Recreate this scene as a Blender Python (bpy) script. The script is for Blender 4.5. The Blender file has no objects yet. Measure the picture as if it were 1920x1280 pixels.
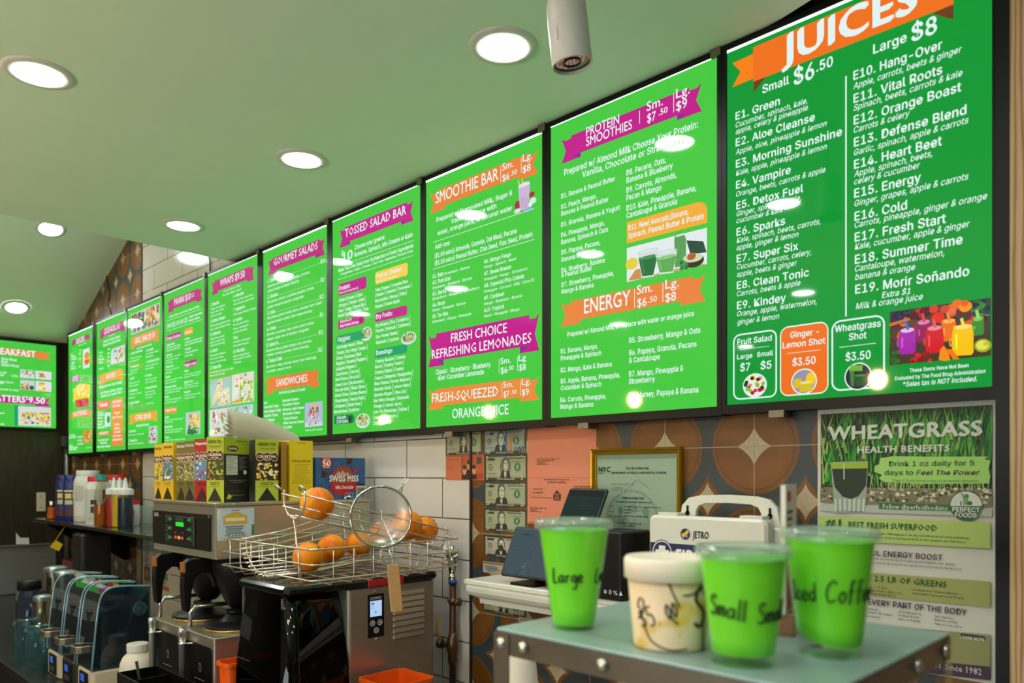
import bpy, bmesh, math, random
from mathutils import Vector, Matrix

random.seed(7)
scn = bpy.context.scene
COL = scn.collection

# ------------------------------------------------------------------ camera
EYE, FPX, HCX, HCY = 1.8, 1433.0, 960.0, 890.0      # eye height (m), focal length and horizon of the photograph
YAW = math.radians(44.62)
SN, CS = math.sin(YAW), math.cos(YAW)
cam_data = bpy.data.cameras.new('camera')
cam_data.sensor_width = 36.0
cam_data.lens = 36.0 * FPX / 1920.0
cam_data.shift_y = (HCY - 640.0) / 1920.0
cam_data.clip_start = 0.05
cam_data.dof.use_dof = True
cam_data.dof.focus_distance = 2.5
cam_data.dof.aperture_fstop = 3.6
cam = bpy.data.objects.new('camera', cam_data)
cam.location = (0, 0, EYE)
cam.rotation_euler = (math.radians(90), 0, YAW)
COL.objects.link(cam)
scn.camera = cam

# ------------------------------------------------------------------ world, view, lights
world = bpy.data.worlds.new('world')
scn.world = world
world.use_nodes = True
world.node_tree.nodes['Background'].inputs[0].default_value = (0.80, 0.86, 1.0, 1)
world.node_tree.nodes['Background'].inputs[1].default_value = 0.05
scn.view_settings.view_transform = 'Standard'
scn.view_settings.look = 'None'
scn.view_settings.gamma = 1.0
scn.view_settings.exposure = 0.0
scn.view_settings.use_curve_mapping = False

wl = bpy.data.lights.new('ceiling_fill_light', 'AREA'); wl.energy = 75; wl.color = (0.86, 0.97, 1.0); wl.shape = 'RECTANGLE'; wl.size = 4.2; wl.size_y = 1.0
wo = bpy.data.objects.new('ceiling_fill_light', wl); COL.objects.link(wo); wo.location = (-1.6, -3.5, 1.45)      # added cool fill aimed up at the ceiling, no window behind it
wo.rotation_euler = (Vector((-2.2, .8, 2.9)) - Vector(wo.location)).to_track_quat('-Z', 'Y').to_euler()
DISC, BULB = 110.0, 300.0      # radiance of the ceiling downlights and of the pendant bulbs

# ------------------------------------------------------------------ places
YP, YW, XL = 1.851, 1.90, -6.95          # faces of the menu boxes, the back wall, the left wall
ZC = EYE + 1.145                         # low ceiling
def ray(px, py):
    u, v = (px - HCX) / FPX, (HCY - py) / FPX
    return Vector((CS * u - SN, SN * u + CS, v))
def onY(px, py, y):
    d = ray(px, py); t = y / d.y
    return Vector((d.x * t, y, EYE + d.z * t))
def onX(px, py, x):
    d = ray(px, py); t = x / d.x
    return Vector((x, d.y * t, EYE + d.z * t))
def onZ(px, py, z):
    d = ray(px, py); t = (z - EYE) / d.z
    return Vector((d.x * t, d.y * t, z))

# ------------------------------------------------------------------ colour and materials
def lin(c):
    return tuple(((x / 255) / 12.92 if x / 255 <= 0.04045 else ((x / 255 + 0.055) / 1.055) ** 2.4) for x in c[:3])
def hexc(h):
    return tuple(int(h[i:i + 2], 16) for i in (0, 2, 4))
MATS = {}
def nt(m):
    m.use_nodes = True
    return m.node_tree, m.node_tree.nodes['Principled BSDF']
def mat(name, rgb, rough=0.5, metal=0.0, spec=0.5, noise=0.0, nscale=30, bump=0.0, emit=None, es=1.0, coat=0.0, aniso=None, trans=0.0, sss=0.0):
    if name in MATS: return MATS[name]
    m = bpy.data.materials.new(name); t, b = nt(m)
    c = lin(rgb) + (1,)
    b.inputs['Base Color'].default_value = c
    b.inputs['Roughness'].default_value = rough
    b.inputs['Metallic'].default_value = metal
    b.inputs['Specular IOR Level'].default_value = spec
    b.inputs['Coat Weight'].default_value = coat
    b.inputs['Transmission Weight'].default_value = trans
    if emit:
        b.inputs['Emission Color'].default_value = lin(emit) + (1,)
        b.inputs['Emission Strength'].default_value = es
    if noise or bump:
        tc = t.nodes.new('ShaderNodeTexCoord'); mp = t.nodes.new('ShaderNodeMapping')
        t.links.new(tc.outputs['Object'], mp.inputs[0])
        if aniso: mp.inputs['Scale'].default_value = aniso
        n = t.nodes.new('ShaderNodeTexNoise'); n.inputs['Scale'].default_value = nscale; n.inputs['Detail'].default_value = 4
        t.links.new(mp.outputs[0], n.inputs['Vector'])
        if noise:
            mx = t.nodes.new('ShaderNodeMix'); mx.data_type = 'RGBA'
            mx.inputs[6].default_value = tuple(x * (1 - noise) for x in c[:3]) + (1,)
            mx.inputs[7].default_value = tuple(min(1, x * (1 + noise)) for x in c[:3]) + (1,)
            t.links.new(n.outputs['Fac'], mx.inputs[0]); t.links.new(mx.outputs[2], b.inputs['Base Color'])
            mr = t.nodes.new('ShaderNodeMapRange')
            mr.inputs[3].default_value = max(0.02, rough * (1 - noise * .6)); mr.inputs[4].default_value = min(1, rough * (1 + noise * .6))
            t.links.new(n.outputs['Fac'], mr.inputs[0]); t.links.new(mr.outputs[0], b.inputs['Roughness'])
        if bump:
            bp = t.nodes.new('ShaderNodeBump'); bp.inputs['Strength'].default_value = bump; bp.inputs['Distance'].default_value = 0.002
            t.links.new(n.outputs['Fac'], bp.inputs['Height']); t.links.new(bp.outputs[0], b.inputs['Normal'])
    MATS[name] = m
    return m
def clear(name, rgb, gloss=0.9, rough=0.03, ior=1.45, opacity=0.0, rgb2=None):
    """thin clear or smoked plastic: tinted see-through plus a fresnel reflection"""
    if name in MATS: return MATS[name]
    m = bpy.data.materials.new(name); m.use_nodes = True; t = m.node_tree
    for n in list(t.nodes): t.nodes.remove(n)
    o = t.nodes.new('ShaderNodeOutputMaterial'); tr = t.nodes.new('ShaderNodeBsdfTransparent'); gl = t.nodes.new('ShaderNodeBsdfGlossy')
    fr = t.nodes.new('ShaderNodeFresnel'); mx = t.nodes.new('ShaderNodeMixShader'); mu = t.nodes.new('ShaderNodeMath'); mu.operation = 'MULTIPLY'
    tr.inputs[0].default_value = lin(rgb) + (1,); gl.inputs[0].default_value = (1, 1, 1, 1); gl.inputs['Roughness'].default_value = rough
    ge = t.nodes.new('ShaderNodeNewGeometry'); pw = t.nodes.new('ShaderNodeMapRange'); pw.inputs[3].default_value = ior; pw.inputs[4].default_value = 1 / ior
    t.links.new(ge.outputs['Backfacing'], pw.inputs[0]); t.links.new(pw.outputs[0], fr.inputs[0]); mu.inputs[1].default_value = gloss
    t.links.new(fr.outputs[0], mu.inputs[0]); t.links.new(mu.outputs[0], mx.inputs[0])
    first = tr
    if opacity:
        df = t.nodes.new('ShaderNodeBsdfDiffuse'); df.inputs[0].default_value = lin(rgb2 or rgb) + (1,)
        m2 = t.nodes.new('ShaderNodeMixShader'); m2.inputs[0].default_value = opacity
        t.links.new(tr.outputs[0], m2.inputs[1]); t.links.new(df.outputs[0], m2.inputs[2]); first = m2
    t.links.new(first.outputs[0], mx.inputs[1]); t.links.new(gl.outputs[0], mx.inputs[2]); t.links.new(mx.outputs[0], o.inputs[0])
    MATS[name] = m
    return m
def print_mat(name, backlit, rough=0.5, dim=1.0):
    """printed colours come from the face colours; a backlit print gives off its own colour"""
    if name in MATS: return MATS[name]
    m = bpy.data.materials.new(name); t, b = nt(m)
    a = t.nodes.new('ShaderNodeAttribute'); a.attribute_name = 'ink'
    b.inputs['Roughness'].default_value = rough
    if backlit:
        b.inputs['Base Color'].default_value = (0.01, 0.01, 0.01, 1); b.inputs['Specular IOR Level'].default_value = .36
        t.links.new(a.outputs['Color'], b.inputs['Emission Color']); b.inputs['Emission Strength'].default_value = dim
        m.cycles.emission_sampling = 'NONE'
    else:
        t.links.new(a.outputs['Color'], b.inputs['Base Color'])
    MATS[name] = m
    return m

# ------------------------------------------------------------------ mesh builder
class MB:
    def __init__(s): s.v = []; s.f = []; s.mi = []; s.col = []; s.cur = 0; s.ink = None; s.smooth = []; s.sm = False
    def add(s, vs, fs, M=None):
        o = len(s.v)
        s.v += [tuple(M @ Vector(p)) for p in vs] if M else [tuple(p) for p in vs]
        for f in fs:
            s.f.append([i + o for i in f]); s.mi.append(s.cur); s.col.append(s.ink); s.smooth.append(s.sm)
        return s
    def box(s, x0, x1, y0, y1, z0, z1, M=None):
        v = [(x, y, z) for z in (z0, z1) for y in (y0, y1) for x in (x0, x1)]
        return s.add(v, [(0, 2, 3, 1), (4, 5, 7, 6), (0, 1, 5, 4), (1, 3, 7, 5), (3, 2, 6, 7), (2, 0, 4, 6)], M)
    def rbox(s, x0, x1, y0, y1, z0, z1, r=0.01, n=3, M=None, axis='z', cap=True):
        """box with four rounded edges along axis and a small chamfer on the caps"""
        if axis == 'z': A, B, C0, C1, q = (x0, x1), (y0, y1), z0, z1, lambda a, b, c: (a, b, c)
        elif axis == 'y': A, B, C0, C1, q = (x0, x1), (z0, z1), y1, y0, lambda a, b, c: (a, c, b)
        else: A, B, C0, C1, q = (y0, y1), (z0, z1), x0, x1, lambda a, b, c: (c, a, b)
        r = min(r, (A[1] - A[0]) * .499, (B[1] - B[0]) * .499); ch = min(r * .4, abs(C1 - C0) * .3)
        sg = 1 if C1 > C0 else -1
        def ring(ins, c):
            out = []
            for (cx, cy, a0) in ((A[1] - r, B[1] - r, 0), (A[0] + r, B[1] - r, 90), (A[0] + r, B[0] + r, 180), (A[1] - r, B[0] + r, 270)):
                for k in range(n + 1):
                    t = math.radians(a0 + 90 * k / n); rr = max(r - ins, r * .2)
                    out.append(q(cx + rr * math.cos(t), cy + rr * math.sin(t), c))
            return out
        rs = [ring(ch, C0), ring(0, C0 + sg * ch), ring(0, C1 - sg * ch), ring(ch, C1)]
        return s.loft(rs, True, True, M)
    def loft(s, rings, c0=False, c1=False, M=None, closed=True):
        n = len(rings[0]); vs = [p for r in rings for p in r]; fs = []
        for i in range(len(rings) - 1):
            for j in range(n if closed else n - 1):
                k = (j + 1) % n
                fs.append((i * n + j, i * n + k, (i + 1) * n + k, (i + 1) * n + j))
        if c0: fs.append(tuple(reversed(range(n))))
        if c1: fs.append(tuple((len(rings) - 1) * n + j for j in range(n)))
        return s.add(vs, fs, M)
    def lathe(s, prof, n=32, M=None, c0=True, c1=True, sx=1, sy=1):
        rs = [[(r * sx * math.cos(2 * math.pi * j / n), r * sy * math.sin(2 * math.pi * j / n), z) for j in range(n)] for r, z in prof]
        return s.loft(rs, c0, c1, M)
    def cyl(s, p, q, r, n=16, r2=None, cap=True):
        p, q = Vector(p), Vector(q); d = q - p
        R = d.to_track_quat('Z', 'Y').to_matrix().to_4x4(); R.translation = p
        return s.lathe([(r, 0), (r if r2 is None else r2, d.length)], n, R, cap, cap)
    def tube(s, pts, r, n=8, closed=False, cap=True):
        P = [Vector(p) for p in pts]; m = len(P); rs = []
        up = Vector((0, 0, 1)); prev = None
        for i in range(m):
            a = P[(i - 1) % m] if (closed or i) else P[i]; b = P[(i + 1) % m] if (closed or i < m - 1) else P[i]
            t = (b - a).normalized()
            if prev is None:
                x = t.cross(up)
                if x.length < 1e-4: x = t.cross(Vector((1, 0, 0)))
            else:
                x = prev - t * prev.dot(t)
            x.normalize(); prev = x; y = t.cross(x)
            rs.append([tuple(P[i] + (x * math.cos(2 * math.pi * k / n) + y * math.sin(2 * math.pi * k / n)) * r) for k in range(n)])
        if closed: rs.append(rs[0]); cap = False
        return s.loft(rs, cap, cap)
    def sphere(s, c, r, n=24, m=14, sx=1, sy=1, sz=1, M=None):
        vs = [(c[0], c[1], c[2] - r * sz)]; fs = []
        for i in range(1, m):
            t = -math.pi / 2 + math.pi * i / m
            for j in range(n):
                a = 2 * math.pi * j / n
                vs.append((c[0] + r * sx * math.cos(t) * math.cos(a), c[1] + r * sy * math.cos(t) * math.sin(a), c[2] + r * sz * math.sin(t)))
        vs.append((c[0], c[1], c[2] + r * sz)); N = len(vs) - 1
        for j in range(n):
            k = (j + 1) % n
            fs.append((0, 1 + k, 1 + j)); fs.append((N, N - n + j, N - n + k))
            for i in range(m - 2): fs.append((1 + i * n + j, 1 + i * n + k, 1 + (i + 1) * n + k, 1 + (i + 1) * n + j))
        return s.add(vs, fs, M)
    def prism(s, poly, d, M=None):
        """poly in the local xy plane, pushed along +z by d"""
        n = len(poly)
        v = [(x, y, 0) for x, y in poly] + [(x, y, d) for x, y in poly]
        fs = [tuple(reversed(range(n))), tuple(range(n, 2 * n))] + [(i, (i + 1) % n, n + (i + 1) % n, n + i) for i in range(n)]
        return s.add(v, fs, M)
    def build(s, name, mats, parent=None, bevel=0.0, auto=None, loc=None):
        me = bpy.data.meshes.new(name)
        me.from_pydata(s.v, [], s.f); me.validate(clean_customdata=False)
        if not isinstance(mats, (list, tuple)): mats = [mats]
        for m in mats: me.materials.append(m)
        if len(me.polygons) == len(s.f):
            me.polygons.foreach_set('material_index', s.mi)
            me.polygons.foreach_set('use_smooth', s.smooth)
            if any(c is not None for c in s.col):
                at = me.color_attributes.new('ink', 'FLOAT_COLOR', 'CORNER'); d = []
                for p, c in zip(me.polygons, s.col):
                    d += list((c or (1, 1, 1)) + (1,)) * p.loop_total
                at.data.foreach_set('color', d)
        me.update()
        o = bpy.data.objects.new(name, me); COL.objects.link(o)
        if parent:
            o.parent = parent; o.matrix_parent_inverse = parent.matrix_basis.inverted()
        if bevel:
            b = o.modifiers.new('bevel', 'BEVEL'); b.width = bevel; b.segments = 2; b.limit_method = 'ANGLE'; b.angle_limit = math.radians(40)
        if auto:
            for p in me.polygons: p.use_smooth = True
            w = o.modifiers.new('smooth_edges', 'EDGE_SPLIT'); w.split_angle = math.radians(auto)
        return o

def tag(o, label, cat, group=None, kind=None):
    if label: o['label'] = label
    if cat: o['category'] = cat
    if group: o['group'] = group
    if kind: o['kind'] = kind
    return o
def thing(name, loc, label, cat, group=None):
    o = bpy.data.objects.new(name, None); o.empty_display_size = 0.05; COL.objects.link(o); o.location = loc
    return tag(o, label, cat, group)
def struct(o):
    o['kind'] = 'structure'; return o
def copy_thing(o, loc, label, rotz=None):
    c = o.copy(); COL.objects.link(c); c.location = loc; c['label'] = label
    if rotz is not None: c.rotation_euler = (0, 0, rotz)
    for ch in o.children:
        d = ch.copy(); COL.objects.link(d); d.parent = c; d.matrix_parent_inverse = ch.matrix_parent_inverse.copy()
        for g in ch.children:
            e = g.copy(); COL.objects.link(e); e.parent = d; e.matrix_parent_inverse = g.matrix_parent_inverse.copy()
    return c
def F(o, ax, ay, az):
    """frame matrix from an origin and three axes"""
    M = Matrix.Identity(4)
    for i, a in enumerate((ax, ay, az)):
        for j in range(3): M[j][i] = a[j]
    M.translation = Vector(o); return M

# ------------------------------------------------------------------ prints and lettering
try:                                                   # Blender's own bundled sans serif, else its built-in face
    FONT = bpy.data.fonts.load(bpy.utils.system_resource('DATAFILES', path='fonts') + '/Inter.woff2')
except Exception:
    FONT = None
TEXTQ = []           # (body, style, callback)
PENDING = []
STY = {'n': (0, 0), 'b': (.020, 0), 'bb': (.036, 0), 'bi': (.018, .22), 'm': (.012, 0), 'mi': (.010, .22)}     # weight, slant
class Print:
    """flat printed graphics on a plane: colours per face, coordinates through a mapping onto the plane"""
    def __init__(s, O, ax, up, n, off=0.0008, step=0.00002):
        s.O, s.ax, s.up, s.n = Vector(O), Vector(ax), Vector(up), Vector(n)
        s.mb = MB(); s.done = []; s.k = off; s.step = step; s.each = None; s.m = lambda x, y: (x, y)
    @staticmethod
    def wall(y=YP, off=0.0012): return Print((0, y, 0), (1, 0, 0), (0, 0, 1), (0, -1, 0), off)
    def cut(s, name=None):
        if s.mb.f: s.done.append((name, s.mb)); s.mb = MB()
        return s
    def fork(s, extra=0.0):
        p = Print(s.O, s.ax, s.up, s.n, s.k + extra, s.step); p.m = s.m; return p
    def view(s, ox, oy, z):
        def m(x, y):
            d = ray(ox + x / z, oy + y / z); E = Vector((0, 0, EYE)); t = (s.O - E).dot(s.n) / d.dot(s.n)
            p = E + d * t - s.O; return p.dot(s.ax), p.dot(s.up)
        s.m = m; return s
    def uv(s, W, H):
        s.m = lambda x, y: (x * W, H - y * H); return s
    def P(s, a, b): return tuple(s.O + s.ax * a + s.up * b + s.n * s.k)
    def poly_ab(s, pts, col):
        s.k += s.step; s.mb.ink = lin(col)
        ar = sum(pts[i][0] * pts[(i + 1) % len(pts)][1] - pts[(i + 1) % len(pts)][0] * pts[i][1] for i in range(len(pts)))
        if ar < 0: pts = pts[::-1]
        s.mb.add([s.P(a, b) for a, b in pts], [tuple(range(len(pts)))]); return s
    def poly(s, pts, col): return s.poly_ab([s.m(*p) for p in pts], col)
    def rect(s, x0, y0, x1, y1, col, r=0, corners='1111'):
        a0, b1 = s.m(x0, y0); a1, b0 = s.m(x1, y1); return s.rect_ab(a0, b0, a1, b1, col, r, corners)
    def rect_ab(s, a0, b0, a1, b1, col, r=0, corners='1111'):
        s.poly_ab(s.rr(a0, b0, a1, b1, r, corners) if r else [(a0, b0), (a1, b0), (a1, b1), (a0, b1)], col)
        return s.cut(s.each) if s.each else s
    @staticmethod
    def rr(a0, b0, a1, b1, r, corners='1111'):
        r = min(r, (a1 - a0) / 2, (b1 - b0) / 2); out = []
        for (cx, cy, t0, on) in ((a1 - r, b1 - r, 0, corners[0]), (a0 + r, b1 - r, 90, corners[1]), (a0 + r, b0 + r, 180, corners[2]), (a1 - r, b0 + r, 270, corners[3])):
            if on == '1': out += [(cx + r * math.cos(math.radians(t0 + 15 * k)), cy + r * math.sin(math.radians(t0 + 15 * k))) for k in range(7)]
            else:
                out.append((cx + r * (1 if t0 in (0, 270) else -1), cy + r * (1 if t0 in (0, 90) else -1)))
        return out
    def outline(s, x0, y0, x1, y1, col, w, r=0):
        a0, b1 = s.m(x0, y0); a1, b0 = s.m(x1, y1); r = max(r, w * 1.05)
        o = s.rr(a0, b0, a1, b1, r); i = s.rr(a0 + w, b0 + w, a1 - w, b1 - w, max(r - w, w * .05)); n = len(o)
        s.k += s.step; s.mb.ink = lin(col)
        s.mb.add([s.P(*p) for p in o + i], [(j, (j + 1) % n, n + (j + 1) % n, n + j) for j in range(n)]); return s.cut(s.each) if s.each else s
    def ell(s, cx, cy, rx, ry, col, n=20, rot=0):
        a, b = s.m(cx, cy); ra = abs(s.m(cx + rx, cy)[0] - s.m(cx - rx, cy)[0]) / 2; rb = abs(s.m(cx, cy - ry)[1] - s.m(cx, cy + ry)[1]) / 2
        c, d = math.cos(rot), math.sin(rot); pts = []
        for k in range(n):
            t = 2 * math.pi * k / n; x, y = ra * math.cos(t), rb * math.sin(t); pts.append((a + x * c - y * d, b + x * d + y * c))
        return s.poly_ab(pts, col)
    def line(s, x0, y0, x1, y1, col, w=0.002):
        a0, b0 = s.m(x0, y0); a1, b1 = s.m(x1, y1)
        if abs(x1 - x0) > abs(y1 - y0): b1 = b0 = (b0 + b1) / 2
        else: a0 = a1 = (a0 + a1) / 2
        d = Vector((a1 - a0, b1 - b0)); d.normalize(); nx, ny = -d.y * w / 2, d.x * w / 2
        return s.poly_ab([(a0 - nx, b0 - ny), (a1 - nx, b1 - ny), (a1 + nx, b1 + ny), (a0 + nx, b0 + ny)], col)
    def seg(s, x0, y0, x1, y1, col, w=0.002):
        a0, b0 = s.m(x0, y0); a1, b1 = s.m(x1, y1); d = Vector((a1 - a0, b1 - b0)); d.normalize(); nx, ny = -d.y * w / 2, d.x * w / 2
        return s.poly_ab([(a0 - nx, b0 - ny), (a1 - nx, b1 - ny), (a1 + nx, b1 + ny), (a0 + nx, b0 + ny)], col)
    def dots(s, x0, y0, x1, y1, col, n=20, w=0.002):
        a0, b0 = s.m(x0, y0); a1, b1 = s.m(x1, y1); b0 = b1 = (b0 + b1) / 2; s.k += s.step; s.mb.ink = lin(col)
        for i in range(n):
            a = a0 + (a1 - a0) * (i + .5) / n
            s.mb.add([s.P(a - w * .6, b0 - w / 2), s.P(a + w * .6, b0 - w / 2), s.P(a + w * .6, b0 + w / 2), s.P(a - w * .6, b0 + w / 2)], [(0, 1, 2, 3)])
        return s
    def banner(s, x0, y0, x1, y1, xl, xr, col, dark):
        s.cut(); a0, b1 = s.m(x0, y0); a1, b0 = s.m(x1, y1); al = s.m(xl, y0)[0]; ar = s.m(xr, y1)[0]; h = b1 - b0
        f = (a1 - a0) * .09; bt, bb = b1 - .1 * h, b0 - .2 * h; nt_ = (a0 - al) * .45; nr = (ar - a1) * .45
        s.poly_ab([(al, bb), (a0 + f, bb), (a0 + f, bt), (al + nt_ * .9, bt - .05 * h), (al, b1), (al + nt_, (bt + bb) / 2)], col)
        s.poly_ab([(ar, bb), (ar - nr, (bt + bb) / 2), (ar, b1), (ar - nr * .9, bt - .05 * h), (a1 - f, bt), (a1 - f, bb)], col)
        s.poly_ab([(a0 + f * .1, b0 - .02 * h), (a0 + f, bb), (a0 + f, b0)], dark); s.poly_ab([(a1 - f, b0), (a1 - f, bb), (a1 - f * .1, b0 - .02 * h)], dark)
        s.poly_ab([(a0, b0), (a1, b0), (a1, b1), (a0, b1)], col); return s.cut('banner')
    def ln(s, y, x0, x1): return y
    def text(s, body, x, y, x1, cap, col=(226, 243, 240), sty='b'):
        """baseline starts at (x, y), the line ends at x1 (None keeps the font's own width), capitals are cap high"""
        a, b = s.m(x, y); H = s.m(x, y - cap)[1] - b; a1 = None if x1 is None else s.m(x1, y)[0]
        s.k += s.step * .3
        k = s.k; c = lin(col)
        TEXTQ.append((body, sty, H, a, b, a1, k, c, s)); return s
    def texts(s, rows, cap, col=(226, 243, 240), sty='b'):
        for r in rows: s.text(r[0], r[1], r[2], r[3], r[4] if len(r) > 4 else cap, col, sty)
        return s
    def build(s, name, material, parent=None):
        PENDING.append((s, name, material, parent)); return s

def flush_text():
    """turn every queued line into flat glyph meshes, then build all the pending prints"""
    uniq = {}
    for q in TEXTQ: uniq.setdefault((q[0], q[1]), None)
    uniq[('H', 'n')] = uniq[('H', 'm')] = None
    obs = {}
    for (body, sty) in uniq:
        c = bpy.data.curves.new('glyphs', 'FONT'); c.body = body; c.size = 1; c.fill_mode = 'FRONT'
        c.shear = STY[sty][1]; c.font = (FONT if sty not in ('bb', 'm') else None) or c.font; c.resolution_u = 1 if len(body) > 12 else 3
        c.space_character = 1 + STY[sty][0] * 1.6
        o = bpy.data.objects.new('glyphs', c); COL.objects.link(o); obs[(body, sty)] = o
    dg = bpy.context.evaluated_depsgraph_get(); dg.update()
    for k, o in obs.items():
        e = o.evaluated_get(dg); me = e.to_mesh()
        uniq[k] = ([tuple(v.co) for v in me.vertices], [tuple(p.vertices) for p in me.polygons], [p.normal.z for p in me.polygons])
        e.to_mesh_clear()
    for o in obs.values():
        c = o.data; bpy.data.objects.remove(o); bpy.data.curves.remove(c)
    caps = {k: max(v[1] for v in uniq[('H', k)][0]) for k in ('n', 'm')}
    for (body, sty, H, a, b, a1, k, col, P) in TEXTQ:
        vs, fs, nz = uniq[(body, sty)]
        if not vs: continue
        x0 = min(v[0] for v in vs); x1 = max(v[0] for v in vs); sy = H / caps['m' if sty in ('bb', 'm') else 'n']
        sx = sy if a1 is None else (a1 - a) / (x1 - x0)
        P.mb.ink = col
        d = STY[sty][0]; ff = [f if n > 0 else tuple(reversed(f)) for f, n in zip(fs, nz)]
        for q in ((0,) if d == 0 else (-1, 1) if d < .015 else (-1, 0, 1)):      # heavier weights: the glyph printed again a hair aside
            P.mb.add([tuple(P.O + P.ax * (a + (v[0] - x0 + q * d) * sx) + P.up * (b + (v[1] + q * d * .7) * sy) + P.n * (k + q * 4e-6)) for v in vs], ff)
    for P, name, material, parent in PENDING:
        P.cut()
        for nm, mb in P.done: mb.build(nm or name, material, parent)

# ------------------------------------------------------------------ room shell
def wall_material():
    """white running-bond tile with two panels of patterned cement tile, laid out in metres on the wall"""
    m = bpy.data.materials.new('wall_tile'); t, b = nt(m); L = t.links
    tc = t.nodes.new('ShaderNodeTexCoord'); sp = t.nodes.new('ShaderNodeSeparateXYZ'); L.new(tc.outputs['Object'], sp.inputs[0])
    X, Z = sp.outputs['X'], sp.outputs['Z']
    def mth(op, a, c=None, d=None, clamp=False):
        n = t.nodes.new('ShaderNodeMath'); n.operation = op; n.use_clamp = clamp
        for i, q in enumerate((a, c, d)):
            if q is None: continue
            if isinstance(q, (int, float)): n.inputs[i].default_value = q
            else: L.new(q, n.inputs[i])
        return n.outputs[0]
    def mixc(f, a, c):
        n = t.nodes.new('ShaderNodeMix'); n.data_type = 'RGBA'; L.new(f, n.inputs[0])
        for i, q in ((6, a), (7, c)):
            if isinstance(q, tuple): n.inputs[i].default_value = q + (1,)
            else: L.new(q, n.inputs[i])
        return n.outputs[2]
    def noise(scale, det=4):
        n = t.nodes.new('ShaderNodeTexNoise'); n.inputs['Scale'].default_value = scale; n.inputs['Detail'].default_value = det
        L.new(tc.outputs['Object'], n.inputs['Vector']); return n.outputs['Fac']
    # patterned tile: circles on the tile corners, bordered stars in the tile centres
    PX, PZ, X0, Z0 = .279, .288, -.9697, EYE + .076
    u = mth('SUBTRACT', mth('FRACT', mth('ADD', mth('DIVIDE', mth('SUBTRACT', X, X0), PX), 100.5)), .5)
    v = mth('SUBTRACT', mth('FRACT', mth('ADD', mth('DIVIDE', mth('SUBTRACT', Z, Z0), PZ), 100.5)), .5)
    au, av = mth('ABSOLUTE', u), mth('ABSOLUTE', v)
    cu, cv = mth('SUBTRACT', .5, au), mth('SUBTRACT', .5, av)
    wob = mth('MULTIPLY', mth('SUBTRACT', noise(60), .5), .02)
    def root(q, p): return mth('POWER', q, p)
    rc = mth('ADD', mth('SQRT', mth('ADD', mth('MULTIPLY', au, au), mth('MULTIPLY', av, av))), wob)
    st = mth('ADD', mth('ADD', root(au, .72), root(av, .72)), wob)      # concave star in the circles
    st2 = mth('ADD', mth('ADD', root(cu, .72), root(cv, .72)), wob)     # stars in the tile centres
    nz1, nz2 = noise(14, 6), noise(90, 3)
    brown = mixc(nz1, lin((82, 48, 10)), lin((136, 84, 24)))
    slate = mixc(nz1, lin((34, 42, 46)), lin((64, 74, 78)))
    cream = mixc(nz2, lin((150, 136, 106)), lin((190, 174, 140)))
    col = mixc(mth('LESS_THAN', rc, .445), slate, brown)
    ring = mth('LESS_THAN', mth('ABSOLUTE', mth('SUBTRACT', rc, .40)), .006)
    col = mixc(mth('MULTIPLY', ring, .5), col, lin((60, 32, 12)))
    R1 = .185 ** .72
    col = mixc(mth('LESS_THAN', st, R1), col, cream)
    col = mixc(mth('LESS_THAN', st2, .245 ** .72), col, brown)
    col = mixc(mth('LESS_THAN', st2, .165 ** .72), col, cream)
    grout_p = mth('MAXIMUM', mth('LESS_THAN', au, .0045), mth('LESS_THAN', av, .0045))
    col = mixc(grout_p, col, lin((150, 140, 118)))
    # white tile
    TZ, TX = .1525, .445
    rz = mth('DIVIDE', mth('SUBTRACT', Z, EYE - .012), TZ)
    row = mth('FLOOR', rz); fz = mth('ABSOLUTE', mth('SUBTRACT', mth('FRACT', mth('ADD', rz, 100)), .5))
    odd = mth('MODULO', mth('ADD', row, 100), 2)
    rx = mth('ADD', mth('DIVIDE', mth('SUBTRACT', X, -2.472), TX), mth('MULTIPLY', odd, .5))
    fx = mth('ABSOLUTE', mth('SUBTRACT', mth('FRACT', mth('ADD', rx, 100)), .5))
    gw = mth('MAXIMUM', mth('GREATER_THAN', fz, .5 - .0022 / TZ), mth('GREATER_THAN', fx, .5 - .0022 / TX))
    wcol = mixc(gw, mixc(noise(3), lin((196, 190, 180)), lin((216, 211, 202))), lin((74, 68, 58)))
    left = mth('LESS_THAN', X, -5.345); right = mth('GREATER_THAN', X, -2.085)
    isp = mth('MAXIMUM', left, right)
    L.new(mixc(isp, wcol, col), b.inputs['Base Color'])
    rough_p = mth('ADD', mth('MULTIPLY', nz1, .25), .32)
    mr = t.nodes.new('ShaderNodeMix'); L.new(isp, mr.inputs[0]); mr.inputs[2].default_value = .09; L.new(rough_p, mr.inputs[3])
    L.new(mr.outputs[0], b.inputs['Roughness'])
    grout = mth('ADD', mth('MULTIPLY', isp, grout_p), mth('MULTIPLY', mth('SUBTRACT', 1.0, isp), gw))
    hgt = mth('ADD', mth('SUBTRACT', 1.0, grout), mth('MULTIPLY', noise(7, 2), .35))
    bp = t.nodes.new('ShaderNodeBump'); bp.inputs['Strength'].default_value = .35; bp.inputs['Distance'].default_value = .002
    L.new(hgt, bp.inputs['Height']); L.new(bp.outputs[0], b.inputs['Normal'])
    return m
MB().box(XL, -.385, YW, YW + .12, 0, 4.3).build('wall_back', wall_material()).__setitem__('kind', 'structure')
M_STEELWALL = mat('brushed_dark_steel', (66, 60, 50), .40, .7, noise=.35, nscale=9, aniso=(1, 6, .7), bump=.05)
struct(MB().box(XL - .12, XL, -3.6, YW, 0, 4.3).build('wall_left', M_STEELWALL))
M_CEIL_GLOW = mat('ceiling_glow_paint', (208, 236, 218), .75, noise=.03, nscale=4)  # pale green tint in the colour stands in for glow from the lit menus
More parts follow.
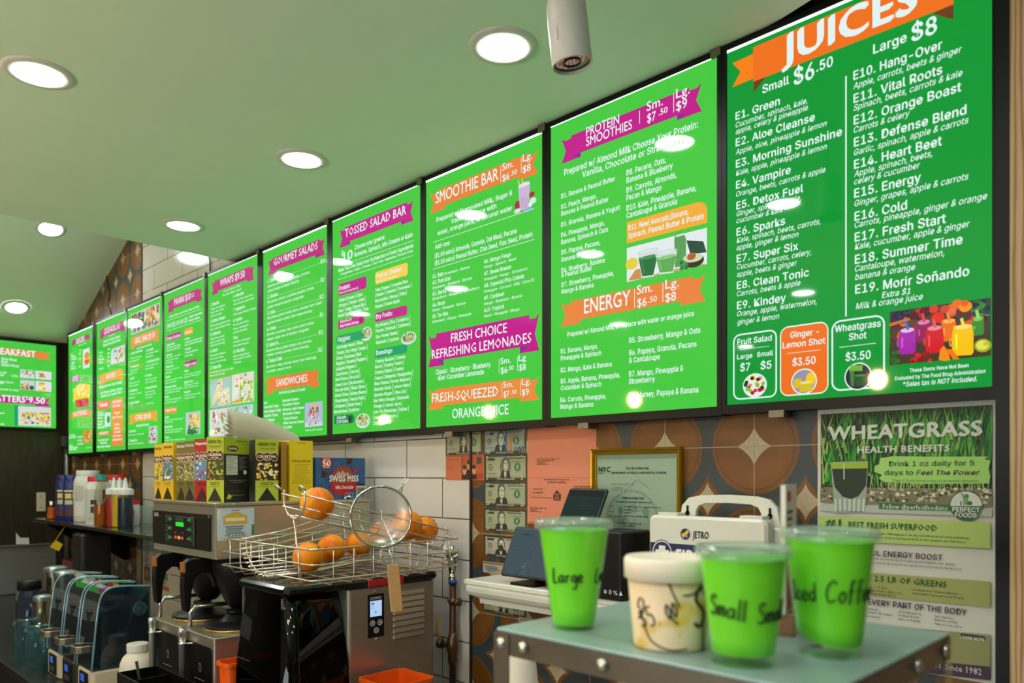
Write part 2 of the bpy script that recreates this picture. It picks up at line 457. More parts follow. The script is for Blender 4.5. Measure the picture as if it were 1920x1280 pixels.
M_ROOM = mat('shop_wall_paint', (168, 158, 142), .8, noise=.06, nscale=5)
struct(MB().box(XL, 3.2, -3.72, -3.6, 0, 4.3).build('wall_front', M_ROOM))
struct(MB().box(3.2, 3.32, -3.72, YW, 0, 4.3).build('wall_right', M_ROOM))
struct(MB().box(XL - .12, 3.32, -3.72, YW + .12, -.06, 0).build('floor', mat('floor_tile', (156, 150, 142), .35, noise=.15, nscale=6)))
# the low ceiling stops at a soffit edge on the left and curves away from the wall on the right
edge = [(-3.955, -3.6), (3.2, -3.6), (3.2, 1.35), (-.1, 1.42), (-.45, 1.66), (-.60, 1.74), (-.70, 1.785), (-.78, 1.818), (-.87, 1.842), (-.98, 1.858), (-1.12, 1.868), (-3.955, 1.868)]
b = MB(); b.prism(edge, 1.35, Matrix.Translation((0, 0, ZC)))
struct(b.build('ceiling', M_CEIL_GLOW))
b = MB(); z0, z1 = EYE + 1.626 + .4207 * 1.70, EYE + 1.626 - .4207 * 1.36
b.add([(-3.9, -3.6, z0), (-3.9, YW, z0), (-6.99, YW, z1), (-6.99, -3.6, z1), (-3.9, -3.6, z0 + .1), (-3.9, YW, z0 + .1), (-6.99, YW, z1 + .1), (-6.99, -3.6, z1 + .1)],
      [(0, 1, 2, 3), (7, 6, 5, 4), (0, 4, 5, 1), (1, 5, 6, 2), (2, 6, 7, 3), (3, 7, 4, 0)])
struct(b.build('ceiling', M_CEIL_GLOW))
# dark metal trims between the tiles, the conduit corner and the pine post at the right
M_BLACK = mat('black_metal', (9, 9, 9), .4, .0, .25, noise=.2, nscale=40)
M_BLACKM = mat('black_plastic', (14, 14, 15), .42, spec=.3, noise=.15, nscale=60)
struct(MB().box(-2.090, -2.080, YW - .006, YW, .9, EYE + 1.14).build('trim_1', mat('tile_trim', (58, 50, 42), .4, .4)))
struct(MB().box(-5.350, -5.340, YW - .006, YW, .9, 4.2).build('trim_2', mat('tile_trim', (58, 50, 42))))
def pine():
    m = bpy.data.materials.new('pine_wood'); t, b = nt(m); L = t.links
    tc = t.nodes.new('ShaderNodeTexCoord'); mp = t.nodes.new('ShaderNodeMapping'); mp.inputs['Scale'].default_value = (7, 7, .55)
    w = t.nodes.new('ShaderNodeTexWave'); w.inputs['Scale'].default_value = 4; w.inputs['Distortion'].default_value = 6; w.inputs['Detail'].default_value = 2; w.inputs['Detail Scale'].default_value = 1.2
    r = t.nodes.new('ShaderNodeValToRGB'); r.color_ramp.elements[0].color = lin((188, 158, 112)) + (1,); r.color_ramp.elements[1].color = lin((146, 104, 60)) + (1,); r.color_ramp.elements[0].position = .45
    L.new(tc.outputs['Object'], mp.inputs[0]); L.new(mp.outputs[0], w.inputs['Vector']); L.new(w.outputs['Fac'], r.inputs[0]); L.new(r.outputs[0], b.inputs['Base Color']); b.inputs['Roughness'].default_value = .5
    return m
M_PINE = pine()
p0, p1 = onY(1880, 640, 1.80).x, onY(1893.5, 640, 1.74).x
struct(MB().box(p0, p1 + .004, 1.74, YW, 0, 4.2).build('trim_3', M_BLACK))
b = MB(); b.box(p1 + .004, p1 + .4, 1.72, 1.84, 0, EYE + .935); b.box(p1, p1 + .4, 1.70, 1.84, EYE + .937, 4.2)
struct(b.build('trim_4', M_PINE))
b = MB(); b.sm = True; b.cyl((XL + .05, YW - .03, .88), (XL + .05, YW - .03, EYE + .30), .022, 14); b.sm = False
b.box(XL + .015, XL + .09, YW - .07, YW, EYE + .23, EYE + .31)
tag(b.build('conduit_pipe', mat('galvanised', (120, 124, 116), .35, .8, noise=.2, nscale=30)), 'grey metal conduit pipe running down the far left corner of the walls', 'pipe')

# ------------------------------------------------------------------ ceiling downlights
M_TRIM = mat('downlight_trim', (206, 210, 204), .45)
M_DISC = mat('downlight_disc', (255, 255, 255), .5, emit=(250, 252, 255), es=DISC)
def downlight(x, y, z, label, tilt=0.0):
    t = thing('downlight', (x, y, z), label, 'ceiling light', 'recessed downlights')
    b = MB(); b.sm = True
    b.lathe([(.064, -.001), (.068, -.007), (.088, -.005), (.092, 0), (.092, .004)], 48, Matrix.Translation((x, y, z)), False, False)
    b.build('trim_ring', M_TRIM, t)
    b = MB(); b.lathe([(.0645, -.0015), (.0645, .002)], 48, Matrix.Translation((x, y, z)), True, True); b.build('lamp_disc', M_DISC, t)
    if tilt: t.rotation_euler = (0, tilt, 0)
    return t
g = 'round recessed downlight in the low ceiling, '
downlight(-1.45, 1.436, ZC, g + 'nearest the white security camera')
downlight(-2.488, 1.436, ZC, g + 'second along the menus from the security camera')
downlight(-3.536, 1.436, ZC, g + 'third along the menus, by the ceiling step')
downlight(-2.49, .602, ZC, g + 'at the far left, further from the menus')
for i, (x, y) in enumerate(((-3.536, .602), (-1.45, .602), (-4.58, .602), (-.41, .45), (.62, .45), (.62, -.4), (-.41, -.4))):  # the last four are added to brighten the cups and the right wall
    downlight(x, y, ZC, g + 'out of frame over the counter side, some added as fill')
for i, (x, y) in enumerate(((-2.07, -1.0), (-3.5, -1.0), (-.6, -1.0), (-3.3, -2.6), (-.8, -2.6))):
    downlight(x, y, ZC, g + 'behind the photographer over the shop floor')
sl = math.atan(.4207)
downlight(-5.654, 1.437, EYE + 1.626 - .4207 * .038 - .001, 'round recessed downlight in the sloped ceiling, the upper right one', -sl)
downlight(-6.55, 1.44, EYE + 1.626 - .4207 * .934 - .001, 'round recessed downlight in the sloped ceiling, the lower one above the breakfast menu', -sl)
downlight(-5.654, .602, EYE + 1.626 - .4207 * .038 - .001, 'round recessed downlight in the sloped ceiling, out of frame', -sl)

# ------------------------------------------------------------------ pendant lamps over the customer side, mirrored in the menus
M_BULB = mat('warm_bulb', (255, 220, 160), .5, emit=(255, 216, 160), es=BULB)
M_RIBGLASS = clear('pendant_glass', (246, 240, 226), .9, .05)
for i, x in enumerate((-1.45, -3.0, -4.4, -5.8)):
    y, z = -.5, EYE + .50; top = ZC if x > -3.95 else EYE + 1.626 - .4207 * (-5.616 - x) - .002
    t = thing('pendant_lamp', (x, y, top), 'glass pendant lamp on a black cord, out of frame, mirrored in the menus', 'pendant lamp', 'pendant lamps over the customer side'); T = Matrix.Translation((x, y, z))
    b = MB(); b.sm = True; b.sphere((x, y, z), .040, 20, 14, 1, 1, 1.2); b.build('bulb', M_BULB, t)
    b = MB(); rs = []
    for r, q in ((.155, -.09), (.150, -.03), (.125, .05), (.075, .105), (.03, .125)): rs.append([(x + r * (1 + .03 * math.cos(24 * 2 * math.pi * k / 96)) * math.cos(2 * math.pi * k / 96), y + r * (1 + .03 * math.cos(24 * 2 * math.pi * k / 96)) * math.sin(2 * math.pi * k / 96), z + q) for k in range(96)])
    b.sm = True; b.loft(rs, False, False); b.build('glass_shade', M_RIBGLASS, t)
    b = MB(); b.sm = True; b.cyl((x, y, z + .045), (x, y, z + .15), .022, 16); b.cyl((x, y, z + .15), (x, y, top - .02), .004, 8); b.cyl((x, y, top - .02), (x, y, top), .05, 20); b.build('cord_and_socket', M_BLACKM, t)

# ------------------------------------------------------------------ backlit menu boxes
def green_panel(name, rgb, es=1.0):
    m = bpy.data.materials.new(name); t, b = nt(m)
    b.inputs['Base Color'].default_value = (.01, .012, .01, 1); b.inputs['Roughness'].default_value = .035; b.inputs['Specular IOR Level'].default_value = .36
    b.inputs['Emission Color'].default_value = lin(rgb) + (1,); b.inputs['Emission Strength'].default_value = es
    return m
M_GREEN = green_panel('menu_green', (68, 200, 62)); M_GREEN2 = green_panel('menu_deep_green', (0, 150, 50))
M_INK = print_mat('menu_print', True, .035)
M_STRIP = mat('menu_edge_light', (255, 255, 255), .4, emit=(226, 240, 246), es=1.15)
M_CLIP = mat('clip_steel', (120, 116, 104), .4, .7)
WHT = (226, 243, 240); MAG = (194, 6, 138); MAG2 = (132, 30, 150); ORA = (233, 128, 58); ORA2 = (170, 80, 30); YEL = (244, 206, 84); TEAL = (0, 160, 100); DK = (70, 40, 26)

def zt(i): return EYE + 1.1285 - .0023 * i
def zb(i): return EYE + .1855 - .002 * i
EDGE_PX = [(1363.5, 1861), (1033, 1345.5), (799, 1018), (623.5, 789.5), (493.5, 614.5), (390, 484), (307.5, 384.8), (239.5, 304.8), (181, 237), (128.7, 174.6)]
GAPS = {i: (onY(EDGE_PX[i][0], 500, YP).x - onY(EDGE_PX[i + 1][1], 500, YP).x) / 2 for i in range(9)}      # half gap to the next box on the left
def menu_box(i, xl, xr, green, label, fl=None, fr=None):
    """xl, xr: left and right edge of the lit sheet along the wall"""
    fl = xl - GAPS.get(i, .02) + .0006; fr = xr + GAPS.get(i - 1, .02) - .0006
    t = thing('menu_lightbox', ((xl + xr) / 2, YW, zb(i)), label, 'menu board', 'row of lit menu boxes along the back wall')
    b = MB(); d0, d1 = YP - .004, YW; a, c = zb(i), zt(i)
    b.box(fl, xl, d0, d1, a - .024, c + .016); b.box(xr, fr, d0, d1, a - .024, c + .016)
    b.box(xl, xr, d0, d1, c, c + .016); b.box(xl, xr, d0, d1, a - .024, a); b.box(xl, xr, YP + .006, d1, a, c)
    b.build('frame', M_BLACK, t)
    MB().box(xl, xr, YP, YP + .005, a, c).build('backlit_sheet', green, t)
    MB().box(xl, xr, YP - .0015, YP, c - (.007 if i in (0, 2, 4, 9) else .003), c).build('edge_light', M_STRIP, t)
    MB().box(xl + .12, xl + .16, YP - .008, YP + .03, a - .040, a - .022).build('clip', M_CLIP, t)
    if i: MB().box(fr - .03, fr - .0005, YP - .010, YP + .02, c - .004, c + .022).build('clip', M_CLIP, t)
    return t

def photo_blobs(p, x0, y0, x1, y1, cols, n, r, seed, bg=None, flat=.7):
    rnd = random.Random(seed)
    if bg: p.rect(x0, y0, x1, y1, bg)
    a0, b1 = p.m(x0, y0); a1, b0 = p.m(x1, y1); W, H = a1 - a0, b1 - b0
    for _ in range(n):
        rr = r * rnd.uniform(.5, 1.1) * H; rb = rr * rnd.uniform(flat, 1)
        ca, cb = a0 + W * rnd.random(), b0 + H * rnd.random(); ca = min(max(ca, a0 + rr), a1 - rr); cb = min(max(cb, b0 + rb), b1 - rb)
        c, d = math.cos(0), 0; k = 8 + rnd.randrange(3); ph = rnd.random() * 6
        col = rnd.choice(cols); s = rnd.uniform(.82, 1.12)
        p.poly_ab([(ca + rr * math.cos(2 * math.pi * j / k) * rnd.uniform(.85, 1.0), cb + rb * math.sin(2 * math.pi * j / k) * rnd.uniform(.85, 1.0)) for j in range(k)], tuple(min(255, q * s) for q in col))
    return p
def sm_lg(p, rows):
    for r in rows: p.text(*r)

# ---- juices
A = lambda x: onY(x, 500, YP).x
t = menu_box(0, A(1363.5), A(1861), M_GREEN2, 'deep green JUICES menu box, the largest, at the right end of the row')
g, w, ph = Print.wall(), Print.wall(off=.0024), Print.wall(off=.0012); g.each = 'printed_tag'
J1, J2, J3, J4 = (1350, 0, 3.2), (1350, 380, 3.2), (1580, 0, 3.2), (1580, 380, 3.2)
g.view(*J1); w.view(*J1)
OJ = (240, 112, 26)
g.poly([(203, 470), (295, 440), (203, 555)], (108, 58, 30))
g.poly([(75, 380), (205, 322), (205, 470), (75, 525), (125, 430)], (248, 128, 16))
g.view(*J3).poly([(540, 82), (666, 25), (666, 120)], (108, 58, 30)).view(*J1)
g.rect(200, 285, 1401, 28, OJ)
w.text('JUICES', 380, 378, 1176, 158, WHT, 'bb'); w.text('Small', 258, 562, 415, 48, WHT, 'b'); w.text('$6', 447, 512, 565, 95, WHT, 'b'); w.text('.50', 582, 432, 678, 58, WHT, 'b')
w.texts([('E1. Green', 97, 722, 360), ('E2. Aloe Cleanse', 98, 880, 570), ('E3. Morning Sunshine', 99, 1008, 733), ('E4. Vampire', 100, 1134, 425), ('E5. Detox Fuel', 102, 1258, 500)], 45, WHT, 'b')
w.texts([('Cucumber, spinach, kale,', 97, 768, 527), ('apple, celery & pineapple', 97, 808, 530), ('Apple, aloe, pineapple & lemon', 97, 930, 642), ('Kale, apple, pineapple & lemon', 99, 1056, 643), ('Orange, beets, carrots & apple', 100, 1182, 635)], 31, WHT, 'mi')
w.view(*J2)
w.texts([('Ginger, spinach, apple,', 103, 84, 490), ('cucumber & kale', 102, 125, 380), ('Kale, spinach, beets, carrots,', 103, 243, 605), ('apple, ginger & lemon', 102, 287, 473), ('Cucumber, carrots, celery,', 105, 402, 550), ('apple, beets & ginger', 104, 447, 465), ('Carrots, beets & apple', 105, 563, 485), ('Orange, apple, watermelon,', 106, 683, 583), ('ginger & lemon', 106, 733, 357)], 31, WHT, 'mi')
w.texts([('E6. Sparks', 103, 200, 392), ('E7. Super Six', 104, 360, 470), ('E8. Clean Tonic', 105, 520, 535), ('E9. Kindey', 106, 640, 397)], 45, WHT, 'b')
a = A(1350 + 757 / 3.2); g.rect_ab(a - .0017, onY(1588, 593, YP).z, a + .0017, onY(1588, 142, YP).z, WHT)
g.view(*J2); g.outline(80, 793, 343, 1165, WHT, .004, .02)
g.rect(361, 748, 652, 1142, WHT, .022); g.rect(368, 755, 645, 1134, OJ, .018); g.outline(670, 712, 991, 1108, WHT, .004, .022)
w.text('Fruit Salad', 108, 853, 312, 34); w.text('Large', 106, 940, 196, 28); w.text('Small', 225, 925, 320, 28); w.text('$7', 125, 1012, 182, 46); w.text('$5', 247, 1000, 310, 46)
w.text('Ginger -', 425, 812, 595, 36); w.text('Lemon Shot', 380, 875, 633, 36); w.text('$3.50', 438, 980, 575, 44)
w.text('Wheatgrass', 693, 778, 966, 40); w.text('Shot', 777, 825, 880, 40); w.text('$3.50', 757, 950, 905, 48)
g.dots(118, 882, 298, 860, WHT, 20); g.dots(403, 905, 605, 882, WHT, 22); g.dots(717, 868, 937, 842, WHT, 24)
for cx, cy, r in ((210, 1095, 72), (505, 1072, 78), (830, 1042, 83)): g.ell(cx, cy, r, r, (225, 238, 230), 32)
ph.view(*J2); ph.ell(210, 1095, 64, 64, (120, 40, 30), 28); rnd = random.Random(3)
for k in range(34):
    an, q = rnd.random() * 6.28, 54 * math.sqrt(rnd.random()); ph.ell(210 + q * math.cos(an), 1095 + q * math.sin(an), 12, 12, rnd.choice([(226, 30, 40), (250, 190, 20), (60, 40, 60), (240, 230, 60), (140, 190, 40), (240, 120, 90), (170, 20, 60)]), 10)
ph.cut(); ph.ell(505, 1072, 70, 70, (150, 150, 170), 28); ph.ell(545, 1060, 28, 42, (250, 205, 10)); ph.rect(445, 1060, 490, 1110, (222, 190, 30)); ph.rect(480, 1075, 555, 1130, (214, 190, 40)); ph.ell(518, 1078, 37, 9, (240, 222, 120))
ph.cut(); ph.ell(830, 1042, 75, 75, (44, 40, 62), 28)
for k in range(9): ph.seg(780 + k * 9, 1010, 790 + k * 8, 975, (110, 190, 50), .003)
ph.poly([(780, 1010), (808, 1008), (806, 1100), (788, 1100)], (70, 130, 60)); ph.poly([(805, 1040), (880, 1032), (872, 1095), (815, 1100)], (28, 84, 38)); ph.ell(842, 1036, 37, 6, (60, 150, 60))
w.view(*J3); w.text('Large', 187, 325, 385, 55); w.text('$8', 417, 252, 565, 100)
H = [('E10. Hang-Over', 68, 482, 597), ('E11. Vital Roots', 69, 620, 598), ('E12. Orange Boast', 70, 750, 712), ('E13. Defense Blend', 71, 882, 743), ('E14. Heart Beet', 72, 1015, 595), ('E15. Energy', 73, 1188, 470)]
w.texts(H, 52, WHT, 'b')
w.texts([('Apple, carrots, beets & ginger', 66, 538, 717), ('Spinach, beets, carrots & kale', 68, 668, 720), ('Carrots & celery', 70, 800, 405), ('Garlic, spinach, apple & carrots', 71, 935, 757), ('Apple, spinach, beets,', 72, 1063, 540), ('celery & cucumber', 72, 1110, 467), ('Ginger, grapes, apple & carrots', 74, 1240, 757)], 36, WHT, 'mi')
w.view(*J4)
w.texts([('E16. Cold', 75, 110, 387), ('E17. Fresh Start', 76, 235, 620), ('E18. Summer Time', 77, 368, 720), ('E19. Morir Soñando', 79, 547, 760)], 52, WHT, 'b')
w.texts([('Carrots, pineapple, ginger & orange', 75, 153, 868), ('Kale, cucumber, apple & ginger', 76, 283, 765), ('Cantaloupe, watermelon,', 77, 415, 612), ('banana & orange', 77, 465, 437), ('Milk & orange juice', 82, 640, 483)], 36, WHT, 'mi')
w.texts([('Extra $1', 238, 572, 408, 34), ('*Sales tax is NOT included.', 365, 1103, 808, 28)], 30, WHT, 'bi')
w.texts([('These Items Have Not Been', 405, 1017, 757, 22), ('Evaluated by The Food Drug Administration', 317, 1065, 858, 22)], 22, WHT, 'b')
# photograph of smoothie jars
ph.cut(); ph.view(*J4); ph.rect(285, 655, 891, 918, (70, 58, 50))
photo_blobs(ph, 285, 655, 891, 780, [(120, 20, 40), (60, 30, 50), (200, 40, 30), (230, 90, 20), (90, 60, 40)], 40, .2, 11)
photo_blobs(ph, 290, 660, 400, 722, [(34, 44, 92), (50, 60, 120), (20, 26, 60)], 34, .16, 12)
photo_blobs(ph, 770, 585, 890, 680, [(60, 130, 50), (40, 90, 40), (90, 160, 60), (40, 50, 90)], 26, .2, 13)
ph.poly([(285, 725), (410, 690), (410, 705), (285, 745)], (190, 120, 50))
for x, y, r, c in ((575, 690, 40, (226, 44, 30)), (550, 640, 30, (214, 60, 44)), (615, 640, 30, (206, 70, 50)), (690, 610, 34, (236, 110, 30)), (740, 625, 40, (246, 150, 20)), (660, 650, 26, (230, 110, 70)), (735, 605, 24, (240, 90, 30)), (430, 680, 30, (88, 16, 40)), (495, 650, 30, (96, 20, 44))): ph.ell(x, y, r, r * .8, c, 14)
ph.poly([(285, 850), (891, 790), (891, 918), (285, 975)], (74, 56, 42))
def jar(x, y, wd, h, c, top, straw):
    ph.poly([(x - wd * .42, y - h), (x + wd * .42, y - h - 8), (x + wd * .5, y - h + 40), (x + wd * .5, y - 22), (x + wd * .4, y - 6), (x - wd * .4, y), (x - wd * .5, y - 16), (x - wd * .5, y - h + 46)], c)
    ph.ell(x, y - h + 6, wd * .4, 14, top); ph.ell(x - wd * .56, y - h * .45, 10, 26, c); ph.ell(x - wd * .56, y - h * .45, 5, 18, (120, 100, 90))
    ph.seg(x + 4, y - h + 4, x - 8, y - h - 46, straw, .006); ph.seg(x - wd * .3, y - 40, x - wd * .3, y - h + 50, tuple(min(255, q + 60) for q in c), .003)
jar(490, 840, 92, 128, (150, 20, 92), (220, 130, 180), (230, 60, 70)); jar(640, 835, 92, 130, (240, 112, 20), (250, 180, 90), (250, 130, 40)); jar(815, 800, 74, 108, (62, 140, 44), (120, 200, 90), (150, 220, 120))
jar(392, 912, 100, 152, (168, 36, 172), (230, 190, 236), (60, 110, 210)); jar(556, 905, 108, 158, (214, 28, 40), (240, 140, 150), (236, 90, 90)); jar(725, 920, 128, 180, (250, 196, 10), (255, 226, 110), (240, 222, 80))
ph.poly([(580, 945), (590, 880), (612, 858), (640, 900), (650, 945), (618, 950)], (246, 142, 16)); ph.poly([(625, 880), (660, 880), (705, 938), (668, 942)], (240, 120, 16)); ph.ell(845, 858, 52, 40, (150, 180, 40), 18, -.25); ph.ell(842, 856, 38, 28, (236, 224, 90), 18, -.25); ph.ell(862, 848, 14, 12, (200, 190, 60))
photo_blobs(ph, 410, 905, 570, 955, [(200, 30, 40), (150, 20, 30)], 12, .3, 14); photo_blobs(ph, 290, 890, 350, 968, [(30, 70, 34), (50, 100, 44)], 14, .2, 15)
g.build('printed_lines', M_INK, t); ph.build('picture', M_INK, t); w.build('lettering', M_INK, t)

# ---- protein smoothies and energy
t = menu_box(1, A(1033), A(1345.5), M_GREEN, 'green PROTEIN SMOOTHIES and ENERGY menu box, just left of the juices one')
g, w, ph = Print.wall(), Print.wall(off=.0024), Print.wall(off=.0012); g.each = 'printed_tag'
P1, P2 = (1020, 90, 2.909), (1020, 370, 2.909)
g.view(*P1).banner(150, 478, 793, 345, 97, 862, MAG, MAG2)
g.view(*P2).banner(147, 568, 812, 553, 95, 882, ORA, ORA)
g.view(*P1)
for x, y0, y1 in ((523, 342, 412), (709, 248, 352)): g.line(x, y0, x, y1, WHT, .0022)
g.rect(453, 951, 892, 953, (242, 172, 54), .07, '1000'); g.view(*P2)
g.rect(453, 136, 892, 136, (242, 172, 54), .05, '1001')
for x, y0, y1 in ((495, 500, 602), (650, 467, 570)): g.line(x, y0, x, y1, WHT, .0022)
w.view(*P1)
w.texts([('PROTEIN', 233, 483, 412, 48), ('SMOOTHIES', 233, 537, 482, 48), ('Sm.', 563, 347, 650, 50), ('$7', 566, 410, 612, 48), ('.50', 628, 370, 676, 32), ('Lg.', 723, 277, 797, 50), ('$9', 724, 346, 782, 50)], 50, WHT, 'm')
w.texts([('Prepared w/ Almond Milk Choose Your Protein:', 113, 697, 842), ('Vanilla, Chocolate or Strawberry', 212, 708, 765)], 34, WHT, 'b')
w.texts([('D1. Banana & Peanut Butter', 97, 822, 390), ('D2. Peach, Mango,', 97, 880, 288), ('Banana & Peanut Butter', 97, 917, 354), ('D3. Granola, Banana & Yogurt', 97, 977, 416), ('D4. Pineapple, Mango,', 97, 1033, 332), ('Banana, Spinach & Oats', 97, 1072, 352), ('D5. Papaya, Pecans,', 98, 1128, 308), ('Banana & Granola', 98, 1167, 286), ('D6. Blueberry, Banana', 98, 1226, 332), ('& Peanut Butter', 98, 1252, 264)], 25, WHT, 'b')
w.texts([('D8. Pecans, Oats,', 453, 697, 667), ('Banana & Blueberry', 453, 738, 704), ('D9. Carrots, Almonds,', 453, 792, 725), ('Pecan & Mango', 453, 833, 642), ('D10. Kale, Pineapple, Banana,', 453, 890, 832), ('Cantaloupe & Granola', 453, 930, 728), ('D11. New! Avocado,Banana,', 463, 997, 790), ('Spinach, Peanut Butter & Protein', 463, 1040, 873)], 30, WHT, 'b')
w.view(*P2)
w.texts([('D7. Strawberry, Pineapple,', 99, 490, 383), ('Mango & Banana', 99, 527, 272), ('B1. Banana, Mango,', 95, 852, 296), ('Pineapple & Spinach', 95, 890, 314), ('B2. Mango, Kale & Banana', 95, 955, 371), ('B3. Apple, Banana, Pineapple,', 95, 1015, 417), ('Cucumber & Spinach', 95, 1052, 314), ('B4. Carrots, Pineapple,', 93, 1117, 340), ('Mango & Banana', 93, 1154, 270), ('Prepared w/ Almond Milk, or replace with water or orange juice', 131, 760, 820)], 25, WHT, 'b')
w.texts([('B5. Strawberry, Mango & Oats', 468, 795, 855), ('B6. Papaya, Granola, Pecans', 468, 862, 834), ('& Cantaloupe', 468, 903, 634), ('B7. Mango, Pineapple &', 467, 978, 762), ('Strawberry', 466, 1018, 607), ('B8. Mamey, Papaya & Banana', 466, 1095, 844)], 29, WHT, 'b')
w.texts([('ENERGY', 222, 634, 473, 76), ('Sm.', 510, 530, 593, 48), ('$6', 512, 600, 562, 46), ('.50', 572, 575, 618, 30), ('Lg.', 665, 500, 738, 48), ('$8', 665, 571, 722, 46)], 50, WHT, 'm')
ph.view(*P2); ph.poly([(453, 277), (890, 165), (890, 364), (453, 462)], (226, 234, 236))
ph.ell(480, 362, 34, 32, (228, 206, 60)); ph.poly([(460, 455), (500, 395), (530, 388), (560, 440)], (206, 140, 80)); ph.poly([(500, 445), (720, 390), (880, 360), (880, 366), (620, 425)], (206, 160, 110))
ph.poly([(778, 235), (870, 240), (888, 300), (800, 310)], (36, 74, 58)); ph.poly([(712, 230), (722, 196), (762, 192), (776, 226), (776, 370), (716, 384)], (86, 158, 86)); ph.rect(722, 205, 764, 206, (220, 230, 226))
def glass(x0, x1, x2, x3, yt, yl, yb, c, c2):
    ph.poly([(x0, yt), (x1, yt - 12), (x3, yb - 8), (x2, yb)], (214, 224, 222)); k = (yl - yt) / (yb - yt)
    ph.poly([(x0 + (x2 - x0) * k, yl), (x1 + (x3 - x1) * k, yl - 10), (x3 - 3, yb - 16), (x2 + 3, yb - 10)], c); ph.ell((x0 + x1) / 2, yl - 4, (x1 - x0) * .46, 10, c2); ph.ell((x0 + x1) / 2, yt - 6, (x1 - x0) * .5, 12, (190, 205, 204)); ph.ell((x0 + x1) / 2, yt - 6, (x1 - x0) * .44, 8, (222, 230, 232))
    ph.seg(x2 + 14, yb - 24, x0 + 22, yl + 18, c2, .003)
glass(512, 626, 534, 600, 300, 330, 440, (32, 110, 56), (60, 150, 84)); glass(608, 728, 630, 706, 305, 330, 420, (92, 170, 84), (140, 200, 120))
ph.ell(816, 345, 58, 38, (44, 44, 30), 22, -.1); ph.ell(812, 330, 54, 24, (206, 214, 170), 22, -.1); ph.ell(806, 322, 24, 20, (176, 92, 54)); photo_blobs(ph, 740, 345, 800, 390, [(30, 110, 60), (60, 150, 80)], 9, .3, 21)
g.build('printed_lines', M_INK, t); ph.build('picture', M_INK, t); w.build('lettering', M_INK, t)

# ---- smoothie bar
t = menu_box(2, A(799), A(1018), M_GREEN, 'green SMOOTHIE BAR and FRESH CHOICE lemonades menu box, third from the right end')
g, w, ph = Print.wall(), Print.wall(off=.0024), Print.wall(off=.0012); g.each = 'printed_tag'
S1, S2 = (790, 240, 4), (790, 500, 4)
g.view(*S1).banner(128, 466, 805, 338, 68, 875, ORA, ORA); g.line(597, 285, 597, 405, WHT, .002); g.line(751, 225, 751, 335, WHT, .002)
for a in ((88, 860, 850, 602), (88, 1062, 850, 832)): g.line(*a, WHT, .0018)
g.view(*S2).banner(113, 502, 812, 592, 55, 887, MAG, MAG2); g.banner(108, 917, 812, 975, 55, 883, (234, 140, 60), (234, 140, 60))
for x, y0, y1 in ((586, 692, 800), (724, 672, 782), (606, 870, 980), (745, 853, 963)): g.line(x, y0, x, y1, WHT, .002)
w.view(*S1)
w.texts([('SMOOTHIE BAR', 112, 568, 580, 82), ('Sm.', 610, 322, 693, 52), ('$6', 612, 402, 663, 50), ('.50', 672, 360, 720, 34), ('Lg.', 764, 255, 835, 52), ('$8', 764, 340, 822, 52)], 50, WHT, 'm')
w.texts([('Prepared w/ Evaporated Milk, Sugar &', 118, 706, 685), ('Vanilla Replace with', 228, 718, 565), ('water, orange juice, or coconut water', 125, 806, 685), ('Add-ons:', 107, 910, 218), ('($1.00 extra) Almonds, Granola, Oat Meal, Pecans', 105, 977, 718), ('($1.50 extra) Peanut Butter, Chia Seed, Flax Seed, Protein', 105, 1032, 836)], 33, WHT, 'b')
TT = [('A1. Baby', 88, 1128, 172), ('A2. First Kiss', 88, 1175, 222), ('A6. Mango Fango', 474, 1017, 676), ('A7. Sweet Breeze', 475, 1107, 676), ('A8. Especial Piña Colada', 475, 1198, 773)]
w.texts(TT, 29, WHT, 'b')
w.texts([('Strawberry · Banana', 177, 1103, 367), ('Strawberry · Blueberry · Banana', 86, 1212, 382), ('Mango · Spinach · Beets', 473, 1055, 716), ('Pineapple · Mango · Strawberry', 475, 1147, 802), ('Pineapple · Coconut · Milk · Extra $1', 474, 1238, 852)], 20, WHT, 'mi')
w.view(*S2)
w.texts([('A3. Berris', 87, 220, 188), ('A4. Moon', 87, 303, 180), ('A5. Tex Mex', 87, 388, 205), ('A9. Caribean', 474, 250, 624), ('A10. Tropical', 474, 342, 624)], 29, WHT, 'b')
w.texts([('Black Berry · Blueberry · Strawberry', 87, 253, 440), ('Mango · Pineapple · Banana', 87, 338, 333), ('Strawberry · Papaya · Pineapple', 86, 424, 378), ('Mango · Blueberry · Banana', 474, 290, 760), ('Peach · Pineapple · Mango', 474, 382, 740)], 20, WHT, 'mi')
w.texts([('FRESH CHOICE', 226, 569, 645, 66), ('REFRESHING LEMONADES', 84, 692, 828, 66), ('FRESH-SQUEEZED', 84, 1019, 582, 66), ('ORANGE JUICE', 236, 1137, 657, 70), ('Sm.', 598, 730, 674, 44), ('$6', 600, 802, 648, 46), ('.50', 655, 775, 695, 30), ('Lg', 735, 707, 787, 44), ('$8', 737, 779, 787, 46), ('Sm.', 619, 908, 694, 44), ('$7', 621, 980, 663, 46), ('.50', 676, 955, 716, 30), ('Lg.', 758, 887, 823, 44), ('$9', 758, 965, 810, 46)], 50, WHT, 'm')
w.texts([('Classic · Strawberry · Blueberry', 112, 808, 522), ('· Kiwi ·Cucumber Lemonade', 118, 853, 472)], 35, WHT, 'b')
ph.view(*S1); ph.seg(762, 418, 752, 335, (240, 226, 120), .004); ph.seg(742, 440, 726, 392, (230, 220, 90), .004)
ph.ell(722, 582, 20, 36, (170, 40, 66)); ph.ell(830, 498, 22, 20, (160, 36, 60)); ph.ell(838, 545, 26, 24, (226, 228, 232)); ph.ell(722, 622, 24, 18, (222, 224, 228)); ph.ell(800, 610, 30, 18, (120, 180, 220)); ph.ell(818, 575, 16, 16, (232, 236, 240))
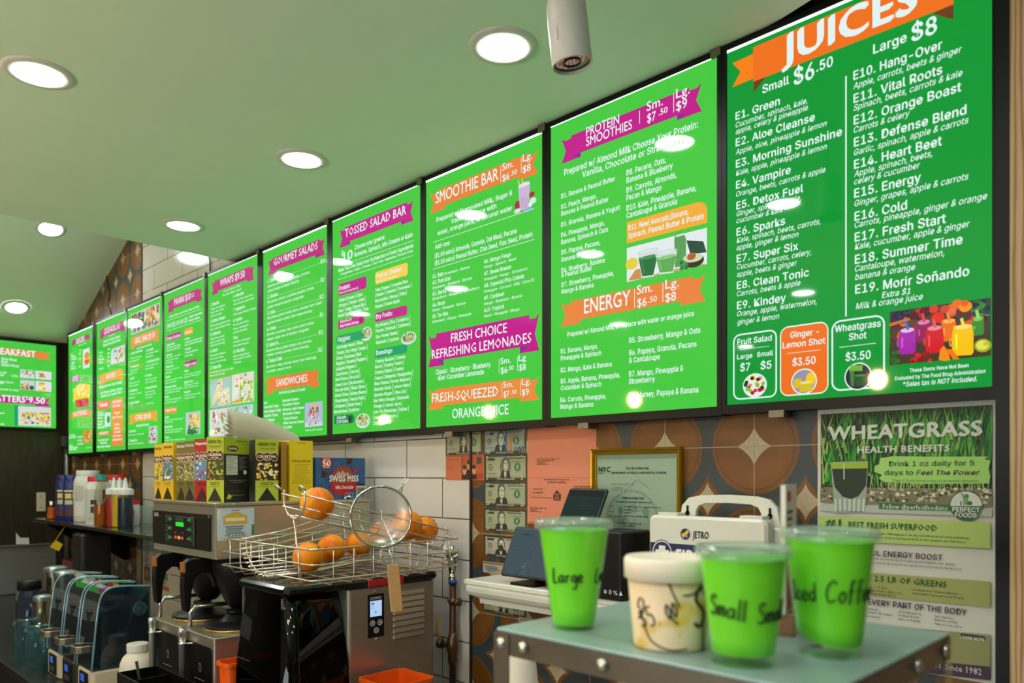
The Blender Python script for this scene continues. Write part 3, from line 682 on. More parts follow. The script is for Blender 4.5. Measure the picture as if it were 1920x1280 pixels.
ph.poly([(728, 440), (818, 415), (804, 598), (742, 612)], (206, 180, 216)); ph.ell(773, 424, 44, 16, (232, 220, 238)); ph.ell(773, 600, 31, 12, (206, 180, 216))
for x in (752, 766, 780, 793): ph.seg(x, 600, x + 2, 515, (176, 146, 196), .0025)
g.build('printed_lines', M_INK, t); ph.build('picture', M_INK, t); w.build('lettering', M_INK, t)

# ---- tossed salad bar
t = menu_box(3, A(623.5), A(789.5), M_GREEN, 'green TOSSED SALAD BAR menu box with salad bowl pictures, fourth from the right end')
g, w, ph = Print.wall(), Print.wall(off=.0024), Print.wall(off=.0012); g.each = 'printed_tag'
T1, T2 = (610, 340, 5.021), (610, 570, 5.021)
g.view(*T1).banner(187, 434, 773, 358, 137, 832, MAG, MAG2)
for a in ((250, 760, 832, 553), (122, 928, 832, 692)): g.line(*a, WHT, .0016)
g.rect(125, 972, 390, 1003, MAG, .012); g.rect(472, 858, 778, 882, YEL, .012)
g.view(*T2); g.rect(123, 157, 373, 182, MAG, .03, '1001'); g.rect(468, 85, 773, 100, MAG, .012); g.rect(107, 302, 375, 322, TEAL, .012); g.rect(467, 432, 773, 455, TEAL, .012); g.rect(88, 1052, 275, 1118, (20, 130, 80), .03, '1001')
w.view(*T1)
w.texts([('TOSSED SALAD BAR', 190, 530, 765, 76), ('$', 157, 702, 173, 46), ('10', 178, 752, 260, 84)], 50, WHT, 'm')
w.texts([('Choose your greens:', 279, 645, 566, 40), ('Romaine, Spinach, Mix Greens or Kale', 279, 712, 824, 40), ('Make Your Own Salad from OurSelection of Fresh Ingredients:', 127, 857, 835, 32), ('3 Vegetables, 1 Meat, 1 Cheese, 1 Dry Fruits, Vegetables 75cEach Extra', 147, 887, 826, 20), ('Protein:', 135, 1030, 238, 40), ('Choice of One Extra Meat $2', 133, 1063, 313, 17), ('Fruit or Cheese:', 486, 914, 722, 40), ('Choice of One Extra Add $1', 484, 954, 683, 17), ('Grilled Chicken | Cajun', 133, 1138, 352), ('Chicken | Chicken Cutlet |', 131, 1187, 381), ('Ham | Turkey | Bacon Bits |', 129, 1237, 385), ('Boiled Egg | Egg White | Tuna', 127, 1282, 410), ('Feta Cheese | Crumble Blue', 476, 1040, 780), ('Cheese | Cheddar | Parmesan |', 475, 1088, 815), ('Mozzarella | Mango | Piña |', 474, 1142, 770), ('Grapes | Green Apple', 473, 1196, 704)], 30, WHT, 'b')
w.view(*T2)
w.texts([('Extra $4.50', 145, 180, 250, 24), ('Add Grilled Shrimp', 142, 222, 318, 26), ('Dry Fruits:', 481, 142, 636, 42), ('Veggies:', 121, 357, 241, 42), ('Dressings:', 482, 482, 637, 42), ('Avocado', 112, 1083, 200, 30), ('2.00 Extra', 110, 1122, 218, 30),
  ('Dry Raisins | Dry Cranberry |', 479, 220, 800), ('Pecans | Walnuts | Cashews |', 479, 270, 804), ('Sun-Flower Seeds |', 480, 325, 692), ('Almonds | Croutons', 480, 380, 696),
  ('Artichoke Hearts | Plum', 112, 425, 358), ('Tomato | Sun-Dried Tomato |', 110, 478, 400), ('Cherry Tomatoes | Bell', 108, 528, 341), ('Peppers | Roasted Peppers |', 107, 577, 398), ('Jalapeño Peppers |', 105, 627, 296), ('Cucumbers | Carrots |', 104, 677, 326), ('Red Onions | Broccoli |', 102, 726, 332), ('Sweet Corn | Mushrooms |', 100, 777, 367), ('Pico de Gallo | Black Olives |', 98, 826, 390), ('Green Olives | Kidney Beans |', 96, 876, 396), ('Sliced beets | Hearts Palm |', 94, 928, 379), ('Chickpeas | Green Peas |', 92, 977, 345), ('Mandarinas | Scallions', 90, 1028, 323),
  ('Creamy Russian | Creamy', 476, 556, 760), ('Ranch | Creamy French |', 474, 607, 742), ('Creamy Italian | Creamy', 472, 660, 742), ('Caesar | Balsamic Vinaigrette |', 469, 714, 825), ('Blue Cheese | Honey Mustard |', 467, 765, 816), ('Roasted Garlic | Lemon Herb |', 466, 818, 806), ('Sesame Ginger | Olive Oil |', 464, 872, 767), ('Red Wine Vinager | Balsamic', 462, 925, 793), ('Vinager | Lemon Juice |', 460, 977, 727), ('Low-Fat Dressings | Italian |', 458, 1030, 787), ('Caesar | Raspberry |', 457, 1083, 690), ('Chipotle Sauce', 456, 1138, 625)], 31, WHT, 'b')
ph.view(*T2)
for cx, cy, rx, ry, sd in ((388, 280, 52, 66, 1), (787, 320, 72, 60, 2), (358, 1098, 66, 70, 3)):
    ph.cut(); ph.ell(cx, cy, rx, ry, (214, 226, 236), 26); rnd = random.Random(sd); ph.ell(cx, cy - 6, rx * .86, ry * .8, (170, 200, 130), 24)
    for k in range(40):
        an, q = rnd.random() * 6.28, math.sqrt(rnd.random()); ph.ell(cx + rx * .75 * q * math.cos(an), cy - 8 + ry * .68 * q * math.sin(an), rx * .13, ry * .1, rnd.choice([(120, 170, 70), (200, 220, 150), (230, 236, 210), (80, 130, 70), (200, 90, 70), (60, 80, 90), (220, 200, 120)]), 7, rnd.random() * 3)
ph.cut(); ph.ell(237, 1085, 13, 34, (30, 60, 40)); ph.ell(250, 1080, 10, 30, (44, 84, 50)); ph.cut(); ph.ell(338, 140, 10, 30, (110, 30, 70))
g.build('printed_lines', M_INK, t); ph.build('picture', M_INK, t); w.build('lettering', M_INK, t)

# ---- gourmet salads
t = menu_box(4, A(493.5), A(614.5), M_GREEN, 'green GOURMET SALADS and SANDWICHES menu box, its lower left behind the coffee filters')
g, w, ph = Print.wall(), Print.wall(off=.0024), Print.wall(off=.0012); g.each = 'printed_tag'
G1, G2 = (480, 400, 5.956), (480, 610, 5.956)
g.view(*G1).banner(185, 502, 718, 448, 138, 772, (190, 28, 126), (120, 40, 130))
g.dots(240, 722, 718, 563, WHT, 44, .0024); g.dots(248, 915, 725, 758, WHT, 44, .0024); g.dots(219, 1103, 705, 955, WHT, 44, .0024)
g.view(*G2).banner(150, 588, 660, 655, 110, 712, (232, 124, 60), (232, 124, 60)); g.dots(228, 24, 715, -100, WHT, 44, .0024); g.dots(256, 208, 697, 98, WHT, 40, .0024); g.dots(298, 380, 690, 292, WHT, 36, .0024)
w.view(*G1)
w.texts([('GOURMET SALADS', 202, 588, 692, 78)], 50, WHT, 'm')
w.texts([('$10', 725, 562, 772, 42), ('$11', 728, 765, 768, 42), ('$12', 715, 957, 762, 42), ('$11', 718, 1156, 757, 42), ('1. Caesar', 135, 777, 235), ('2. Garden', 134, 955, 246), ('3. Cobb', 132, 1135, 217)], 38, WHT, 'b')
w.texts([('Romaine, Parmesan, grapetomato, croutons,', 135, 832, 608), ('grilled chicken & Caesar dressing', 134, 885, 482), ('Mix greens, carrots, cucumbers,peppers, tomato,', 133, 1008, 655), ('grilled chicken & balsamic vinaigrette', 132, 1065, 535), ('Mix greens, grilled chicken, bacon, avocado, hard-boiled', 131, 1185, 740), ('egg,blue cheese crumble & blue cheese dressing', 129, 1240, 632)], 28, WHT, 'mi')
w.view(*G2)
w.texts([('4. Greek', 130, 62, 226), ('5. Santa Fe', 125, 242, 253), ('6. Turkey Cobb', 120, 420, 295), ('$12', 706, 102, 750, 42), ('$12', 699, 296, 745, 42)], 38, WHT, 'b')
w.texts([('Romaine, cucumbers, feta, onions, cherry tomato,', 127, 117, 655), ('peppers, black olives & balsamic vinaigrette', 126, 172, 592), ('Romaine lettuce, grilled chicken, corn, avocado,', 123, 298, 627), ('cheddar, tomato,cucumber & ranch dressing', 126, 347, 592), ('Mix greens, turkey, avocado, bacon, hard-boiled egg,', 119, 478, 680), ('cucumbers, tomato & ranch', 119, 530, 397)], 28, WHT, 'mi')
w.texts([('SANDWICHES', 232, 682, 578, 78)], 50, WHT, 'm')
w.texts([('Hot &Cold w/ Lettuce & Tomato', 262, 768, 555, 30), ('Muenster Cheese', 303, 855, 478), ('Provolone Cheese', 304, 902, 488), ('Monterey Jack Cheese', 305, 955, 540), ('Mozzarella Cheese', 307, 1003, 496), ('Tropical Cheese', 309, 1055, 467), ('White American Cheese', 310, 1105, 538), ('Tuna Salad', 311, 1152, 405), ('Ham', 96, 880, 130), ('Oven Gold Turkey', 96, 928, 257), ('Honey Maple Turkey', 96, 977, 285), ('Salsalito Turkey', 96, 1025, 248), ('Hard Salami', 95, 1075, 210), ('Roast Beef', 95, 1120, 198), ('American Cheese', 95, 1175, 263), ('*Sales tax is NOT included.', 553, 1180, 747, 16)], 30, WHT, 'b')
ph.view(*G2); ph.rect(548, 868, 745, 1118, (176, 188, 216), .012, '0100'); ph.rect(548, 1090, 745, 1118, (206, 212, 226))
photo_blobs(ph, 585, 1010, 705, 1115, [(196, 150, 120), (226, 206, 190), (150, 90, 70), (240, 226, 210)], 50, .12, 31, None); photo_blobs(ph, 590, 950, 708, 1010, [(236, 130, 60), (206, 60, 110), (230, 90, 130)], 22, .28, 32); photo_blobs(ph, 600, 915, 706, 965, [(90, 130, 60), (130, 170, 70), (150, 60, 60)], 20, .3, 33); ph.ell(655, 893, 48, 18, (222, 186, 110))
g.build('printed_lines', M_INK, t); ph.build('picture', M_INK, t); w.build('lettering', M_INK, t)

# ---- wraps
t = menu_box(5, A(390), A(484), M_GREEN, 'green WRAPS menu box with four wrap pictures, above the tea boxes')
g, w, ph = Print.wall(), Print.wall(off=.0024), Print.wall(off=.0012); g.each = 'printed_tag'
W1, W2 = (380, 460, 7.108), (380, 640, 7.108)
g.view(*W1).banner(165, 470, 645, 438, 122, 690, (190, 36, 124), (110, 50, 130))
w.view(*W1).text('WRAPS $9.50', 238, 547, 565, 88, WHT, 'm')
w.texts([('1. Mexican', 115, 812, 225), ('2. Buffalo Chicken', 109, 1035, 303), ('3. California', 107, 1210, 242), ('6. American', 415, 698, 552), ('7. Vegetarian', 414, 880, 566), ('8. Healthy', 413, 1023, 532), ('9. Pesto', 412, 1255, 470)], 40, WHT, 'b')
w.texts([('Served w/ Soda Can or Water', 282, 627, 510), ('Plain, Whole Wheat or Spinach', 275, 680, 518), ('Chicken cutlet, jalapeños,', 114, 867, 307), ('lettuce, tomato, pepper', 113, 912, 290), ('Jack cheese & mayo', 112, 960, 260), ('Grilled chicken, pepperjack cheese,', 108, 1090, 372), ('lettuce, tomato, jalapeños & mayo', 108, 1137, 372), ('Grilled chicken, roasted', 106, 1265, 292), ('Roast beef, ham, turkey, lettuce,', 414, 755, 680), ('tomato, American cheese & mayo', 414, 803, 692), ('Grilled veggies & balsamic dressing', 413, 938, 712), ('Avocado, spinach, lettuce,', 412, 1075, 622), ('tomato, roasted peppers,', 412, 1127, 620), ('cucumbers & balsamic', 412, 1175, 600)], 28, WHT, 'm')
w.view(*W2)
w.texts([('4. Caesar', 105, 150, 206), ('5. Turkey Brie', 102, 375, 250), ('10. Diet Style', 413, 158, 565)], 40, WHT, 'b')
w.texts([('peppers, avocado, lettuce,', 106, 30, 302), ('tomato & ranch dressing', 106, 72, 298), ('Grilled chicken, Parmesan', 104, 207, 306), ('cheese, lettuce, tomato,', 103, 252, 285), ('croutons & Caesar dressing', 103, 300, 315), ('smoked turkey, brie cheese, green apple,', 102, 430, 418), ('lettuce & honey mustard', 101, 473, 298), ('mozzarella, roasted peppers', 412, 25, 640), ('& sun-dried tomatoes', 413, 75, 620), ('Spinach, mozzarella cheese,', 413, 213, 635), ('tomato, avocado & cucumber', 412, 255, 652), ('w/ Balsamic', 415, 302, 517)], 28, WHT, 'm')
ph.view(*W2); GR = [(150, 190, 90), (206, 220, 160), (220, 226, 214), (196, 90, 70), (110, 160, 80), (232, 232, 222)]
ph.rect(105, 514, 380, 852, (170, 196, 190)); ph.poly([(120, 830), (215, 520), (250, 490), (272, 530), (262, 640), (150, 850)], (226, 214, 150)); ph.poly([(210, 700), (330, 610), (356, 640), (360, 820), (215, 850)], (230, 222, 176)); photo_blobs(ph, 195, 540, 265, 680, GR, 30, .12, 41); photo_blobs(ph, 215, 690, 350, 840, GR, 44, .12, 42)
ph.cut(); ph.rect(393, 452, 688, 798, (220, 216, 214)); ph.poly([(395, 800), (430, 540), (480, 430), (560, 500), (470, 700)], (236, 226, 210)); photo_blobs(ph, 440, 450, 600, 590, GR, 40, .16, 43); photo_blobs(ph, 500, 540, 684, 795, [(170, 200, 70), (210, 226, 120), (230, 236, 200), (120, 170, 60), (240, 220, 90)], 70, .12, 44); ph.poly([(395, 810), (480, 770), (530, 770), (530, 805), (395, 832)], (216, 166, 60))
ph.cut(); ph.rect(105, 915, 378, 1250, (216, 216, 226)); photo_blobs(ph, 140, 930, 330, 1230, GR + [(236, 230, 236), (226, 214, 226)], 70, .12, 45)
ph.cut(); ph.rect(390, 870, 688, 1240, (164, 206, 216)); ph.poly([(400, 960), (470, 880), (510, 870), (440, 960)], (120, 190, 60)); photo_blobs(ph, 530, 870, 680, 980, GR, 24, .2, 46)
g.build('printed_lines', M_INK, t); ph.build('picture', M_INK, t); w.build('lettering', M_INK, t)

# ---- panini
t = menu_box(6, A(307.5), A(384.8), M_GREEN, 'green PANINI menu box with a choice of sauces, fourth from the left end')
g, w, ph = Print.wall(), Print.wall(off=.0024), Print.wall(off=.0012); g.each = 'printed_tag'
R1, R2 = (230, 500, 7.112), (230, 660, 6.735)
g.view(*R1).banner(640, 437, 1022, 432, 598, 1065, (188, 44, 124), (120, 50, 130)); g.line(593, 727, 1060, 553, WHT, .002); g.line(590, 867, 1058, 697, WHT, .002)
g.rect(587, 920, 782, 940, MAG, .012); g.rect(828, 833, 937, 888, (242, 160, 50), .012); g.view(*R2); g.rect(538, 708, 683, 763, (240, 124, 60), .01); g.rect(781, 125, 938, 163, MAG, .01)
w.view(*R1); w.text('PANINI $10', 692, 517, 908, 85, WHT, 'm'); w.text('CHOICES OF SAUCES:', 590, 830, 875, 62, WHT, 'm')
w.texts([('WITH A', 918, 378, 962, 18), ('SODA', 918, 410, 962, 18), ('Served w/ Water or Can of Soda or Sauce on the Side', 627, 682, 1025, 26), ('Chipotle, Honey Mustard,', 890, 685, 1066, 30), ('Marinara or Russian', 890, 733, 1030, 30), ('Chicken Favorites', 592, 985, 775, 40), ('Classics', 834, 900, 930, 36), ('Chicken Fajita', 587, 1065, 697, 28), ('Grilled chicken, cheddar cheese,', 586, 1098, 776, 18), ('roasted peppers, onions & salsa', 586, 1132, 776, 18), ('California', 585, 1198, 660, 28), ('Russian', 835, 980, 900, 28), ('Roast beef, lettuce, Muenster cheese,', 835, 1020, 1066, 20), ('tomato, onions & Russian dressing', 833, 1056, 1060, 20), ('Tuna Melt', 834, 1118, 910, 28), ('Tuna salad, cheddar cheese,', 834, 1160, 1008, 20), ('lettuce & tomato', 834, 1203, 938, 20)], 28, WHT, 'b')
w.view(*R2)
w.texts([('Chicken Club', 552, 205, 645), ('Caesar', 547, 330, 607), ('Chicken Parm', 545, 462, 680), ('Pesto', 543, 582, 588), ('Cuban', 541, 838, 588), ('Monte Cristo', 539, 960, 634), ('Fresca', 538, 1090, 593), ('Tuscan', 783, 255, 835), ('Eggplant Parm', 783, 395, 893), ('Vegetarian', 783, 520, 862), ('Turkey & Ham', 542, 755, 675, 34), ('Veggie Lovers', 787, 185, 930, 36)], 28, WHT, 'b')
w.texts([('Grilled chicken, roasted peppers,', 553, 85, 742), ('avocado, lettuce, tomato', 553, 118, 712), ('& melted cheese', 553, 150, 640), ('Grilled chicken, bacon, lettuce, tomato', 552, 240, 715), ('& mayonnaise', 551, 275, 632), ('Grilled chicken, lettuce, Parmesan', 547, 370, 755), ('cheese, Caesar dressing', 546, 402, 680), ('Breaded chicken, mozzarella, marinara', 545, 497, 760), ('sauce & Parmesan cheese', 545, 527, 726), ('Grilled chicken, mozzarella, pesto &', 543, 615, 740), ('roasted red peppers', 543, 650, 692), ('Roast pork, ham, pickles, mustard', 541, 870, 766), ('& Swiss cheese', 540, 898, 640), ('Ham, turkey, Swiss & cheddar cheese', 539, 995, 762), ('lettuce, tomato & honey mustard', 539, 1025, 735), ('Turkey, fresh mozzarella, tomato', 538, 1122, 795), ('Fresh mozzarella, roasted peppers', 783, 295, 995), ('basil, pesto & balsamic glaze', 783, 325, 975), ('Breaded eggplant, mozzarella,', 783, 428, 963), ('marinara & Parmesan cheese', 783, 460, 955), ('Grilled veggies & fresh mozzarella', 783, 558, 985), ('w/ balsamic vinaigrette', 783, 592, 922)], 19, WHT, 'm')
ph.view(*R2); ph.rect(799, 765, 982, 1030, (186, 196, 206)); ph.poly([(812, 1035), (850, 880), (970, 930), (960, 1020), (880, 1040)], (40, 120, 60)); ph.poly([(830, 890), (900, 760), (975, 800), (975, 950), (880, 960)], (232, 206, 140)); photo_blobs(ph, 838, 790, 970, 930, [(236, 206, 120), (200, 130, 80), (226, 190, 100), (150, 170, 80)], 34, .13, 51); photo_blobs(ph, 860, 940, 960, 1015, [(226, 236, 230), (60, 150, 80)], 16, .2, 52)
g.build('printed_lines', M_INK, t); ph.build('picture', M_INK, t); w.build('lettering', M_INK, t)

# ---- grill bar
t = menu_box(7, A(239.5), A(304.8), M_GREEN, 'green GRILL BAR and GYRO menu box with a meat picture at its top')
g, w, ph = Print.wall(), Print.wall(off=.0024), Print.wall(off=.0012); g.each = 'printed_tag'
g.view(*R1).banner(128, 940, 460, 965, 108, 487, (232, 148, 84), (232, 148, 84)); g.view(*R2).banner(105, 785, 428, 848, 85, 440, (236, 156, 62), (236, 156, 62))
w.view(*R1); w.text('GRILL BAR $9.50', 163, 1030, 432, 75, WHT, 'm'); w.texts([('Served w/ Water or Can of Soda', 192, 1105, 395, 24), ('1. Philly Cheesesteak', 107, 1175, 267, 30), ('6. Tuna Melt', 313, 1135, 412, 30), ('Tuna salad, American cheese,', 313, 1175, 478, 20), ('lettuce & tomato', 313, 1215, 410, 20)], 28, WHT, 'b')
w.view(*R2); w.text('GYRO $9.50', 168, 858, 358, 62, WHT, 'm')
w.texts([('2. Cheeseburger', 98, 205, 208, 28), ('3. BLT', 95, 352, 150, 28), ('4. Grilled Steak', 92, 505, 188, 28), ('5. Gyro Bowl', 85, 660, 213, 28), ('7. Grill Chicken Bowl', 295, 143, 465, 28), ('8. Wraps', 288, 315, 372, 28), ('9. Chopped Cheese', 288, 470, 432, 28), ('Served w/ Pita Bread', 177, 945, 332, 32), ('1. Lamb Gyro', 80, 1015, 168, 28), ('2. Chicken Gyro', 78, 1132, 188, 28)], 28, WHT, 'b')
w.texts([('Sliced steak, peppers,', 105, 92, 245), ('onions & melted cheese', 104, 128, 215), ('Beef patty, American cheese,', 97, 245, 205), ('lettuce & tomato', 97, 280, 187), ('Bacon, lettuce, tomato', 92, 405, 222), ('& mayonnaise', 92, 440, 200), ('Sliced steak, onions, peppers', 90, 545, 244), ('& cheese', 88, 590, 160), ('Rice, grilled chicken, beans', 295, 188, 455), ('& salad', 294, 225, 395), ('Chicken, lettuce, tomato,', 288, 360, 440), ('onions & sauce', 288, 395, 430), ('Chopped beef, onions,', 288, 515, 415), ('lettuce, tomato & cheese', 288, 550, 424), ('on a hero roll', 288, 585, 378), ('rice & tzatziki sauce', 300, 660, 400), ('lettuce, tomato, onions & tzatziki sauce', 79, 1055, 272), ('lettuce, tomato, onions & tzatziki sauce', 77, 1168, 272)], 19, WHT, 'm')
ph.view(*R1); ph.poly([(115, 635), (497, 472), (497, 770), (115, 912)], (196, 196, 200)); photo_blobs(ph, 120, 640, 495, 760, [(190, 140, 80), (236, 226, 210), (70, 90, 60), (150, 90, 60), (60, 110, 80), (226, 200, 160), (90, 80, 110)], 90, .22, 61); photo_blobs(ph, 310, 560, 470, 700, [(206, 150, 80), (232, 200, 150), (220, 170, 90)], 18, .3, 62); photo_blobs(ph, 180, 640, 300, 820, [(60, 100, 60), (90, 140, 80), (40, 60, 60)], 26, .14, 63)
ph.cut(); ph.view(*R2); ph.rect(337, 942, 440, 1143, (206, 206, 216)); photo_blobs(ph, 340, 950, 438, 1140, [(120, 150, 90), (226, 226, 220), (150, 70, 60), (80, 50, 60), (200, 190, 150)], 60, .09, 64)
g.build('printed_lines', M_INK, t); ph.build('picture', M_INK, t); w.build('lettering', M_INK, t)

# ---- quesadillas and nachos
t = menu_box(8, A(181), A(237), M_GREEN, 'green QUESADILLAS and NACHOS menu box, second from the left end of the row')
g, w, ph = Print.wall(), Print.wall(off=.0024), Print.wall(off=.0012); g.each = 'printed_tag'
B1, B2 = (120, 580, 9.146), (120, 710, 8.531)
g.view(*B1).banner(648, 338, 1020, 340, 613, 1050, (186, 36, 124), (120, 50, 130)); g.banner(640, 1108, 990, 1180, 605, 1025, (234, 160, 70), (234, 160, 70))
g.view(*B2); g.rect(548, 365, 737, 470, (238, 110, 60)); g.rect(765, 325, 945, 1058, (236, 140, 60)); g.banner(565, 850, 715, 895, 545, 735, ORA, ORA)
w.view(*B1); w.text('QUESADILLAS', 693, 428, 960, 96, WHT, 'm'); w.text('NACHOS', 730, 1197, 885, 85, WHT, 'm')
w.texts([('Served w/ Sour Cream', 767, 470, 878, 18), ('Crispy Flour Tortilla w/ Sauteed', 680, 578, 965, 42), ('Peppers Onions and Jack Cheese', 676, 640, 970, 42), ('Cheese', 607, 760, 662, 30), ('Chicken', 607, 822, 660, 30), ('Steak', 607, 880, 690, 30), ('Shrimp', 607, 935, 670, 30), ('Veggie', 607, 1035, 680, 30), ('$8', 757, 702, 795, 30), ('$9', 752, 775, 790, 30), ('$9', 752, 838, 790, 30), ('$10', 752, 905, 790, 30), ('$8', 752, 985, 785, 30)], 28, WHT, 'b')
w.view(*B2); w.texts([('Topped with Beef Chili & Cheddar', 565, 158, 935, 42), ('Jack Cheese, Lettuce, Tomato', 580, 250, 935, 42), ('Jalapeños, Sour Cream & Olives', 590, 302, 920, 42), ('Salads', 580, 455, 700, 60), ('EXTRAS', 785, 395, 930, 42), ('& Sides', 785, 460, 905, 42), ('Bacon', 818, 565, 900, 38), ('Egg & Cheese', 780, 635, 935, 30), ('Fries', 818, 750, 890, 38), ('Rice', 818, 812, 890, 38), ('Avocado', 800, 872, 908, 38), ('Sour Cream', 790, 932, 912, 34), ('Jalapeños', 778, 992, 930, 34), ('House', 548, 560, 625, 30), ('Garden', 546, 600, 645, 30), ('Greek', 546, 645, 618, 30), ('Caesar', 546, 698, 625, 30), ('Cobb', 545, 745, 612, 30), ('Chef', 545, 795, 650, 30), ('DESSERTS', 568, 895, 710, 40), ('Rice pudding, flan', 555, 1000, 715, 34), ('cheesecake', 582, 1042, 690, 34), ('Ask for today’s selection', 532, 1105, 742, 34)], 30, WHT, 'b')
ph.view(*B1); ph.rect(810, 680, 1042, 880, (214, 216, 226), .03, '0100'); photo_blobs(ph, 850, 690, 1030, 870, [(206, 190, 90), (232, 216, 180), (190, 60, 40), (226, 206, 120), (120, 140, 90)], 40, .14, 71)
ph.cut(); ph.view(*B2); ph.rect(660, 545, 750, 760, (206, 226, 216), .02, '0100'); ph.ell(715, 650, 26, 60, (60, 150, 90))
g.build('printed_lines', M_INK, t); ph.build('picture', M_INK, t); w.build('lettering', M_INK, t)

# ---- burgers and sides
t = menu_box(9, A(128.7), A(174.6), M_GREEN, 'narrow looking green BURGERS menu box at the left end of the row, in the corner')
g, w, ph = Print.wall(), Print.wall(off=.0024), Print.wall(off=.0012); g.each = 'printed_tag'
g.view(*B1).banner(160, 520, 420, 500, 133, 452, (184, 40, 124), (120, 50, 130)); g.rect(130, 1150, 270, 1225, (180, 60, 140)); g.view(*B2).banner(130, 535, 400, 575, 105, 435, (238, 124, 60), (238, 124, 60))
w.view(*B1); w.text('BURGERS', 215, 592, 357, 84, WHT, 'm'); w.text('SIDES', 150, 1238, 245, 84, WHT, 'm')
w.texts([('Served w/ Fries', 250, 632, 385, 18), ('Beef', 125, 790, 152, 34), ('Cheese', 125, 832, 195, 34), ('Turkey', 124, 880, 225, 34), ('Veggie', 124, 940, 185, 34), ('Bacon', 124, 995, 180, 34), ('Salmon', 123, 1040, 205, 34), ('$8', 275, 720, 293, 30), ('$9', 262, 780, 290, 30), ('$9', 262, 870, 290, 30), ('$9', 262, 995, 287, 30)], 30, WHT, 'b')
w.view(*B2); w.text('HOT DOGS', 155, 605, 365, 66, WHT, 'm'); w.texts([('1. Turkey Club', 90, 920, 180), ('lettuce & tomato', 88, 955, 195), ('2. Reuben', 220, 945, 300), ('3. Deluxe', 88, 1085, 140), ('French fries, rings', 88, 1115, 218), ('cole slaw', 88, 1145, 205), ('*Sales tax not included.', 345, 1110, 445, 14), ('Onion rings', 222, 1000, 290), ('& pickles', 220, 1055, 305)], 30, WHT, 'b')
ph.view(*B1); ph.rect(328, 690, 440, 985, (220, 220, 226)); ph.ell(395, 790, 42, 60, (214, 130, 50)); ph.ell(395, 860, 42, 34, (240, 170, 40)); ph.ell(395, 915, 40, 34, (196, 110, 40)); ph.rect(352, 880, 438, 880, (200, 50, 40))
ph.cut(); ph.view(*B2); ph.poly([(145, 180), (260, 70), (420, 90), (415, 330), (185, 470)], (240, 200, 60)); photo_blobs(ph, 150, 120, 410, 320, [(246, 214, 90), (232, 180, 40), (250, 230, 150)], 40, .16, 81); ph.poly([(180, 340), (400, 300), (400, 430), (190, 465)], (200, 40, 60)); ph.cut(); ph.rect(312, 830, 443, 1020, (222, 150, 50)); photo_blobs(ph, 345, 840, 440, 1020, [(120, 150, 60), (230, 232, 226), (50, 40, 30), (226, 200, 90)], 40, .12, 82)
g.build('printed_lines', M_INK, t); ph.build('picture', M_INK, t); w.build('lettering', M_INK, t)

# ---- breakfast menu on the left wall, landscape, and its neighbour towards the shop door
XF = XL + .045
def wall_menu(y0, y1, z0, z1, label):
    t = thing('menu_lightbox', (XL, (y0 + y1) / 2, z0), label, 'menu board', 'lit menu boxes on the left wall')
    b = MB(); b.box(XL, XF + .004, y0 - .018, y0, z0 - .02, z1 + .016); b.box(XL, XF + .004, y1, y1 + .018, z0 - .02, z1 + .016); b.box(XL, XF + .004, y0, y1, z1, z1 + .016); b.box(XL, XF + .004, y0, y1, z0 - .02, z0); b.box(XL, XF - .004, y0, y1, z0, z1)
    b.build('frame', M_BLACK, t); MB().box(XF - .004, XF, y0, y1, z0, z1).build('backlit_sheet', M_GREEN, t); return t
ye = onX(105, 700, XF).y; zz0, zz1 = EYE + .372, EYE + 1.034
t = wall_menu(ye - .95, ye, zz0, zz1, 'green BREAKFAST and PLATTERS menu box on the left wall, cut off by the frame')
def lw(off): return Print((XF, 0, 0), (0, 1, 0), (0, 0, 1), (1, 0, 0), off, .00005)
g, w, ph = lw(.0012), lw(.0024), lw(.0012); K = (0, 620, 6.092)
for p in (g, w, ph): p.view(*K)
g.banner(-260, 165, 485, 312, -330, 580, ORA, ORA); g.banner(-420, 705, 480, 846, -470, 578, MAG, MAG2); g.rect(165, 850, 222, 1085, TEAL)
w.text('BREAKFAST', -118, 254, 405, 70, WHT, 'bb'); w.text('PLATTERS', -150, 794, 285, 70, WHT, 'bb'); w.text('$', 295, 785, 318, 36, WHT, 'b'); w.text('9.50', 328, 822, 510, 68, WHT, 'bb')
w.texts([('Whole Wheat', 13, 333, 190), ('Plain', 13, 367, 85), ('Spinach Wraps', 13, 400, 216), ('sausage, avocado', -150, 470, 75, 22), ('& orange', -120, 500, 48, 22), ('egg whites, turkey bacon', -190, 575, 150, 22), ('& toast', -120, 595, 40, 22), ('lettuce, tomato & mayo', -120, 668, 215, 24), ('Spinach', -60, 945, 48, 22), ('Tomato', -60, 1070, 52, 22), ('Served w/ Home', 352, 880, 520, 18), ('Fries & Toast', 352, 898, 550, 18)], 30, WHT, 'b')
ph.rect(232, 440, 392, 548, (206, 216, 220)); photo_blobs(ph, 235, 445, 390, 545, [(90, 150, 90), (230, 232, 236), (120, 130, 140), (200, 60, 50), (226, 206, 90)], 30, .14, 91)
ph.cut(); ph.rect(232, 560, 392, 680, (200, 206, 220)); photo_blobs(ph, 235, 590, 330, 678, [(226, 206, 100), (240, 224, 150), (200, 60, 60), (110, 160, 70)], 26, .2, 92); ph.ell(360, 650, 28, 24, (60, 70, 90))
ph.cut(); ph.rect(405, 455, 585, 562, (220, 222, 230)); photo_blobs(ph, 430, 470, 525, 540, [(222, 170, 60), (200, 130, 60), (240, 206, 110)], 14, .3, 93); ph.cut(); ph.rect(405, 572, 585, 698, (222, 224, 232)); photo_blobs(ph, 440, 585, 522, 695, [(240, 206, 70), (226, 170, 60), (250, 226, 130), (200, 70, 50)], 22, .2, 94)
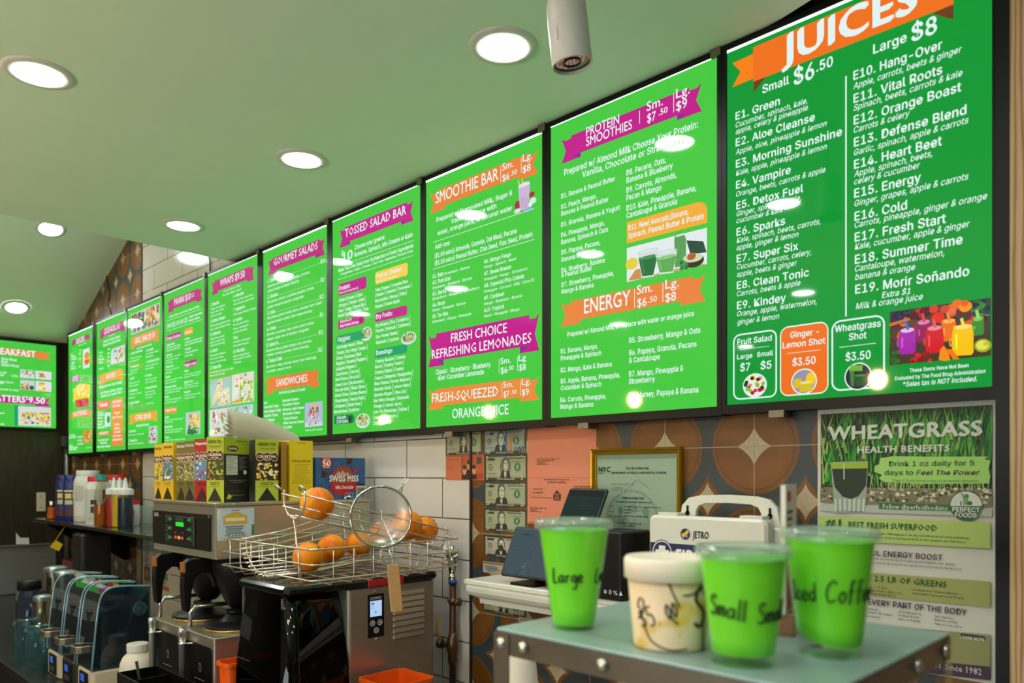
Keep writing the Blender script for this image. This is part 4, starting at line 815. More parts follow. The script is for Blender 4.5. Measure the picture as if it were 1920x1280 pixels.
ph.cut(); ph.rect(205, 860, 580, 1095, (210, 216, 222)); photo_blobs(ph, 225, 920, 572, 1075, [(240, 206, 60), (246, 222, 100), (226, 180, 50), (250, 214, 60), (214, 120, 60), (80, 130, 50)], 120, .11, 95); photo_blobs(ph, 300, 940, 380, 1010, [(50, 100, 50), (80, 130, 60)], 12, .2, 96)
g.build('printed_lines', M_INK, t); ph.build('picture', M_INK, t); w.build('lettering', M_INK, t)
t = wall_menu(ye - 1.95, ye - .99, zz0, zz1, 'green menu box on the left wall, left of the frame, mirrored in the burgers menu')
g = lw(.0012); g.m = lambda x, y: (ye - 1.95 + x, zz1 - y)
g.banner(.12, .05, .80, .15, .06, .88, ORA, ORA); g.banner(.12, .37, .80, .47, .06, .88, MAG, MAG2); g.rect(.6, .2, .88, .33, (214, 216, 222)); g.rect(.1, .52, .5, .62, (238, 206, 90)); g.build('printed_lines', M_INK, t)

# ================================================================== right side: stand, cups, shelf, papers
def hand(letters_gap=.28):
    return {'L': [[(0, 1), (0, 0), (.32, 0)]], 'a': [[(.32, .42), (.2, .5), (.05, .4), (0, .2), (.1, .02), (.25, .08), (.32, .3)], [(.33, .48), (.33, .1), (.4, 0)]], 'r': [[(0, .5), (.02, 0)], [(.02, .3), (.12, .46), (.26, .48)]],
            'g': [[(.3, .42), (.16, .5), (.02, .34), (.06, .1), (.22, .08), (.3, .36)], [(.32, .48), (.32, -.3), (.2, -.46), (.04, -.36)]], 'e': [[(.02, .24), (.3, .3), (.26, .46), (.12, .5), (.0, .3), (.06, .05), (.2, 0), (.32, .08)]],
            'S': [[(.34, .86), (.2, 1), (.04, .86), (.06, .64), (.3, .42), (.34, .18), (.2, 0), (.02, .1)]], 'm': [[(0, .5), (.01, 0)], [(.01, .3), (.1, .5), (.18, .4), (.18, 0)], [(.18, .32), (.28, .5), (.36, .4), (.38, 0)]],
            'l': [[(.02, 1), (.02, .08), (.1, 0)]], 'I': [[(.0, 1), (.24, 1)], [(.12, 1), (.12, 0)], [(0, 0), (.24, 0)]], 'c': [[(.28, .44), (.16, .5), (.02, .32), (.04, .1), (.16, 0), (.3, .06)]], 'd': [[(.28, .42), (.14, .5), (.0, .3), (.06, .04), (.2, .04), (.28, .26)], [(.3, 1), (.3, .0)]],
            'C': [[(.42, .86), (.24, 1), (.04, .7), (.02, .3), (.18, .0), (.42, .12)]], 'o': [[(.14, .5), (.0, .28), (.1, .0), (.26, .08), (.28, .36), (.14, .5)]], 'f': [[(.3, .94), (.18, 1), (.12, .8), (.1, -.1)], [(0, .5), (.26, .52)]],
            '5': [[(.32, 1), (.04, 1), (.03, .6), (.24, .6), (.32, .3), (.2, .02), (0, .06)]], '0': [[(.14, 1), (.0, .5), (.12, 0), (.28, .4), (.24, .86), (.14, 1)]], '$': [[(.40, .80), (.24, .92), (.06, .80), (.10, .58), (.34, .44), (.40, .22), (.22, .06), (.02, .16)], [(.22, 1.12), (.22, -.12)]], '.': [[(.0, .04), (.05, .0)]], 'P': [[(0, 0), (0, 1), (.24, .95), (.3, .7), (.04, .5)]]}
STROKES = hand()
def smooth_path(p, n=4):
    if len(p) < 3: return p
    out = []
    for i in range(len(p) - 1):
        p0, p1, p2, p3 = p[max(i - 1, 0)], p[i], p[i + 1], p[min(i + 2, len(p) - 1)]
        for k in range(n):
            t = k / n; out.append(tuple(.5 * (2 * b + (c - a) * t + (2 * a - 5 * b + 4 * c - d) * t * t + (3 * b - a - 3 * c + d) * t ** 3) for a, b, c, d in zip(p0, p1, p2, p3)))
    return out + [p[-1]]
def wrap_strokes(mb, strokes, cx, cy, z0, rfun, ang0, size, pen, tilt=0.0, lean=0.0):
    """pen strokes laid on the curved side of a cup; x runs round the cup, y up it"""
    for st in strokes:
        pts = []
        for x, y in smooth_path(st):
            xx = (x + lean * y) * size; yy = y * size; xx, yy = xx * math.cos(tilt) - yy * math.sin(tilt), xx * math.sin(tilt) + yy * math.cos(tilt)
            z = z0 + yy; r = rfun(z); a = ang0 + xx / r; pts.append((cx + r * math.cos(a), cy + r * math.sin(a), z))
        mb.tube(pts, pen, 6)
def word(s, gap=.14):
    out, x = [], 0
    for ch in s:
        if ch == ' ': x += .3; continue
        w = max(p[0] for st in STROKES[ch] for p in st); out += [[(p[0] + x, p[1]) for p in st] for st in STROKES[ch]]; x += w + gap
    return out

# ---- display stand
ZT = EYE - .207; TX0, TX1, TY0, TY1 = -.745, -.295, .722, 1.118
M_STAND = mat('stand_top_steel', (158, 182, 180), .33, .35, noise=.10, nscale=14); M_ANGLE = mat('angle_steel', (120, 108, 92), .38, .75, noise=.25, nscale=20)
M_BOLT = mat('bright_bolt', (214, 210, 200), .2, .95)
M_CLEAR = clear('clear_acrylic', (238, 244, 240), .8)
t = thing('display_stand', ((TX0 + TX1) / 2, (TY0 + TY1) / 2, 0), 'grey metal display stand with bolted edges carrying the green cups', 'stand')
b = MB(); b.rbox(TX0, TX1, TY0, TY1, ZT - .004, ZT, .006); b.build('top_plate', M_STAND, t)
b = MB()
b.box(TX0 + .001, TX1 - .001, TY0, TY0 + .003, ZT - .034, ZT - .004); b.box(TX0 + .001, TX1 - .001, TY1 - .003, TY1, ZT - .034, ZT - .004); b.box(TX0, TX0 + .003, TY0, TY1, ZT - .034, ZT - .004); b.box(TX1 - .003, TX1, TY0, TY1, ZT - .034, ZT - .004)
b.build('edge_angle', M_ANGLE, t)
for i, (x, y, sx, sy) in enumerate(((TX0, TY0, 1, 1), (TX0, TY1, 1, -1), (TX1, TY0, -1, 1), (TX1, TY1, -1, -1))):
    b = MB(); b.box(min(x, x + .028 * sx), max(x, x + .028 * sx), min(y - .0025 * sy, y), max(y - .0025 * sy, y), 0, ZT - .006); b.box(min(x - .0025 * sx, x), max(x - .0025 * sx, x), min(y, y + .028 * sy), max(y, y + .028 * sy), 0, ZT - .006)
    o = b.build('leg', M_CLEAR if i == 3 else M_ANGLE, t)
    if i == 3: o['label'] = 'clear leg at the wall side corner'
for x, y, nx, ny in ((TX0 + .014, TY0, 0, -1), (TX0 + .055, TY0, 0, -1), (TX0 + .185, TY0, 0, -1), (TX1 - .03, TY0, 0, -1), (TX1, TY1 - .03, 1, 0), (TX1, TY1 - .14, 1, 0), (TX1, TY0 + .03, 1, 0)):
    b = MB(); b.sm = True; R = Vector((nx, ny, 0)).to_track_quat('Z', 'Y').to_matrix().to_4x4(); R.translation = (x + nx * .002, y + ny * .002, ZT - .018)
    b.lathe([(.0078, 0), (.0078, .0015), (.006, .004), (.003, .0056), (.0003, .006)], 18, R); b.build('bolt', M_BOLT, t)

# ---- plastic cups with green paper liners
M_CUP = clear('clear_cup', (242, 252, 244), .75, .06); M_LID = clear('clear_lid', (224, 240, 228), .9, .10, opacity=.22, rgb2=(226, 236, 230)); M_LINER = mat('green_liner', (136, 234, 40), .55, noise=.03, nscale=8); M_PEN = mat('marker_ink', (20, 44, 12), .5); M_PENK = mat('black_marker', (16, 15, 14), .5)
def cup(x, y, rt, rb, h, label, words, slant=0.0, foot=.006):
    z0 = ZT + .0005; t = thing('plastic_cup', (x, y, z0), label, 'cup', 'green lined cups on the display stand')
    T = Matrix.Translation((x, y, z0)); rl = lambda q: rb + (rt - rb) * q / h
    b = MB(); b.sm = True
    prof = [(rb * .82, .004), (rb, .0), (rl(.012 * h) + .0006, .012 * h)]
    for k in range(1, 8):
        z = h * k / 8; prof.append((rl(z) + (.0006 if k % 2 == 0 and k > 4 else 0), z))
    prof += [(rl(h * .93), h * .93), (rt * .985, h * .955), (rt, h * .99), (rt + .0022, h * .992), (rt + .0026, h), (rt - .0006, h * 1.002)]
    b.lathe(prof, 48, T, True, False); b.build('cup_body', M_CUP, t)
    b = MB(); b.sm = True; b.lathe([(rt + .004, h - .007), (rt + .0048, h + .001), (rt + .0024, h + .006), (rt - .005, h + .0045), (rt - .009, h + .001), (rt * .55, h + .0025), (rt * .2, h + .0035), (.004, h + .003), (.0005, h + .003)], 48, T, False, True); b.build('lid', M_LID, t)
    b = MB(); b.sm = True; n = 48; rs = []
    for k in range(7):
        q = k / 6; ring = []
        for j in range(n):
            a = 2 * math.pi * j / n; za = foot + slant * (.5 + .5 * math.cos(a - math.radians(150)))
            z = za + (h * .945 - za) * q; r = rl(z) - .0016; ring.append((x + r * math.cos(a), y + r * math.sin(a), z0 + z))
        rs.append(ring)
    b.loft(rs, True, False); b.build('green_liner', M_LINER, t)
    base = math.atan2(-y, -x)
    for (s, da, zf, size, tl) in words:
        b = MB(); b.sm = True; wrap_strokes(b, word(s), x, y, z0 + zf * h, lambda z: rl(z - z0) + .0002, base + math.radians(da), size, .0010, tl, .12); b.build('handwriting', M_PEN, t)
    return t
cup(-.669, .797, .0485, .0285, .141, 'tall green lined clear cup marked Large, at the left end of the stand', [('Large', -44, .46, .019, .03), ('Large', 48, .46, .019, .03), ('Large', 150, .46, .019, 0)])
cup(-.412, .781, .0480, .0335, .123, 'green lined clear cup marked Small, nearest one, right of the paper tub', [('Small', -56, .46, .022, -.10), ('Small', 22, .40, .022, .06), ('Small', 140, .44, .022, 0)], 0, .012)
cup(-.360, .8886, .0500, .0345, .139, 'green lined clear cup marked Iced Coffee, at the right end before the wheatgrass poster', [('Iced', -66, .46, .021, .04), ('Coffee', -6, .47, .024, .02)], .022, .012)
# ---- paper soup tub
x, y, z0, h, rt, rb = -.515, .794, ZT + .0005, .108, .0515, .0425
t = thing('paper_tub', (x, y, z0), 'cream paper tub with lid, hand marked 5.00, between the Large and Small cups', 'tub'); T = Matrix.Translation((x, y, z0)); rl = lambda q: rb + (rt - rb) * q / (h * .9)
def tub_mat():
    m = mat('cream_paperboard', (240, 214, 176), .55); t_, b_ = m.node_tree, m.node_tree.nodes['Principled BSDF']
    tc = t_.nodes.new('ShaderNodeTexCoord'); n = t_.nodes.new('ShaderNodeTexNoise'); n.inputs['Scale'].default_value = 26; r = t_.nodes.new('ShaderNodeValToRGB')
    r.color_ramp.elements[0].position = .56; r.color_ramp.elements[0].color = lin((240, 214, 176)) + (1,); r.color_ramp.elements[1].position = .70; r.color_ramp.elements[1].color = lin((222, 180, 60)) + (1,)
    t_.links.new(tc.outputs['Object'], n.inputs['Vector']); t_.links.new(n.outputs['Fac'], r.inputs[0]); t_.links.new(r.outputs[0], b_.inputs['Base Color']); return m
b = MB(); b.sm = True; b.lathe([(rb - .002, .003), (rb, 0), (rb + .0006, .004), (rt, h * .9)], 48, T, True, True); b.build('tub_body', tub_mat(), t)
b = MB(); b.sm = True; b.lathe([(rt + .0012, h * .76), (rt + .003, h * .77), (rt + .0034, h * .97), (rt + .001, h), (rt - .003, h), (rt - .006, h * .985), (.0005, h * .985)], 48, T, False, True); b.build('lid', mat('paper_lid', (240, 226, 204), .5), t)
b = MB(); b.sm = True; base = math.atan2(-y, -x); f = lambda z: rl(z - z0) + .0003
wrap_strokes(b, word('$5.', .20), x, y, z0 + .026, f, base + math.radians(-44), .022, .0011, .30); wrap_strokes(b, word('00', .16), x, y, z0 + .040, f, base + math.radians(-2), .017, .0011, .30)
wrap_strokes(b, word('S'), x, y, z0 + .03, f, base + math.radians(36), .046, .0022, 0)
wrap_strokes(b, [[(.0, .34), (.05, .2), (.14, .12)], [(-.42, 0), (-.3, -.2), (0, -.32), (.3, -.3)], [(-.06, .9), (.06, .62), (.16, .4)], [(.22, .60), (.4, .62), (.58, .76)], [(-.6, .34), (-.56, .5), (-.46, .46), (-.5, .2), (-.6, .16)], [(.64, .1), (.66, -.35)]], x, y, z0 + .026, f, base, .07, .0011)
b.build('handwriting', M_PENK, t)
# ---- card holder on a wood block
hx, hy = -.4475, .972; va = math.atan2(.910, -.415) - math.radians(11); d = Vector((math.cos(va), math.sin(va), 0)); nrm = Vector((d.y, -d.x, 0))
t = thing('card_holder', (hx, hy, ZT), 'upright white card in a small wood block, behind the Iced Coffee cup', 'card holder')
M_ = F((hx, hy, ZT), d, nrm, (0, 0, 1))
b = MB(); b.rbox(-.03, .03, -.013, .013, 0.0005, .028, .002, 2, M_); b.build('wood_block', mat('beech_block', (168, 112, 76), .5, noise=.15, nscale=40, aniso=(8, 1, 8)), t)
b = MB(); b.box(-.034, .036, -.003, .003, .0285, .194, M_); b.build('card', mat('card_stock', (226, 218, 202), .4), t)
p = Print(M_ @ Vector((-.034, .003, .0285)), d, (0, 0, 1), nrm, .0004).uv(.07, .1655)
p.rect(.12, .05, .45, .13, (196, 60, 60)); p.rect(.1, .62, .9, .97, (206, 110, 110)); p.poly([(.1, .97), (.3, .7), (.6, .97)], (170, 50, 60))
for k in range(7): p.rect(.12, .2 + k * .055, .12 + .5 - .04 * (k % 3), .225 + k * .055, (60, 60, 66))
p.build('print', print_mat('paper_print', False), t)

# ---- counters
M_COUNTER = mat('counter_steel', (70, 74, 72), .3, .8, noise=.2, nscale=12, aniso=(1, 5, 5))
ZK = EYE - .93
t = thing('counter', (-3.8, 1.4, 0), 'long dark steel back counter under the machines', 'counter')
b = MB(); b.rbox(XL + .002, -.80, .924, YW - .001, ZK - .04, ZK, .012, 3); b.build('worktop', M_COUNTER, t); b = MB(); b.box(XL + .03, -.83, .97, YW - .01, .1, ZK - .041); b.box(XL + .05, -.85, 1.02, YW - .02, 0.0, .099); b.build('cabinet_body', mat('counter_front', (42, 42, 40), .45, .5, noise=.2), t)
# ---- inverted paper cups below the stand
M_PAPER = mat('white_paper_cup', (212, 200, 182), .6)
def cup_stack(x, y, n, rb, rt, hh, pitch, label):
    t = thing('paper_cup_stack', (x, y, ZK), label, 'cup stack', 'inverted paper cups on the counter')
    for k in range(n):
        b = MB(); b.sm = True; z = ZK + .0005 + k * pitch; b.lathe([(rb + .0025, z), (rb + .003, z + .004), (rb, z + .006), (rt, z + hh - .002), (rt - .004, z + hh), (rt - .006, z + hh - .004), (.001, z + hh - .004)], 32, Matrix.Translation((x, y, 0)), False, True); b.build('paper_cup', M_PAPER, t)
    return t
cup_stack(-1.45, 1.50, 14, .050, .034, .16, .0275, 'tall stack of white paper cups upside down under the stand')
cup_stack(-1.27, 1.28, 7, .042, .032, .11, .03, 'short stack of white paper cups beside the tall stack')

# ---- white moulded shelf
M_SHELF = mat('white_laminate', (226, 226, 212), .22, noise=.02); ZS = EYE - .3465; SX0, SX1 = -1.902, -.80
b = MB(); rs = []
for z, q in ((0, .004), (-.003, 0), (-.014, 0), (-.018, .007), (-.026, .004), (-.040, .006), (-.052, .014), (-.060, .028), (-.064, .036), (-.080, .038)):
    rs.append([(SX0 + q, 1.70 + q, ZS + z), (SX1 - q, 1.70 + q, ZS + z), (SX1 - q, YW - .001, ZS + z), (SX0 + q, YW - .001, ZS + z)])
b.loft(rs, True, True); o = b.build('wall_shelf', M_SHELF); tag(o, 'white wall shelf with moulded front edge holding the tablets and black box', 'shelf')
for f_ in o.data.polygons: pass
# ---- tablets
M_TAB = mat('tablet_black', (16, 17, 19), .3); M_SCR = mat('tablet_glass', (8, 10, 12), .06, emit=(56, 76, 88), es=.85); M_SCR2 = mat('tablet_glass_dim', (8, 10, 12), .05, emit=(18, 34, 36), es=1.0); M_SCRT = print_mat('screen_print', True, .06)
def tablet(o, W, H, lean, label, screen, rows, foot):
    up = Vector((0, lean[0], lean[1])).normalized(); n = Vector((0, -up.z, up.y)); M_ = F(o, (1, 0, 0), up, n)
    t = thing('tablet', (o[0] + W / 2, o[1] + .02, ZS), label, 'tablet', 'order tablets on the white shelf')
    b = MB(); b.rbox(0, W, 0, H, -.009, 0, .010, 4, M_); b.build('tablet_body', M_TAB, t)
    b = MB(); b.box(.007, W - .007, .008, H - .008, 0.0, .0006, M_); b.build('screen', screen, t)
    p = Print(M_ @ Vector((.007, .008, .0006)), (1, 0, 0), up, n, .0002).uv(W - .014, H - .016); rows(p); p.build('screen_print', M_SCRT, t)
    b = MB(); x0, x1 = foot; b.box(x0, x1, 1.715, 1.84, ZS + .0005, ZS + .008); c = M_ @ Vector((W / 2, H * .45, -.009)); xm = (x0 + x1) / 2
    b.add([(xm - .02, 1.80, ZS + .008), (xm + .02, 1.80, ZS + .008), (xm + .02, 1.835, ZS + .008), (xm - .02, 1.835, ZS + .008), (c.x - .02, c.y - .002, c.z - .02), (c.x + .02, c.y - .002, c.z - .02), (c.x + .02, c.y + .008, c.z + .02), (c.x - .02, c.y + .008, c.z + .02)], [(0, 1, 5, 4), (1, 2, 6, 5), (2, 3, 7, 6), (3, 0, 4, 7), (4, 5, 6, 7), (3, 2, 1, 0)]); b.build('stand', M_BLACKM, t)
def rowsA(p):
    p.text('Orders', .17, .14, .33, .045, (20, 26, 30), 'b'); p.text('Items', .55, .22, .68, .03, (40, 56, 64), 'n')
    for k in range(7): p.rect(.07, .2 + k * .09, .085, .215 + k * .09, (30, 42, 50))
    p.rect(.2, .30, .98, .303, (70, 92, 104))
def rowsB(p):
    p.rect(0, 0, 1, .12, (10, 14, 16))
    for a, b_ in ((.08, .22), (.38, .58), (.74, .92)): p.rect(a, .155, b_, .165, (44, 66, 66))
    p.rect(.3, .30, .66, .31, (40, 58, 58))
tablet((-1.755, 1.722, EYE - .322), .238, .170, (.070, .152), 'wide tablet with grey screen standing at the left end of the white shelf', M_SCR, rowsA, (-1.70, -1.60))
tablet((-1.530, 1.712, EYE - .200), .150, .184, (.088, .155), 'upright dark tablet behind the Large cup, before the orange certificate', M_SCR2, rowsB, (-1.50, -1.40))
# ---- receipt printer
t = thing('receipt_printer', (-1.31, 1.75, ZS), 'black box shaped receipt printer on the white shelf behind the paper tub', 'printer')
b = MB(); b.rbox(-1.375, -1.246, 1.69, 1.83, ZS + .001, EYE - .157, .012, 4); b.build('case', M_BLACKM, t); p = Print((-1.375, 1.69, ZS), (1, 0, 0), (0, 0, 1), (0, -1, 0), .0006)
p.m = lambda x, y: (x, y); g_ = (206, 210, 214)
p.rect_ab(.066, .018, .076, .028, g_, .005); p.rect_ab(.069, .021, .073, .025, (20, 20, 22)); p.text('0 %', .084, .018, .112, -.011, g_, 'b')
for a, b_ in ((.118, .018),): p.poly_ab([(a, b_), (a + .012, b_), (a + .006, b_ + .012)], g_)
p.build('icons', print_mat('paper_print', False), t); MB().box(-1.327, -1.323, 1.6888, 1.6896, ZS + .032, ZS + .036).build('status_light', mat('blue_led', (40, 90, 255), .4, emit=(60, 120, 255), es=2.0), t)
# ---- first aid kit
M_KIT = mat('white_kit_plastic', (222, 220, 204), .3, noise=.02)
kx0, kx1, kz0, kz1 = -1.172, -.838, ZS + .0008, EYE - .106
t = thing('first_aid_kit', ((kx0 + kx1) / 2, 1.75, ZS), 'white plastic first aid case with carrying handle standing behind the cups', 'first aid kit')
b = MB(); b.rbox(kx0, kx1, 1.705, 1.745, kz0 + .004, kz1, .018, 5, None, 'y'); b.build('front_shell', M_KIT, t)
b = MB(); b.rbox(kx0 - .022, kx1 + .022, 1.746, 1.79, kz0, kz1 - .018, .02, 5, None, 'y'); b.build('back_shell', M_KIT, t)
for a in (kx0 + .055, kx1 - .045):
    b = MB(); b.rbox(a - .03, a + .03, 1.712, 1.752, kz1 - .004, kz1 + .007, .003, 2); b.build('latch', M_KIT, t)
def arch(mb, outer, inner, y0, y1):
    n = len(outer); v = [(x, y, z) for y in (y0, y1) for (x, z) in outer + inner]; N = 2 * n; fs = []
    for i in range(n - 1):
        fs += [(i, i + 1, n + i + 1, n + i), (N + i + 1, N + i, N + n + i, N + n + i + 1), (i + 1, i, N + i, N + i + 1), (n + i, n + i + 1, N + n + i + 1, N + n + i)]
    fs += [(0, n, N + n, N), (n - 1, N + n - 1, N + 2 * n - 1, 2 * n - 1)]
    mb.add(v, fs)
hc, hw = -.967, .128
outer = [(hc - hw - .012, kz1 - .02), (hc - hw - .004, kz1 + .026), (hc - hw + .016, kz1 + .046), (hc - hw + .05, kz1 + .053), (hc, kz1 + .056), (hc + hw - .05, kz1 + .053), (hc + hw - .016, kz1 + .046), (hc + hw + .004, kz1 + .026), (hc + hw + .012, kz1 - .02)]
inner = [(hc - hw + .035, kz1 - .02), (hc - hw + .038, kz1 + .012), (hc - hw + .046, kz1 + .026), (hc - hw + .066, kz1 + .033), (hc, kz1 + .035), (hc + hw - .066, kz1 + .033), (hc + hw - .046, kz1 + .026), (hc + hw - .038, kz1 + .012), (hc + hw - .035, kz1 - .02)]
b = MB(); arch(b, outer, inner, 1.752, 1.766); b.build('handle', M_KIT, t, .002)
for a in (hc - hw + .014, hc + hw - .014):
    b = MB(); b.cyl((a, 1.7515, kz1 + .006), (a, 1.7505, kz1 + .006), .0065, 14); b.box(a - .003, a + .003, 1.7505, 1.7515, kz1 + .006, kz1 + .026); b.build('keyhole', M_BLACKM, t)
p = Print((kx0, 1.705, kz0), (1, 0, 0), (0, 0, 1), (0, -1, 0), .0008); W_ = kx1 - kx0; H_ = kz1 - kz0; p.uv(W_, H_); NAVY = (22, 34, 84); PW = (232, 230, 220)
p.rect(.02, .30, .82, .56, NAVY); p.ell(.13, .40, .095, .135, NAVY, 30); p.ell(.13, .40, .088, .125, PW, 30); p.ell(.13, .40, .080, .112, NAVY, 30); p.rect(.10, .33, .16, .47, PW); p.rect(.07, .375, .19, .425, PW)
p.text('FIRST AID', .26, .50, .78, .14, PW, 'bb'); p.ell(.34, .19, .05, .070, (206, 206, 200), 26); p.ell(.34, .19, .042, .060, (26, 34, 74), 26); p.seg(.315, .22, .365, .155, (226, 190, 40), .008); p.ell(.32, .20, .014, .02, (226, 190, 40), 12); p.ell(.35, .21, .012, .018, (120, 150, 190), 12); p.text('JETRO', .405, .225, .54, .07, (24, 24, 28), 'bb')
p.build('label_print', print_mat('paper_print', False), t)

# ---- papers on the wall
M_PP = print_mat('paper_print', False); YF = YW - .0012
def paper(name, px, label, cat, group, rgb, y=YF):
    a = onY(px[0], px[1], YW); c = onY(px[2], px[3], YW)
    b = MB(); b.box(a.x, c.x, y, YW - .0001, c.z, a.z); o = b.build(name, mat('paper_%02x%02x%02x' % rgb, rgb, .6, noise=.03, nscale=30)); tag(o, label, cat, group)
    p = Print((a.x, y, c.z), (1, 0, 0), (0, 0, 1), (0, -1, 0), .0003, .00003).uv(c.x - a.x, a.z - c.z); return o, p
N6 = lambda x, y: (820 + x / 3.368, 790 + y / 3.368)
def bill(x0, y0, x1, y1, kind, label):
    a, c = N6(x0, y0), N6(x1, y1); base = {'peso': (196, 104, 62), 'pink': (190, 160, 130), '5': (176, 166, 146), '100': (150, 160, 148)}.get(kind, (158, 160, 128))
    o, p = paper('banknote', a + c, label, 'banknote', 'banknotes taped to the wall', base); K = (52, 56, 46); G = (30, 110, 70)
    if kind == 'peso':
        p.rect(0, 0, 1, .08, (170, 80, 46)); p.rect(.44, .05, .98, .95, (182, 84, 50)); p.rect(.82, .10, .94, .38, (70, 70, 66)); p.rect(.43, .06, .45, .94, (70, 40, 30))
        for cx, cy in ((.51, .62), (.62, .42), (.75, .60)):
            p.poly([(cx - .09, .97), (cx - .06, cy + .18), (cx + .06, cy + .18), (cx + .09, .97)], (54, 36, 32)); p.ell(cx, cy, .045, .16, (206, 150, 110)); p.ell(cx, cy - .12, .05, .09, (70, 46, 40))
        p.text('100', .80, .95, .97, .22, (150, 56, 36), 'b'); p.rect(.05, .18, .36, .20, (150, 80, 50)); p.text('100', .05, .55, .2, .14, (170, 90, 56), 'n')
    elif kind == 'pink':
        p.rect(.02, .05, .98, .20, (120, 96, 80)); p.ell(.2, .6, .15, .3, (120, 140, 140)); p.ell(.7, .6, .14, .3, (206, 140, 120)); p.seg(.05, .4, .4, .7, (90, 110, 110), .003); p.seg(.1, .8, .35, .4, (90, 110, 110), .003)
    else:
        p.rect(.0, .0, 1, .10, K); p.rect(.0, .90, 1, 1, K); p.rect(.0, .0, .035, 1, K); p.rect(.965, 0, 1, 1, K); p.outline(.05, .13, .95, .87, (110, 114, 90), .001)
        pale = tuple(min(255, q + 26) for q in base)
        words = {'2': 'TWO DOLLARS', '1': 'ONE DOLLAR', '20': 'TWENTY DOLLARS', '5': 'FIVE DOLLARS', '100': 'ONE HUNDRED DOLLARS'}[kind]; num = kind
        big = kind in ('20', '100', '5')
        cx, rx, ry = ((.42, .15, .42) if big else (.5, .12, .36))
        if not big: p.ell(cx, .5, rx, ry, K, 24); p.ell(cx, .5, rx * .9, ry * .92, (120, 124, 100), 24)
        p.poly([(cx - rx, .90), (cx - rx * .8, .68), (cx - rx * .3, .6), (cx + rx * .3, .6), (cx + rx * .8, .68), (cx + rx, .90)], (40, 42, 38)); p.poly([(cx - .02, .88), (cx - .035, .6), (cx + .035, .6), (cx + .02, .88)], pale)
        p.ell(cx, .40, rx * .62, ry * .78, (84, 86, 74), 20); p.ell(cx + .01, .44, rx * .44, ry * .58, pale, 20)
        p.poly([(cx - rx * .3, .36), (cx - rx * .05, .34), (cx - rx * .05, .37), (cx - rx * .3, .39)], K); p.poly([(cx + rx * .12, .34), (cx + rx * .38, .36), (cx + rx * .38, .39), (cx + rx * .12, .37)], K); p.seg(cx + .012, .38, cx + .018, .5, (110, 110, 92), .0012); p.seg(cx - .02, .56, cx + .04, .56, (80, 76, 66), .0012)
        p.ell(.15, .5, .05, .12, K, 18); p.ell(.15, .5, .036, .085, pale, 18); p.ell(.15, .5, .022, .05, (70, 74, 60), 14); p.ell(.78, .5, .075, .17, (96, 124, 96), 18); p.ell(.78, .5, .055, .12, G, 14); p.rect(.76, .42, .80, .58, (150, 170, 140))
        p.text(words, .30, .975, .72, .055, pale, 'bb')
        for (x, y) in ((.045, .22), (.86, .22), (.045, .97), (.86, .97)): p.text(num, x, y, None, .15, pale if y > .5 or x < .5 else pale, 'bb')
        p.rect(.06, .15, .25, .24, K); p.text(num, .07, .235, None, .075, pale, 'b'); p.text('UNITED STATES OF AMERICA', .56, .2, .93, .05, K, 'b'); p.text('L 10973237 A', .60, .33, .90, .055, (30, 70, 46), 'n'); p.text('L 10973237 A', .07, .78, .28, .055, (30, 70, 46), 'n')
        if kind == '100': p.rect(.52, .1, .56, .9, (70, 90, 150)); p.poly([(.6, .9), (.6, .6), (.7, .2), (.74, .2), (.68, .62), (.68, .9)], (180, 130, 60)); p.text('100', .76, .95, .96, .20, (70, 76, 60), 'bb')
        if kind == '5': p.ell(.42, .56, .06, .16, (60, 56, 50), 16)
    p.build('print', M_PP, o)
bill(55, 64, 285, 207, '2', 'two dollar bill taped at the top left, partly under the menu frame')
bill(293, 50, 562, 200, '100', 'hundred dollar bill taped right under the menu box, with blue strip')
bill(55, 212, 296, 371, 'peso', 'orange foreign banknote with three portraits taped below the two dollar bill')
bill(300, 208, 570, 372, '2', 'two dollar bill taped right of the orange banknote')
bill(297, 377, 567, 541, '20', 'upper one of the two twenty dollar bills taped to the wall')
bill(297, 546, 567, 706, '20', 'lower one of the two twenty dollar bills taped to the wall')
bill(297, 713, 560, 872, '5', 'five dollar bill taped to the wall, half behind the tablet')
bill(290, 880, 562, 985, 'pink', 'faded pinkish banknote taped just above the white shelf')
bill(288, 1105, 562, 1238, '1', 'one dollar bill taped to the wall below the white shelf')
N7 = lambda x, y: (980 + x / 5.565, 780 + y / 5.565)
o, p = paper('certificate_paper', N7(52, 60) + N7(772, 1160), 'salmon orange certificate of authority sheet taped to the tiles', 'certificate', None, (214, 128, 96))
p.view(980, 780, 5.565); D = (60, 34, 30)
p.texts([('No. 12-2020', 200, 118, 283, 10), ('FRESH CHOICE GOURMET CORP', 150, 472, 325, 14), ('704 BURKE AVE', 150, 492, 235, 13), ('BRONX NY 10467-6613', 150, 510, 272, 13), ('New York State Department of Taxation and Finance', 223, 668, 494, 14), ('Certificate of Authority', 255, 697, 450, 20), ('Identification number', 110, 764, 206, 10), ('30-2481155', 105, 806, 212, 20), ('(Use this number on all returns and correspondence)', 83, 850, 310, 9), ('FRESH CHOICE GOURMET CORP', 80, 962, 252, 13), ('704 BURKE AVE', 80, 980, 158, 12), ('BRONX NY 10467-6613', 80, 998, 195, 12), ('is authorized to collect sales and use taxes', 75, 1108, 320, 10)], 14, D, 'b'); p.text('VALIDATED', 540, 760, 720, 30, D, 'm'); p.outline(525, 727, 760, 790, D, .001); p.outline(82, 748, 238, 832, (150, 80, 60), .0006)
for k in range(16): p.seg(150 + k * 15, 448 - k % 2 * 5, 163 + k * 15, 438 + k % 3 * 5, D, .0015)
p.line(60, 640, 772, 640, (196, 108, 80), .0012)
